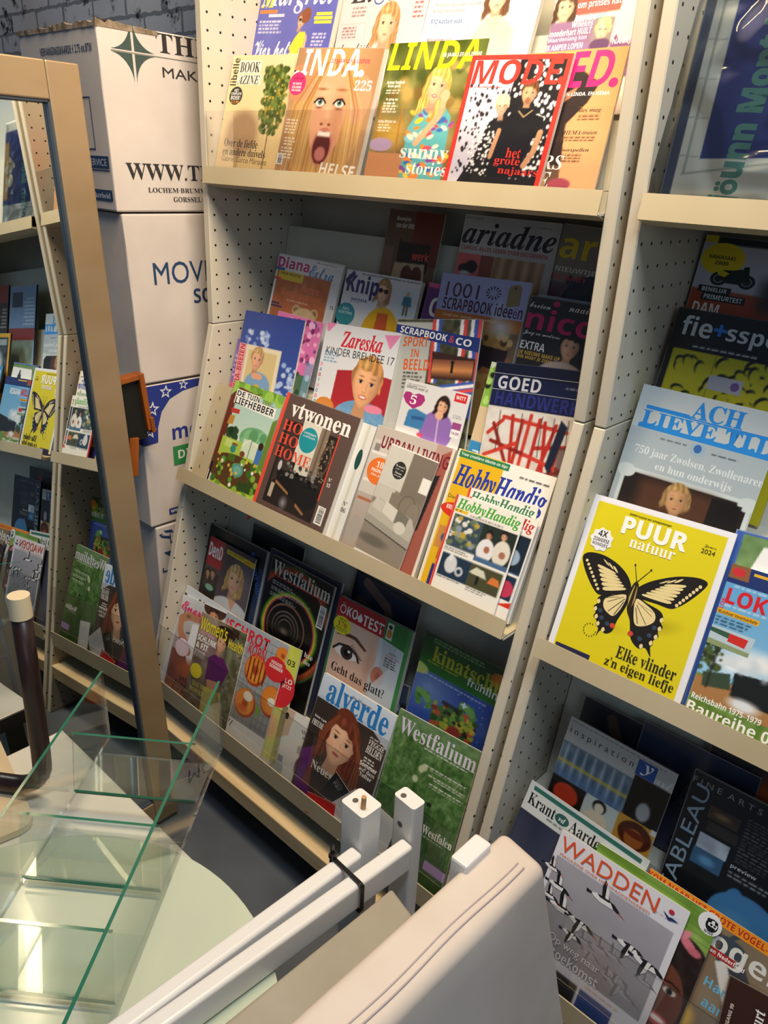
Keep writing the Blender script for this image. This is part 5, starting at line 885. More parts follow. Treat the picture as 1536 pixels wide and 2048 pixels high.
MAGS = [
    ('violet', 'M1', 0.004, 0.1313, 0.2805, 0.2546, 0.2709, -3.17, 0.014, '5a5eb0', 'magazines on the top ledge of the left rack', 'violet magazine with a woman in a yellow jumpsuit, back row of the top ledge', {}),
    ('pinklady', 'M1', 0.004, 0.3874, 0.286, 0.2303, 0.2811, -0.99, 0.01, 'd8b0b6', 'magazines on the top ledge of the left rack', 'pale pink magazine with a long-haired smiling blonde woman, back row of the top ledge', {}),
    ('paleblue', 'M1', 0.004, 0.6311, 0.2821, 0.2475, 0.2738, -2.59, 0.01, 'c8d4d0', 'magazines on the top ledge of the left rack', 'pale mint magazine with a woman in a cream dress, behind the yellow-titled magazine', {}),
    ('princess', 'M1', 0.004, 0.8767, 0.2701, 0.2, 0.2641, 1.78, 0.006, 'd8ccc4', 'magazines on the top ledge of the left rack', 'gossip magazine with photo strips and a red banner, top right of the left rack', {}),
    ('pinkstrip', 'F1', -0.012, 0.1216, 0.2557, 0.1988, 0.2494, -2.0, 0.004, 'd890a8', 'magazines on the top ledge of the left rack', 'pink magazine almost hidden, its top edge showing above the book with the tree', {}),
    ('booka', 'F1', 0, 0.122, 0.2591, 0.2202, 0.2524, -1.98, 0.008, 'e4cf9c', 'magazines on the top ledge of the left rack', 'cream paperback with a fruit tree on the cover, far left of top ledge', {}),
    ('scream', 'F1', 0.012, 0.3608, 0.2559, 0.24, 0.2468, -3.07, 0.011, 'a87a52', 'magazines on the top ledge of the left rack', 'magazine with a close-up of a screaming blonde woman under white block letters', {}),
    ('yellowtitle', 'F1', 0.004, 0.5962, 0.2575, 0.2237, 0.2526, -0.98, 0.009, '6a5a30', 'magazines on the top ledge of the left rack', 'magazine with yellow block title and a blonde woman in a colourful dress', {}),
    ('polka', 'F1', 0.014, 0.7861, 0.2235, 0.1937, 0.2175, -1.81, 0.008, 'c82a22', 'magazines on the top ledge of the left rack', 'red-framed magazine with a couple in black on white polka dots', {}),
    ('tights', 'F1', 0.002, 0.8802, 0.2302, 0.17, 0.2258, 0.99, 0.006, 'c88a58', 'magazines on the top ledge of the left rack', 'orange-tan magazine with pink title letters and legs in dark tights', {}),
    ('bedroom', 'P2', 0.0, 0.4339, 0.2832, 0.1583, 0.2793, -0.69, 0.004, '4a3830', 'magazines on the middle ledges of the left rack', 'dark brown magazine showing a bed and white pillow, in shadow under the top ledge', {}),
    ('curtain', 'P2', 0.004, 0.6823, 0.2852, 0.2284, 0.2814, -0.39, 0.006, '8a8a8a', 'magazines on the middle ledges of the left rack', 'grey magazine with dark italic title and beige curtains, in shadow under the top ledge', {}),
    ('bluehair', 'P2', 0, 0.8928, 0.2832, 0.19, 0.2772, -1.87, 0.004, '6a645a', 'magazines on the middle ledges of the left rack', 'dim magazine with yellow title and a dark blue head of hair, rear right corner', {}),
    ('favorite', 'N2', -0.006, 0.1681, 0.295, 0.2237, 0.2901, -1, 0.005, 'd8d6d2', 'magazines on the middle ledges of the left rack', 'white craft magazine peeking out behind the one with the teddy bear', {}),
    ('teddy', 'N2', 0.004, 0.1732, 0.2915, 0.2281, 0.2851, -1.76, 0.008, 'd2d2d6', 'magazines on the middle ledges of the left rack', 'craft magazine with a teddy bear on an orange-brown inset and pink title', {}),
    ('sunglass', 'N2', 0.002, 0.4093, 0.2848, 0.2234, 0.2815, -0.15, 0.012, 'c2c6cc', 'magazines on the middle ledges of the left rack', 'pale grey fashion magazine with a woman in sunglasses and yellow jacket', {}),
    ('pinkcraft', 'N2', -0.004, 0.615, 0.285, 0.16, 0.2803, -1.3, 0.004, '4a2068', 'magazines on the middle ledges of the left rack', 'purple and pink magazine peeking out left of the lavender scrapbook magazine', {}),
    ('scrap1001', 'N2', 0.006, 0.6791, 0.3117, 0.2122, 0.306, 1.52, 0.009, '9298c4', 'magazines on the middle ledges of the left rack', 'lavender scrapbook magazine with a brown paper tag and painted-on glare', {}),
    ('lightblue', 'N2', -0.006, 0.8935, 0.2979, 0.19, 0.2949, 0, 0.004, '7a929e', 'magazines on the middle ledges of the left rack', 'plain light blue magazine whose top edge shows above the dark one with pink letters', {}),
    ('darkpink', 'N2', 0.004, 0.8912, 0.2928, 0.2, 0.2897, 0.05, 0.006, '1e1d1f', 'magazines on the middle ledges of the left rack', 'charcoal magazine with large magenta title and a dark-haired woman', {}),
    ('dots', 'M2', -0.01, 0.1544, 0.2955, 0.208, 0.2925, 0, 0.003, 'd4d8de', 'magazines on the middle ledges of the left rack', 'white magazine with red dots and letters behind the blue baby magazine', {}),
    ('purple', 'M2', -0.004, 0.1124, 0.2265, 0.2, 0.2201, 2, 0.003, '6a50a0', 'magazines on the middle ledges of the left rack', 'purple magazine sliver at the far left behind the blue baby magazine', {}),
    ('floral', 'M2', -0.004, 0.221, 0.3086, 0.16, 0.3033, -1.73, 0.003, 'b85a94', 'magazines on the middle ledges of the left rack', 'pink flowered magazine edge between the blue baby and the red baby magazines', {}),
    ('bluebaby', 'M2', 0.004, 0.1393, 0.2981, 0.2159, 0.2914, 2.04, 0.006, '2c4490', 'magazines on the middle ledges of the left rack', 'blue knitting magazine with a framed baby photo and bokeh lights', {}),
    ('redbaby', 'M2', 0.007, 0.4311, 0.3156, 0.2197, 0.3074, 2.95, 0.006, 'ced2d8', 'magazines on the middle ledges of the left rack', 'white knitting magazine with a laughing baby in a blue sweater on red', {}),
    ('dark_sliver', 'M2', -0.006, 0.4772, 0.3074, 0.15, 0.3031, 1, 0.003, '1e1622', 'magazines on the middle ledges of the left rack', 'dark magazine with magenta specks, a sliver right of the laughing baby', {}),
    ('sunset', 'M2', 0.002, 0.6208, 0.3645, 0.211, 0.3497, 8.59, 0.006, '3a3c2c', 'magazines on the middle ledges of the left rack', 'scrapbook magazine with red, white and blue ribbons and a sunset photo, tilted', {}),
    ('lilac', 'M2', 0.012, 0.6697, 0.2361, 0.164, 0.2316, 1.07, 0.003, 'cfd0d4', 'magazines on the middle ledges of the left rack', 'small catalogue with a dark-haired woman in a lilac cardigan and a magenta heart', {}),
    ('greenblue', 'M2', -0.006, 0.85, 0.3078, 0.17, 0.3048, 0, 0.005, '7ab040', 'magazines on the middle ledges of the left rack', 'green and blue magazine edge left of the navy handicraft magazine', {}),
    ('redpaint', 'M2', 0.004, 0.8772, 0.3185, 0.19, 0.3079, 5.45, 0.006, '10183a', 'magazines on the middle ledges of the left rack', 'navy and grey handicraft magazine with tangled red textile strips', {}),
    ('garden', 'F2', 0.002, 0.1655, 0.2656, 0.1858, 0.262, -0.4, 0.004, '5a4a20', 'magazines on the middle ledges of the left rack', 'illustrated garden magazine with green trees and vegetable beds', {}),
    ('diningtable', 'F2', 0.014, 0.3941, 0.2748, 0.2378, 0.2692, -1.29, 0.01, 'e8543f', 'magazines on the middle ledges of the left rack', 'brown interior magazine with a dark dining table and salmon spine strip', {}),
    ('whitestack', 'F2', 0.002, 0.4382, 0.2674, 0.2277, 0.262, -1.22, 0.01, 'd2d3d2', 'magazines on the middle ledges of the left rack', 'white magazine stacked behind the brown interior magazine, right edge showing', {}),
    ('livingred', 'F2', 0.002, 0.6563, 0.2718, 0.2046, 0.2687, 0.08, 0.012, 'b8b0a8', 'magazines on the middle ledges of the left rack', 'pale interior magazine with dark red title and orange badge, behind the sofa booklet', {}),
    ('sofa', 'F2', 0.008, 0.6707, 0.2411, 0.1267, 0.2356, -2.48, 0.004, 'a8a49a', 'magazines on the middle ledges of the left rack', 'narrow booklet with a grey sofa and a round mirror on its cover', {}),
    ('hobbyyellow', 'F2', 0.004, 0.873, 0.2784, 0.2147, 0.2738, 0.86, 0.01, 'e2b51e', 'magazines on the middle ledges of the left rack', 'yellow and white hobby magazine with large blue title, behind the white hobby magazines', {}),
    ('hobbyblue', 'F2', 0.009, 0.8932, 0.2184, 0.15, 0.2112, 3.52, 0.003, 'd8d4cc', 'magazines on the middle ledges of the left rack', 'white hobby magazine rearmost of the three small fanned ones, tilted right', {}),
    ('hobbyred', 'F2', 0.014, 0.9048, 0.1988, 0.1512, 0.1952, 0.48, 0.003, 'd8321f', 'magazines on the middle ledges of the left rack', 'white hobby magazine with red title letters, middle of the three small fanned ones', {}),
    ('hobbygreen', 'F2', 0.019, 0.8792, 0.1961, 0.1517, 0.1914, 1.36, 0.003, 'd8321f', 'magazines on the middle ledges of the left rack', 'white hobby magazine with green title, foremost of the three small fanned ones', {}),
    ('blackbook', 'M3', -0.006, 0.1215, 0.3268, 0.235, 0.3226, 0.58, 0.01, '101114', 'magazines on the bottom ledges of the left rack', 'large black book behind the television guide with the blonde woman', {}),
    ('tvblonde', 'M3', 0.004, 0.1197, 0.299, 0.1893, 0.2954, 0.38, 0.004, '3a2c30', 'magazines on the bottom ledges of the left rack', 'television guide with a smiling blonde woman and a red title block', {}),
    ('nightdark', 'N3', 0, 0.2259, 0.21, 0.1996, 0.207, 0, 0.004, '0f1014', 'magazines on the bottom ledges of the left rack', 'near-black magazine deep in shadow above the large black book', {}),
    ('yellowtab', 'M3', -0.006, 0.3762, 0.3453, 0.2533, 0.3409, 0.64, 0.006, '10162a', 'magazines on the bottom ledges of the left rack', 'dark navy magazine with yellow tabs behind the one with the light tunnel', {}),
    ('tunnel', 'M3', 0.004, 0.381, 0.3342, 0.2191, 0.3303, -0.48, 0.008, '080808', 'magazines on the bottom ledges of the left rack', 'black magazine with a glowing rainbow tunnel of light', {}),
    ('eye', 'M3', 0.008, 0.6237, 0.3252, 0.2185, 0.3203, 1.05, 0.012, '2f6a3a', 'magazines on the bottom ledges of the left rack', 'test magazine with a close-up eye, a red title bar and a green edge', {}),
    ('legs', 'N3', 0, 0.6023, 0.2205, 0.1995, 0.2133, -2.56, 0.004, '0e0f14', 'magazines on the bottom ledges of the left rack', 'dark magazine with crossed bare legs, in deep shadow behind the eye magazine', {}),
    ('sliverblue', 'M3', -0.006, 0.6901, 0.2017, 0.12, 0.1944, 4.75, 0.004, '1c2838', 'magazines on the bottom ledges of the left rack', 'dark blue magazine sliver right of the close-up eye magazine', {}),
    ('planet', 'M3', 0.002, 0.8601, 0.3431, 0.1983, 0.3398, 0.18, 0.006, '24581f', 'magazines on the bottom ledges of the left rack', 'blue children’s nature magazine with a tiny green planet and green title band', {}),
    ('dotsman', 'F3', 0.0, 0.124, 0.2958, 0.24, 0.2911, -0.83, 0.004, 'b4bac4', 'magazines on the bottom ledges of the left rack', 'pale magazine with black dots whose top shows behind the tattooed arm magazine', {}),
    ('tattoo', 'F3', 0.005, 0.098, 0.2804, 0.1881, 0.2694, 5.7, 0.004, '9a7a6a', 'magazines on the bottom ledges of the left rack', 'magazine with a tattooed raised arm and pink script title, far left of bottom ledge', {}),
    ('runner', 'F3', 0.013, 0.1973, 0.269, 0.1805, 0.2591, 5.01, 0.004, '6a5c4e', 'magazines on the bottom ledges of the left rack', 'fitness magazine with a jumping woman in a purple top and yellow title', {}),
    ('fruit', 'F3', 0.008, 0.3085, 0.3014, 0.235, 0.293, 2.78, 0.005, '94a0aa', 'magazines on the bottom ledges of the left rack', 'food magazine with grilled peaches on a rack and red title', {}),
    ('limefruit', 'F3', 0.0, 0.3598, 0.3011, 0.2, 0.2905, 4.99, 0.005, 'b4bc44', 'magazines on the bottom ledges of the left rack', 'lime-yellow food magazine sticking out right of the grilled peach cover', {}),
    ('bottles', 'F3', 0.0, 0.5281, 0.1763, 0.15, 0.1679, 4.52, 0.003, 'c8cac8', 'magazines on the bottom ledges of the left rack', 'white cosmetics leaflet with small bottles, between the peaches and the red-haired woman', {}),
    ('redhead', 'F3', 0.012, 0.6623, 0.302, 0.219, 0.2976, 0.76, 0.008, '2c2420', 'magazines on the bottom ledges of the left rack', 'magazine with a long-haired auburn woman under light blue title letters', {}),
    ('meadow', 'F3', 0.006, 0.8712, 0.3254, 0.2053, 0.3176, 2.93, 0.006, 'b4c0b4', 'magazines on the bottom ledges of the left rack', 'green magazine with a grassy meadow cover and lavender title', {}),
    ('wrapped', 'F1', 0.006, 1.189, 0.3357, 0.25, 0.3283, 2.14, 0.01, '8a928c', 'magazines in the right rack', 'large blue picture sheet with teal sideways title inside a plastic sleeve', {}),
    ('motor', 'P2', 0, 1.1782, 0.2872, 0.22, 0.2819, -1.21, 0.006, '8a888c', 'magazines in the right rack', 'motorcycle magazine with a yellow circle, high in the right rack’s shadow', {}),
    ('cycling', 'N2', 0.002, 1.1879, 0.3114, 0.23, 0.307, -0.73, 0.006, '101216', 'magazines in the right rack', 'black cycling magazine with grey lowercase title and yellow-black pattern', {}),
    ('teacher', 'M2', 0.004, 1.1851, 0.3274, 0.225, 0.3237, -0.35, 0.006, '9aa8b0', 'magazines in the right rack', 'pale blue history booklet with a painted portrait of an old man', {}),
    ('butterfly', 'F2', 0.008, 1.1756, 0.2789, 0.2345, 0.272, 2.01, 0.008, 'c8ccd8', 'magazines in the right rack', 'yellow nature magazine with a large swallowtail butterfly', {}),
    ('tower', 'F2', 0.0, 1.3871, 0.2955, 0.2, 0.2876, 3.07, 0.008, '2c4a94', 'magazines in the right rack', 'green-topped railway magazine with a dark tower, behind the steam train magazine', {}),
    ('train', 'F2', 0.008, 1.4058, 0.2436, 0.21, 0.2368, 2.17, 0.006, '24346e', 'magazines in the right rack', 'railway magazine with steam locomotive, blue sky and red title', {}),
    ('darkart', 'N3', 0, 1.2049, 0.1993, 0.2, 0.1963, 0, 0.003, '16171c', 'magazines in the right rack', 'dark art magazine in shadow under the right rack’s middle ledge', {}),
    ('welkom', 'N3', 0.004, 1.3204, 0.2102, 0.2, 0.2067, 0.29, 0.003, '242a3c', 'magazines in the right rack', 'dark slate-blue magazine with black script, behind the art inspiration magazine', {}),
    ('colordark', 'N3', 0.0, 1.4328, 0.2269, 0.2, 0.2217, 1.3, 0.003, '141014', 'magazines in the right rack', 'dark magazine with orange and blue blur, rear right of the bottom shelf', {}),
    ('artgrid', 'M3', 0.004, 1.2108, 0.3253, 0.202, 0.3206, -1.01, 0.006, 'a8a49c', 'magazines in the right rack', 'grey art magazine with a grid of small paintings and blue square logo', {}),
    ('black_art', 'M3', 0.002, 1.4414, 0.3481, 0.2183, 0.3439, 0.65, 0.006, '0c0e10', 'magazines in the right rack', 'black fine art magazine with sideways pale blue title and a blue sculpture', {}),
    ('newspaper', 'F3', 0.0, 1.2035, 0.3287, 0.236, 0.3191, -3.5, 0.003, 'c0c6c8', 'magazines in the right rack', 'white newspaper with dark green title strip, bent behind the bird magazine', {'bow': 0.004}),
    ('waders', 'F3', 0.014, 1.2882, 0.2889, 0.2334, 0.2848, -0.55, 0.004, 'c4c4cc', 'magazines in the right rack', 'pale grey magazine with a flock of black and white wading birds and orange title', {}),
    ('panda', 'F3', 0.01, 1.3416, 0.3038, 0.21, 0.3004, -0.24, 0.004, '6a8a3a', 'magazines in the right rack', 'magazine with a child’s face, a pink flower and a panda badge', {}),
    ('heron', 'F3', 0.004, 1.4452, 0.3099, 0.24, 0.305, -0.95, 0.003, 'b87818', 'magazines in the right rack', 'bird magazine with an orange banner strip and a heron', {}),
    ('redflyer', 'F3', 0.012, 1.549, 0.2433, 0.13, 0.2344, 6.53, 0.002, '24120c', 'magazines in the right rack', 'dark reddish-brown leaflet with sideways white text, lower right corner', {}),
]

# ------------------------------------------------------------------ structure
def plane_quad(name, pts, m, kind='structure'):
    o = mesh_obj(name, pts, [tuple(range(len(pts)))], m); o['kind'] = kind; return o
box('floor', (-2.6, -3.2, -.06), (3.6, .56, 0), MT['floor'])['kind'] = 'structure'
box('wall_back', (-2.6, .46, 0), (3.6, .56, 3.2), MT['brick'])['kind'] = 'structure'
box('wall_left', (-2.7, -3.2, 0), (-2.6, .56, 3.2), MT['plasterwall'])['kind'] = 'structure'

# ------------------------------------------------------------------ display racks
KZ = 1.18; TP, GAP, DEPTH, RH = .021, .018, .33, 2.45
TIER = {'F1': (.012, 1.505, 14), 'M1': (.105, 1.635, 14), 'O1': (.2, 1.77, 12), 'F2': (-.093, .81, 23), 'M2': (-.005, .93, 17), 'N2': (.09, 1.06, 15), 'P2': (.18, 1.19, 11),
        'F3': (-.231, .225, 22), 'M3': (-.13, .345, 16), 'N3': (-.03, .48, 12)}
def yf(z): return .258*(z-KZ) if z < KZ else 0.0
def deck_profile(names, lip, top):
    (ty, tz, by, bz) = lip
    pr = [(ty, tz), (by, bz)]
    for i, n in enumerate(names):
        y, z, a = TIER[n]; a = math.radians(a); ze = TIER[names[i+1]][1] if i+1 < len(names) else top; y0 = y+.024
        if i == 0: pr.append((by+.004, z-.006)); 
        pr.append((y0, z-.006)); pr.append((y0+(ze-.006-z)*math.tan(a), ze-.006))
    return pr
DECKS = [('F1 M1 O1'.split(), (-.0066, 1.5326, -.0129, 1.5012), 2.05), ('F2 M2 N2 P2'.split(), (-.1195, .840, -.1302, .8112), 1.41), ('F3 M3 N3'.split(), (-.245, .274, -.247, .2255), .74)]
def rack(x0, label):
    R = empty('display_rack', (x0+.5, 0, 0), label, 'display rack', 'magazine display racks')
    def P(o): o.parent = R; o.matrix_parent_inverse = Matrix.Translation((-(x0+.5), 0, 0)); return o
    for q, xs in (('l', (x0-TP, x0)), ('r', (x0+1, x0+1+TP))):
        P(prism('side_panel', [(0, KZ+.0015), (0, RH), (DEPTH, RH), (DEPTH, KZ+.0015)], 'x', xs[0], xs[1], MT['peg'], bev=.002))
        P(prism('side_panel', [(yf(0), 0), (yf(KZ), KZ), (DEPTH, KZ), (DEPTH, 0)], 'x', xs[0], xs[1], MT['peg'], bev=.002))
    P(box('back_panel', (x0, .286, .1), (x0+1, .30, RH), MT['back']))
    P(prism('canopy', [(-.02, RH-.06), (-.02, RH), (DEPTH, RH), (DEPTH, RH-.06)], 'x', x0-TP, x0+1+TP, MT['cream']))
    for names, lip, top in DECKS:
        pr = deck_profile(names, lip, top)
        d = P(sheet('shelf_deck', pr[1:], -.003, x0+.002, x0+.998, MT['deck']))
        ty, tz, by, bz = lip
        lp = sheet('front_lip', [(ty+.02, tz-.0), (ty, tz), (by, bz), (by+.03, bz-.008), (by+.09, bz-.008)] if tz > 1 else [(ty+.0, tz), (by, bz), (by+.075, bz-.001)], .0022, x0+.001, x0+.997, MT['cream']); P(lp); lp.parent = d; lp.matrix_parent_inverse = Matrix.Identity(4)
    b = P(box('base_board', (x0-.0, -.268, .110), (x0+1.0, .25, .158), MT['wood_edge'], bev=.003))
    t = box('board_top', (x0+.002, -.232, .158), (x0+.998, .25, .1592), MT['basetop']); P(t); t.parent = b; t.matrix_parent_inverse = Matrix.Identity(4)
    P(box('recess_shade_sheet', (x0, .02, 0), (x0+1, .04, .11), MT['blackin']))  # black sheet stands in for the recess shadow below the base board
    return R, P
XA, XB = 0.0, 1.0+2*TP+GAP
RA, PA = rack(XA, 'cream perforated metal magazine rack beside the stacked boxes, filled with magazines')
RB, PB = rack(XB, 'cream perforated metal magazine rack holding the yellow butterfly magazine, right of the photo')
RC, PC = None, None
# steel bracket on the middle ledge of the left rack
def tier_matrix(n, x, s, off, rot):
    y, z, a = TIER[n]; a = math.radians(a)
    X, Y, Z = Vector((1, 0, 0)), Vector((0, math.sin(a), math.cos(a))), Vector((0, -math.cos(a), math.sin(a)))
    r = math.radians(rot); U, V = X*math.cos(r)+Y*math.sin(r), -X*math.sin(r)+Y*math.cos(r)
    p = Vector((x, y, z))+Y*s+Z*off
    return Matrix(((U.x, V.x, Z.x, p.x), (U.y, V.y, Z.y, p.y), (U.z, V.z, Z.z, p.z), (0, 0, 0, 1)))
def bracket():
    bm = bmesh.new(); M = tier_matrix('F2', .004, .0, -.004, 0)
    bm_box(bm, (0, .0, -.0015), (.055, .245, 0), 0, M); bm_box(bm, (.055, .0, -.012), (.0565, .245, 0), 0, M)
    o = PA(bm_obj('support_bracket', bm, MT['cream'], None)); 
    for i in range(6):
        hb = bmesh.new(); c = M @ Vector((.022, .03+i*.036, .0004)); bmesh.ops.create_circle(hb, cap_ends=True, segments=14, radius=.0042, matrix=Matrix.Translation(c) @ M.to_3x3().to_4x4() @ Matrix.Rotation(.5, 4, 'Z') @ Matrix.Diagonal((.5, 1.2, 1, 1)))
        h = bm_obj('slot_hole', hb, MT['hole'], o)
bracket()
# clear guards standing on the lips
def guard(x0, y, z0, z1, lean, label):
    bm = bmesh.new(); t = .003
    pr = [(y, z0), (y+lean, z1), (y+lean+t, z1), (y+t, z0)]
    A = [bm.verts.new((x0+.008, *p)) for p in pr]; B = [bm.verts.new((x0+.992, *p)) for p in pr]
    fs = [bm.faces.new((A[i], A[(i+1) % 4], B[(i+1) % 4], B[i])) for i in range(4)]+[bm.faces.new(A[::-1]), bm.faces.new(B)]
    for i in (1, 3, 4, 5): fs[i].material_index = 1
    bmesh.ops.recalc_face_normals(bm, faces=bm.faces[:])
    o = bm_obj('acrylic_guard', bm, [MT['acrylic'], MT['acrylic_edge']]); tag(o, label, 'shelf guard', 'clear acrylic guards on the rack ledges')
guard(XA, -.0035, 1.505, 1.645, .0, 'clear acrylic guard in front of the top row with the screaming woman')
guard(XA, -.240, .236, .420, .022, 'clear acrylic guard in front of the bottom row of the left rack')
guard(XB, -.240, .236, .420, .022, 'clear acrylic guard in front of the wading bird magazine, right rack')

# ------------------------------------------------------------------ magazines
def magazine(key, tier, off, x, s, w, h, rot, t, spine, group, label, extra, name='magazine'):
    fine = key in ('scream', 'redhead', 'eye', 'butterfly', 'redbaby', 'runner', 'teacher', 'sofa', 'diningtable', 'garden', 'polka', 'yellowtitle')
    A = Art(w, h, 'dddddd', .0014 if fine else .002); ART[key](A)
    M = tier_matrix(tier, x, 0, off, rot); M = M.copy()
    r = math.radians(rot); yv = Vector((M[0][1], M[1][1], M[2][1]))
    y, z, a = TIER[tier]; a = math.radians(a)
    p = tier_matrix(tier, x, s, off, 0).translation - yv*h
    M.translation = p
    root = empty(name, (0, 0, 0), label, 'magazine' if name == 'magazine' else name.replace('_', ' '), group); root.matrix_world = M
    bow = extra.get('bow', 0)
    build_print('cover', A, MT['print'], root, bow, .0003, spine, t)
    bm = bmesh.new(); bm_box(bm, (-w/2+.0004, .0008, -t), (w/2-.0012, h-.001, -.0002))
    if bow:
        bmesh.ops.subdivide_edges(bm, edges=[e for e in bm.edges if abs(e.verts[0].co.y-e.verts[1].co.y) > .1], cuts=14)
        for v in bm.verts: v.co.z += bow*(v.co.y/h)**2
    bm_obj('page_block', bm, MT['paper'], root)
    return root
NAMES = {'booka': 'paperback_book', 'wrapped': 'picture_sheet', 'redflyer': 'leaflet', 'newspaper': 'newspaper', 'bottles': 'leaflet', 'lilac': 'catalogue', 'sofa': 'booklet', 'teacher': 'booklet', 'blackbook': 'book'}
for (k, tier, off, x, s, w, h, rot, t, sp, grp, lab, ex) in MAGS:
    magazine(k, tier, off, x, s, w, h, rot, t, sp, grp, lab, ex, NAMES.get(k, 'magazine'))
G4 = 'magazines in the right rack'
for k, tier, off, x, w, h, lab in (
    ('yellowframe', 'M2', .004, 1.66, .18, .26, 'yellow-bordered magazine in the right rack, seen only in the mirror'),
    ('bluepale', 'N2', .003, 1.60, .22, .29, 'blue and grey magazine behind the yellow-bordered one, seen only in the mirror'),
    ('darkred', 'N2', .002, 1.84, .22, .30, 'dark magazine with a pale face and red corner, seen only in the mirror'),
    ('skyblue', 'F2', .004, 1.67, .21, .28, 'sky blue railway magazine right of the steam train, seen only in the mirror'),
    ('darkred', 'F3', .004, 1.75, .21, .29, 'dark magazine on the right rack’s bottom ledge, seen only in the mirror')):
    magazine(k, tier, off, x, h+.004, w, h, 0, .006, '333338', G4, lab, {})
# loose leaflets tucked into the bottom guard
def leaflet(x, s, w, h, rot, off, cols, label):
    A = Art(w, h, cols[0], .002)
    if len(cols) > 1: A.r(0, A.H*.5, 1, 9, cols[1])
    A.fp(.2, .15, .5, 4, cols[-1] if len(cols) < 3 else cols[2], .08, th=.35)
    M = tier_matrix('F3', x, s, off, rot); e = empty('leaflet', (0, 0, 0), label, 'leaflet', 'loose leaflets behind the bottom guard'); e.matrix_world = M
    build_print('printed_face', A, MT['print'], e)
    bm = bmesh.new(); bm_box(bm, (-w/2, 0, -.0008), (w/2, h, 0)); bm_obj('card_sheet', bm, MT['paper'], e)
leaflet(.655, .012, .055, .105, -22, .0150, ('17171a', '17171a', 'd8d8d8'), 'black leaflet with white lines lying across the auburn woman magazine')
leaflet(.700, .014, .075, .10, -38, .0170, ('b9bbc0', 'c9cbd0', '8a8c92'), 'silver-grey leaflet propped beside the black leaflet')
leaflet(.665, .006, .085, .045, 12, .0190, ('b3272b', 'b3272b', 'b3272b'), 'small red leaflet at the foot of the auburn woman magazine')
leaflet(.815, .006, .06, .105, -6, .0150, ('d8dade', 'd8dade', 'c8cace'), 'white torn leaflet standing behind the white cot post')
# plastic sleeve round the picture sheet
def sleeve():
    M = tier_matrix('F1', 1.178, .004, .0085, 2.1); w, h = .29, .33; nx, ny = 34, 40
    R = np.random.RandomState(3); G = R.rand(12, 12)
    vs = []
    for j in range(ny+1):
        for i in range(nx+1):
            u, v = i/nx, j/ny; a, b = u*10, v*10; ia, ib = int(a), int(b); fa, fb = a-ia, b-ib
            q = G[ib, ia]*(1-fa)*(1-fb)+G[ib, ia+1]*fa*(1-fb)+G[ib+1, ia]*(1-fa)*fb+G[ib+1, ia+1]*fa*fb
            edge = min(u, 1-u, v, 1-v)*12
            vs.append(M @ Vector(((u-.5)*w, v*h, .001+.006*q*min(1, edge)+.0035*abs(math.sin(9*u+6*v+5*q))*min(1, edge))))
    fs = [(j*(nx+1)+i, j*(nx+1)+i+1, (j+1)*(nx+1)+i+1, (j+1)*(nx+1)+i) for j in range(ny) for i in range(nx)]
    o = mesh_obj('plastic_sleeve', vs, fs, MT['plastic'], smooth=True); tag(o, 'crinkled clear plastic sleeve wrapped over the blue picture sheet, top right', 'plastic sleeve')
sleeve()

# ------------------------------------------------------------------ leaning mirror
def mirror():
    n = Vector((.99628169, .00766527, .08581402)); d = .11783189+1.18*.08581402   # plane n.p = d in floor-based metres
    V = (Vector((0, 0, 1))-n*n.z).normalized(); U = V.cross(n).normalized()
    if U.y < 0: U = -U
    def on(y, z):
        p = Vector(((d-n.y*y-n.z*z)/n.x, y, z)); return p
    top, bot, yr, yl = on(-.335, 1.697), on(-.335, .012), -.335, -.93
    TR = on(-.334, 1.695); L = (TR-on(-.334, .012)).dot(V)
    Wd = .58; fw = .064; O = TR-V*L-U*Wd
    Mx = Matrix(((U.x, V.x, n.x, O.x), (U.y, V.y, n.y, O.y), (U.z, V.z, n.z, O.z), (0, 0, 0, 1)))
    R = empty('standing_mirror', (0, 0, 0), 'tall leaning mirror in a brushed brass-coloured frame, reflecting the magazine racks', 'mirror'); R.matrix_world = Mx
    g = mesh_obj('mirror_glass', [(fw-.004, fw-.004, 0), (Wd-fw+.004, fw-.004, 0), (Wd-fw+.004, L-fw+.004, 0), (fw-.004, L-fw+.004, 0)], [(0, 1, 2, 3)], MT['mirror'], R)
    bm = bmesh.new()
    for lo, hi in (((0, 0, -.012), (fw, L, .014)), ((Wd-fw, 0, -.012), (Wd, L, .014)), ((fw, 0, -.012), (Wd-fw, fw, .014)), ((fw, L-fw, -.012), (Wd-fw, L, .014))): bm_box(bm, lo, hi)
    bmesh.ops.bevel(bm, geom=bm.edges[:], offset=.003, segments=2, profile=.5, affect='EDGES')
    bm_obj('frame', bm, MT['brass'], R)
    bm = bmesh.new(); i = fw; e = .0035
    for lo, hi in (((i, i, .0005), (i+e, L-i, .011)), ((Wd-i-e, i, .0005), (Wd-i, L-i, .011)), ((i, i, .0005), (Wd-i, i+e, .011)), ((i, L-i-e, .0005), (Wd-i, L-i, .011))): bm_box(bm, lo, hi)
    bm_obj('inner_rebate', bm, MT['rebate'], R)
    box('backing_board', (.01, .01, -.02), (Wd-.01, L-.01, -.011), MT['blackin'], R)
mirror()

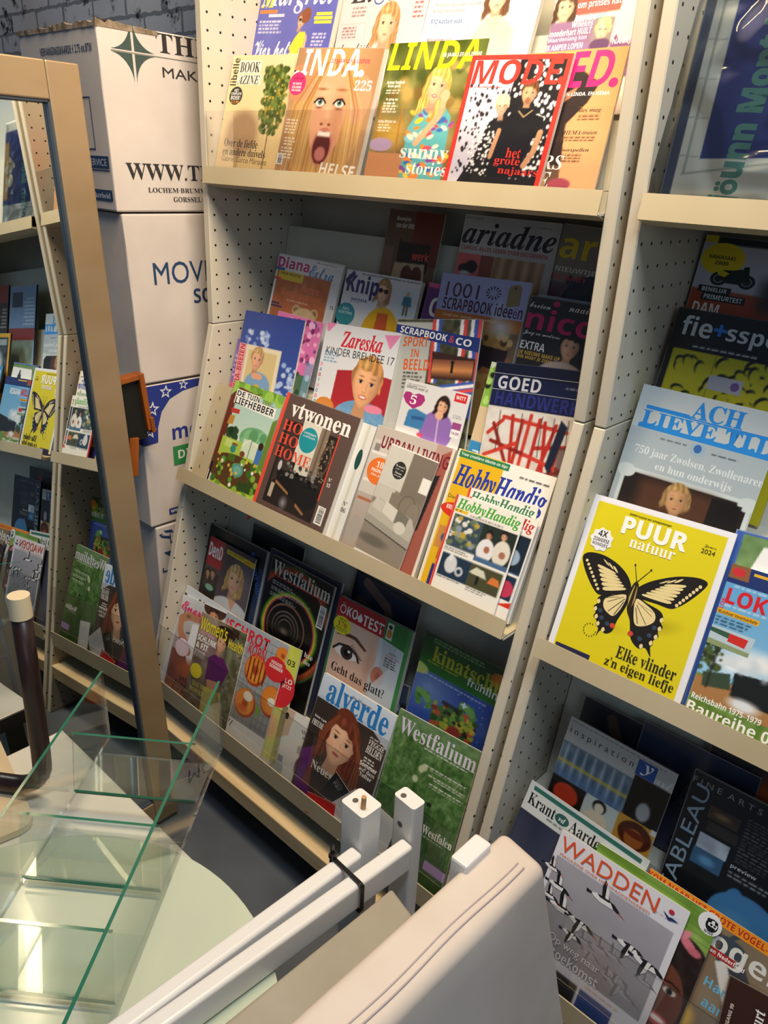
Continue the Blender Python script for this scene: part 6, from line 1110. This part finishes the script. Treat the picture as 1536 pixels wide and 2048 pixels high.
# ------------------------------------------------------------------ moving boxes
def ink_mesh(name, items, M, parent):
    """flat lettering/shapes: items of ('t',text,x,y,h,style,col,bold) or ('p',pts,col) in metres on plane M (x right, y up)"""
    V, F, C = [], [], []
    z = .0008
    for it in items:
        z += .00008
        if it[0] == 't':
            _, t, x, y, h, st, col, w = it; v, f, sz = glyphs(t, st); k = h/sz[1]; kx = (w/sz[0]) if w else k
            b = len(V); V += [M @ Vector((x+q[0]*kx, y+q[1]*k, z)) for q in v]; F += [tuple(int(i)+b for i in g) for g in f]; C += [lin(col)]*len(v)
        else:
            b = len(V); V += [M @ Vector((p[0], p[1], z)) for p in it[1]]; F.append(tuple(range(b, b+len(it[1])))); C += [lin(it[2])]*len(it[1])
    o = mesh_obj(name, V, F, MT['ink'], parent)
    at = o.data.color_attributes.new('Col', 'FLOAT_COLOR', 'POINT')
    at.data.foreach_set('color', np.array([(*c, 1) for c in C], np.float32).ravel()); return o
def carton(x1, y0, z0, z1, label, lean=0.0, wx=.37, wy=.50, front=(), side=(), logo=(), stamp=()):
    R = empty('moving_box', (x1-wx/2, y0+wy/2, z0), label, 'cardboard box', 'stacked moving boxes')
    Mi = Matrix.Translation((-(x1-wx/2), -(y0+wy/2), -z0))
    bm = bmesh.new(); bm_box(bm, (x1-wx, y0, z0), (x1, y0+wy, z1-.002))
    for v in bm.verts:
        if v.co.z > z0+.1: v.co.y -= lean
    bmesh.ops.bevel(bm, geom=bm.edges[:], offset=.004, segments=2, profile=.5, affect='EDGES')
    bmesh.ops.subdivide_edges(bm, edges=[e for e in bm.edges if e.calc_length() > .2], cuts=5, use_grid_fill=True)
    R_ = random.Random(z0)
    for v in bm.verts: v.co += Vector((R_.uniform(-.0004, .0004), R_.uniform(-.0004, .0004), 0))
    o = bm_obj('carton', bm, MT['card'], R); o.matrix_parent_inverse = Mi
    h = z1-z0; th = math.atan2(lean, h)
    if front:
        U = Vector((0, 1, 0)); Vv = Vector((0, -math.sin(th), math.cos(th))); Nn = Vector((1, 0, 0)); p = Vector((x1, y0, z0))
        M = Matrix(((U.x, Vv.x, Nn.x, p.x), (U.y, Vv.y, Nn.y, p.y), (U.z, Vv.z, Nn.z, p.z), (0, 0, 0, 1))); q = ink_mesh('front_print', front, M, R); q.matrix_parent_inverse = Mi
    if logo: q = ink_mesh('logo', logo, M, R); q.matrix_parent_inverse = Mi
    if side:
        U = Vector((1, 0, 0)); Vv = Vector((0, -math.sin(th), math.cos(th))); Nn = U.cross(Vv); p = Vector((x1-wx, y0, z0))
        M = Matrix(((U.x, Vv.x, Nn.x, p.x), (U.y, Vv.y, Nn.y, p.y), (U.z, Vv.z, Nn.z, p.z), (0, 0, 0, 1))); q = ink_mesh('side_print', side, M, R); q.matrix_parent_inverse = Mi
        if stamp: q = ink_mesh('value_stamp', stamp, M, R); q.matrix_parent_inverse = Mi
    return R, Mi
GR, NV, DK = '3c4f4a', '23406a', '2e2b2c'
def quadstar(cx, cz, w, h):
    o = []
    for sx in (-1, 1):
        for sy in (-1, 1):
            x0, y0 = cx+sx*.003, cz+sy*.003; pts = [(x0, y0), (cx+sx*w, y0)]
            for i in range(1, 8): t = i/8; pts.append((x0+sx*(w-.003)*((1-t)**1.7), y0+sy*(h-.003)*(t**1.7)))
            pts.append((x0, cz+sy*h))
            if sx*sy < 0: pts = pts[::-1]
            o.append(('p', pts, GR))
    return o
top_logo = quadstar(.081, .323, .053, .058)+[('p', [(.028, .3215), (.3, .3205), (.3, .3215), (.028, .3225)], GR)]
top_front = [('t', 'THE', .140, .331, .037, 's', DK, .145), ('t', 'MAKELAARS', .150, .283, .020, '', DK, .245), ('t', 'WWW.THEM', .033, .070, .034, 's', DK, .325), ('t', 'LOCHEM·BRUMMEN', .084, .043, .0105, 's', DK, .185), ('t', 'GORSSEL·', .150, .0225, .0115, 's', DK, .082)]
top_stamp = [('t', 'VERVANGINGSWAARDE € 2,75 ex.BTW', .10, .315, .018, 'b', NV, .235)]
top_side = [('p', [(.16, .23), (.30, .23), (.30, .233), (.16, .233)], NV), ('p', [(.297, .13), (.30, .13), (.30, .233), (.297, .233)], NV), ('p', [(.16, .127), (.30, .127), (.30, .13), (.16, .13)], NV), ('p', [(.2, .09), (.35, .09), (.35, .115), (.2, .115)], NV), ('p', [(.2, .084), (.35, .084), (.35, .087), (.2, .087)], NV), ('t', 'SERVICE', .26, .095, .014, '', 'c8ccd4', .08), ('p', [(.18, .022), (.35, .022), (.35, .045), (.18, .045)], NV), ('t', 'zekerheid', .255, .027, .012, 's', 'c8ccd4', .085)]
BX = -.12
_, Mi = carton(BX, -.163, 1.429, 1.802, 'topmost white moving box with a dark green four-point diamond and torn lid edge', .014, .36, .48, top_front, top_side, top_logo, top_stamp)
# torn top edge of the upper box
bm = bmesh.new(); R0 = random.Random(5)
for (xa, ya, xb, yb, k) in ((-.48, -.178, BX+.002, -.178, 30), (BX+.001, -.178, BX+.001, -.03, 14)):
    pr = []
    for i in range(k+1):
        t = i/k; x, y = xa+(xb-xa)*t, ya+(yb-ya)*t; pr.append((x, y-.002*R0.random(), 1.797+.016*R0.random()*(.7-t*.6 if k == 14 else .2+.5*t)))
    lo = [bm.verts.new((p[0], p[1], 1.79)) for p in pr]; hi = [bm.verts.new(p) for p in pr]; bk = [bm.verts.new((p[0]-.02 if k == 14 else p[0], p[1]+.03, 1.802)) for p in pr]
    for i in range(k): bm.faces.new((lo[i], lo[i+1], hi[i+1], hi[i])); bm.faces.new((hi[i], hi[i+1], bk[i+1], bk[i]))
box_top = [o for o in bpy.data.objects if o.name.startswith('moving_box')][0]
tf = bm_obj('torn_flap', bm, MT['cardtorn'], box_top); tf.matrix_parent_inverse = Mi
carton(BX, -.134, 1.025, 1.427, 'white moving box with thin blue capitals, second from the top of the stack', .018, .36, .48,
       [('t', 'MOVE', .064, .239, .052, '', NV, .175), ('t', 'SOLUTIONS', .172, .187, .036, 'b', NV, .26)])
def star(cx, cy, r, c='e6e8f0', rot=.0):
    def ring(R, q): return [(cx+R*(1 if i % 2 == 0 else q)*math.sin(rot+i*math.pi/5), cy+R*(1 if i % 2 == 0 else q)*math.cos(rot+i*math.pi/5)) for i in range(10)][::-1]
    return [('p', ring(r, .42), c), ('p', ring(r*.58, .42), '24358a')]
f3l = [('p', [(0, .232), (.041, .235), (.044, .275), (.058, .315), (.085, .345), (.125, .360), (.17, .366), (.3, .37), (.3, .386), (0, .386)], '24358a')]
for cx, cy, r in ((.032, .326, .021), (.019, .269, .021), (.074, .365, .019), (.128, .376, .015)): f3l += star(cx, cy, r, rot=.15)
f3 = [('t', 'move', .085, .232, .032, 'b', '24358a', .15), ('p', [(.083, .16), (.2, .16), (.2, .213), (.083, .213)], '2f8a4a'), ('t', 'DIY', .098, .176, .024, 'b', 'e6ece6', .06), ('p', [(.057, .022), (.2, .022), (.2, .040), (.057, .040)], '24358a'), ('t', 'www.', .062, .026, .009, 'b', 'e6ece6', .04)]
carton(BX, -.141, .632, 1.021, 'white moving box with a blue arch of outlined stars, third in the stack', .004, .36, .48, f3, [('p', [(.24, .232), (.36, .232), (.36, .385), (.24, .385)], '1c2a70')], f3l)
def rect(x, y, w, h, c=NV): return ('p', [(x, y), (x+w, y), (x+w, y+h), (x, y+h)], c)
f4 = [('p', [(.022, .378), (.028, .370), (.052, .364), (.048, .374)], NV), ('p', [(.010, .366), (.016, .358), (.040, .348), (.044, .356)], NV), rect(.008, .366, .010, .004), rect(.012, .360, .010, .004), rect(.040, .335, .03, .003), rect(.040, .335, .003, .028), ('p', [(.018, .312), (.036, .296), (.05, .312)], NV), rect(.010, .252, .018, .004), rect(.010, .256, .004, .010)]
carton(BX, -.128, .235, .628, 'white moving box with small dark cutlery and lamp icons, fourth in the stack', .0, .36, .48, f4)
carton(BX, -.115, .0, .233, 'low white cardboard box at the foot of the stack of moving boxes', .0, .36, .46)
tag(box('wooden_post', (-1.80, .22, 0), (-1.62, .26, 2.6), MT['orange'], None, .004), 'brown wooden post at the far left, behind the mirror top', 'post')
# orange wooden tray with a black lining
T0 = empty('wooden_tray', (-.07, -.18, .93), 'orange stained wooden tray with black inside, wedged between mirror and boxes', 'tray')
Ti = Matrix.Translation((.07, .18, -.93))
def TP_(o): o.parent = T0; o.matrix_parent_inverse = Ti; return o
MM = Matrix.Translation((-.085, -.145, .925)) @ Matrix.Rotation(math.radians(6), 4, 'X')
for lo, hi in (((-.012, -.014, 0), (.02, 0, .145)), ((-.012, -.20, .132), (.02, -.014, .145)), ((-.012, -.006, -.008), (.024, .004, .032))): TP_(box('tray_rim', lo, hi, MT['orange'], bev=.0015, M=MM))
TP_(box('black_lining', (-.014, -.20, -.02), (.008, -.012, .132), MT['blackin'], M=MM))
TP_(box('tray_leg', (-.012, -.06, -.12), (.012, -.035, -.02), MT['orange'], bev=.0015, M=MM @ Matrix.Rotation(math.radians(-12), 4, 'X')))

# ------------------------------------------------------------------ tables, stool, glass stand
t = empty('side_table', (.52, -.86, 0), 'low square white lacquered side table in front of the mirror', 'table'); ti = Matrix.Translation((-.52, .86, 0))
for o in (box('tabletop', (.255, -1.14, .405), (.79, -.602, .44), MT['offwhite'], t, .004),): o.matrix_parent_inverse = ti
for x in (.28, .74):
    for y in (-1.11, -.65): box('leg', (x-.02, y-.02, 0), (x+.02, y+.02, .405), MT['offwhite'], t).matrix_parent_inverse = ti
dc = Vector((.858, -.967)); dr_ = .346
t = empty('round_table', (dc.x, dc.y, 0), 'round table with a pale green frosted glass top, under the glass stand', 'table'); ti = Matrix.Translation((-dc.x, -dc.y, 0))
bm = bmesh.new(); bmesh.ops.create_cone(bm, cap_ends=True, segments=96, radius1=dr_, radius2=dr_, depth=.012, matrix=Matrix.Translation((dc.x, dc.y, .494)))
bmesh.ops.bevel(bm, geom=[e for e in bm.edges if abs(e.verts[0].co.z-e.verts[1].co.z) < 1e-5], offset=.002, segments=2, profile=.5, affect='EDGES')
bm_obj('tabletop', bm, MT['disc'], t).matrix_parent_inverse = ti
cyl('pedestal', (dc.x, dc.y, .02), (dc.x, dc.y, .488), .03, .03, MT['offwhite'], t).matrix_parent_inverse = ti
cyl('foot', (dc.x, dc.y, 0), (dc.x, dc.y, .02), .17, .16, MT['offwhite'], t, 48).matrix_parent_inverse = ti
# upturned stool
t = empty('upturned_stool', (.44, -.75, .44), 'upturned stool with a dark brown leg, cream cap and beige seat on the white table', 'stool'); ti = Matrix.Translation((-.44, .75, -.44))
pp = [(.4335, -.712, .845), (.4345, -.714, .7), (.436, -.717, .57), (.437, -.719, .535)]+[(.437-.055*(1-math.cos(k)), -.719-.035*(1-math.cos(k)), .535-.058*math.sin(k)) for k in np.linspace(.2, 1.57, 7)]+[(.33, -.79, .476), (.25, -.84, .476)]
tube('leg', pp, .0165, MT['darkwood'], t).matrix_parent_inverse = ti
c = cyl('leg_cap', (.4335, -.712, .842), (.433, -.711, .882), .0185, .0175, MT['cap'], t, 28); c.matrix_parent_inverse = ti
bm = bmesh.new(); ang = math.radians(-10)
SM = Matrix.Translation((.480, -.760, .457)) @ Matrix.Rotation(math.radians(-10), 4, 'Z')
bm_box(bm, (-.32, -.30, -.012), (0, 0, .0), 0, SM)
bmesh.ops.bevel(bm, geom=[e for e in bm.edges if abs(e.verts[0].co.z-e.verts[1].co.z) > .005], offset=.03, segments=6, profile=.5, affect='EDGES')
bm_obj('seat', bm, MT['beigeseat'], t).matrix_parent_inverse = ti
# glass leaflet stand
def glass_stand():
    t = empty('glass_stand', (.88, -.80, .5), 'clear glass leaflet stand with green edges and three cross panes, in the foreground', 'glass stand'); ti = Matrix.Translation((-.88, .80, -.5))
    D = Vector((.623, -.782, 0)); Sd = Vector((.782, .623, 0)); Lf = Vector((.4155, -.5755, 0)); wd = .2195; th = .005
    def pane(name, P, A, B, N_, green):
        """slab: corner P, edges A,B, thickness N_; green: indices of side faces shown dark"""
        bm = bmesh.new(); q = [P, P+A, P+A+B, P+B]; v0 = [bm.verts.new(p) for p in q]; v1 = [bm.verts.new(p+N_) for p in q]
        bm.faces.new(v0[::-1]); bm.faces.new(v1)
        for i in range(4):
            f = bm.faces.new((v0[i], v0[(i+1) % 4], v1[(i+1) % 4], v1[i])); f.material_index = 1 if i in green else 0
        bmesh.ops.recalc_face_normals(bm, faces=bm.faces[:])
        o = bm_obj(name, bm, [MT['glass'], MT['glass_edge']], t); o.matrix_parent_inverse = ti
    z0 = .5012; H = Vector((0, 0, .156)); Ln = .98
    pane('side_pane', Vector((*Lf.xy, z0))-Sd*th, D*Ln, H, Sd*th, (2,)); pane('side_pane', Vector((*Lf.xy, z0))+Sd*wd, D*Ln, H, Sd*th, (2,))
    for k in (.164, .348, .526):
        P = Vector((*Lf.xy, .517))+D*k+Sd*.001; up = Vector((0, 0, .110))-D*.021
        pane('cross_pane', P, Sd*(wd-.002), up, -D*th, (0, 2)); pane('floor_pane', Vector((*Lf.xy, .508))+D*(k-.006)+Sd*.001, Sd*(wd-.002), -D*.1, Vector((0, 0, th)), (0,))
glass_stand()

# ------------------------------------------------------------------ white cot sides
def cot(label, post, rail0, rail1, pw, pd, ztop, dowel, rh=.052, rt=.026, side_hole=False):
    c = Vector((post[0], post[1], 0)); t = empty('cot_side', c, label, 'cot side', 'white wooden cot sides'); ti = Matrix.Translation(-c)
    d = (Vector(rail1)-Vector(rail0)).normalized(); s = Vector((-d.y, d.x, 0)).normalized(); a = math.atan2(d.y, d.x)+math.pi/2
    Mz = Matrix.Translation((post[0], post[1], 0)) @ Matrix.Rotation(a, 4, 'Z')
    bm = bmesh.new(); bm_box(bm, (-pw/2, -pd/2, 0), (pw/2, pd/2, ztop), 0, Mz)
    bmesh.ops.bevel(bm, geom=[e for e in bm.edges if abs(e.verts[0].co.z-e.verts[1].co.z) > .1], offset=.006, segments=5, profile=.5, affect='EDGES')
    bm_obj('post', bm, MT['white'], t).matrix_parent_inverse = ti
    L_ = (Vector(rail1)-Vector(rail0)).length
    for p in (Vector(rail0),):
        Mr = Matrix.Translation(p) @ Matrix(((d.x, s.x, 0, 0), (d.y, s.y, 0, 0), (0, 0, 1, 0), (0, 0, 0, 1)))
        bm = bmesh.new(); bm_box(bm, (0, -rt/2, -rh), (L_, rt/2, 0), 0, Mr); bmesh.ops.bevel(bm, geom=bm.edges[:], offset=.006, segments=4, profile=.5, affect='EDGES')
        bm_obj('rail', bm, MT['white'], t).matrix_parent_inverse = ti
    px = Mz @ Vector((-.010, -.004, ztop)); 
    bm = bmesh.new(); bmesh.ops.create_circle(bm, cap_ends=True, segments=20, radius=.005, matrix=Matrix.Translation(px+Vector((0, 0, .0006))))
    if side_hole: bmesh.ops.create_circle(bm, cap_ends=True, segments=20, radius=.0055, matrix=Mz @ Matrix.Translation((-.004, -pd/2-.0006, ztop-.05)) @ Matrix.Rotation(math.pi/2, 4, 'X'))
    bm_obj('drilled_hole', bm, MT['hole'], t).matrix_parent_inverse = ti
    if dowel:
        q = Mz @ Vector((.010, -.006, ztop)); o = cyl('dowel', q-Vector((0, 0, .004)), q+Vector((.001, 0, .024)), .0044, .004, MT['dowel'], t, 16); o.matrix_parent_inverse = ti
cot('white cot side with a wooden dowel in its post, left of the zip-tied pair', (.965, -.437), (.984, -.462, .555), (.966, -.885, .555), .052, .044, .622, True)
cot('white cot side with a drilled narrow post, right of the zip-tied pair', (1.012, -.374), (1.030, -.392, .555), (.992, -.885, .555), .047, .028, .622, False, side_hole=True)
# black cable tie round both rails
def tie():
    d = Vector((-.06, -1, 0)).normalized(); s = Vector((1, -.06, 0)).normalized(); o0 = Vector((1.002, -.505, 0))
    pr = []
    x0, x1, z0, z1 = -.035, .037, .500, .5575
    for cx, cz, a0 in ((x1-.006, z1-.006, 0), (x0+.006, z1-.006, 90), (x0+.006, z0+.006, 180), (x1-.006, z0+.006, 270)):
        for k in range(5): a = math.radians(a0+k*22.5); pr.append((cx+.006*math.cos(a), cz+.006*math.sin(a)))
    bm = bmesh.new(); rings = []
    for (x, z) in pr:
        n = Vector((x-(x0+x1)/2, z-(z0+z1)/2)).normalized(); ring = []
        for a, b in ((0, -.0035), (0, .0035), (.0016, .0035), (.0016, -.0035)):
            ring.append(bm.verts.new(o0+s*(x+n.x*a)+d*b+Vector((0, 0, z+n.y*a))))
        rings.append(ring)
    k = len(rings)
    for i in range(k):
        for j in range(4): bm.faces.new((rings[i][j], rings[i][(j+1) % 4], rings[(i+1) % k][(j+1) % 4], rings[(i+1) % k][j]))
    bmesh.ops.recalc_face_normals(bm, faces=bm.faces[:])
    t = empty('cable_tie', o0+Vector((0, 0, .55)), 'black nylon cable tie strapped round the two white cot rails', 'cable tie'); ti = Matrix.Translation(-(o0+Vector((0, 0, .55))))
    bm_obj('strap', bm, MT['tie'], t).matrix_parent_inverse = ti
    Mh = Matrix.Translation(o0+s*(x0+.004)+Vector((0, 0, z1+.004))) @ Matrix(((s.x, d.x, 0, 0), (s.y, d.y, 0, 0), (0, 0, 1, 0), (0, 0, 0, 1)))
    box('tie_head', (-.006, -.0055, -.004), (.004, .0055, .006), MT['tie'], t, .001, M=Mh).matrix_parent_inverse = ti
    box('tie_tail', (-.004, -.003, .006), (-.001, .003, .022), MT['tie'], t, M=Mh).matrix_parent_inverse = ti
tie()
# beige plank behind the rails
PM = Matrix.Translation((1.040, -.90, .530)) @ Matrix.Rotation(math.radians(-2.5), 4, 'Z') @ Matrix.Rotation(math.radians(22), 4, 'Y')
pl = empty('plank', (1.09, -.66, 0), 'beige board lying aslant between the white cot rails and the cream backrest', 'board'); pi_ = Matrix.Translation((-1.09, .66, 0))
box('board', (0, 0, -.02), (.115, .44, 0), MT['plank'], pl, .004, M=PM).matrix_parent_inverse = pi_
box('support_leg', (1.095, -.52, 0), (1.125, -.48, .482), MT['plank'], pl).matrix_parent_inverse = pi_

# ------------------------------------------------------------------ cream upholstered backrest
def backrest():
    t = empty('upholstered_backrest', (1.24, -.6, 0), 'cream leatherette upholstered backrest standing on edge in the right foreground', 'backrest'); ti = Matrix.Translation((-1.24, .6, 0))
    L_ = Vector((-.012, -.50, 0)); A = Vector((1.193, -.385, .700)); B = Vector((1.268, -.388, .688)); dn = Vector((.075, .105, -.62))
    vs = [A, A+L_, B+L_, B, A+dn, A+L_+dn, B+L_+dn+Vector((.02, 0, 0)), B+dn+Vector((.02, 0, 0))]
    bm = bmesh.new(); v = [bm.verts.new(p) for p in vs]
    for f in ((0, 1, 2, 3), (7, 6, 5, 4), (0, 4, 5, 1), (3, 2, 6, 7), (0, 3, 7, 4), (1, 5, 6, 2)): bm.faces.new([v[i] for i in f])
    bmesh.ops.recalc_face_normals(bm, faces=bm.faces[:]); bmesh.ops.bevel(bm, geom=bm.edges[:], offset=.014, segments=5, profile=.5, affect='EDGES')
    bmesh.ops.subdivide_edges(bm, edges=[e for e in bm.edges if e.calc_length() > .15], cuts=12, use_grid_fill=True)
    for w in bm.verts: w.co += Vector((1, 0, .3))*.0012*math.sin(w.co.y*31+w.co.z*17)*math.sin(w.co.z*23)
    bm_obj('cushion', bm, MT['leather'], t, smooth=True).matrix_parent_inverse = ti
    for off in (.0, .010):
        pts = [A.lerp(B, .62)+Vector((off, 0, -.0005-off*.05))+L_*q+Vector((.0015*math.sin(q*14), 0, .0012)) for q in np.linspace(.06, .97, 40)]
        tube('seam', pts, .0011, MT['seam'], t, 6).matrix_parent_inverse = ti
    box('wooden_frame', (-.020, -.062, -.62), (.008, -.004, .006), MT['white'], t, .004, M=Matrix.Translation((1.196, -.425, .705))).matrix_parent_inverse = ti
backrest()
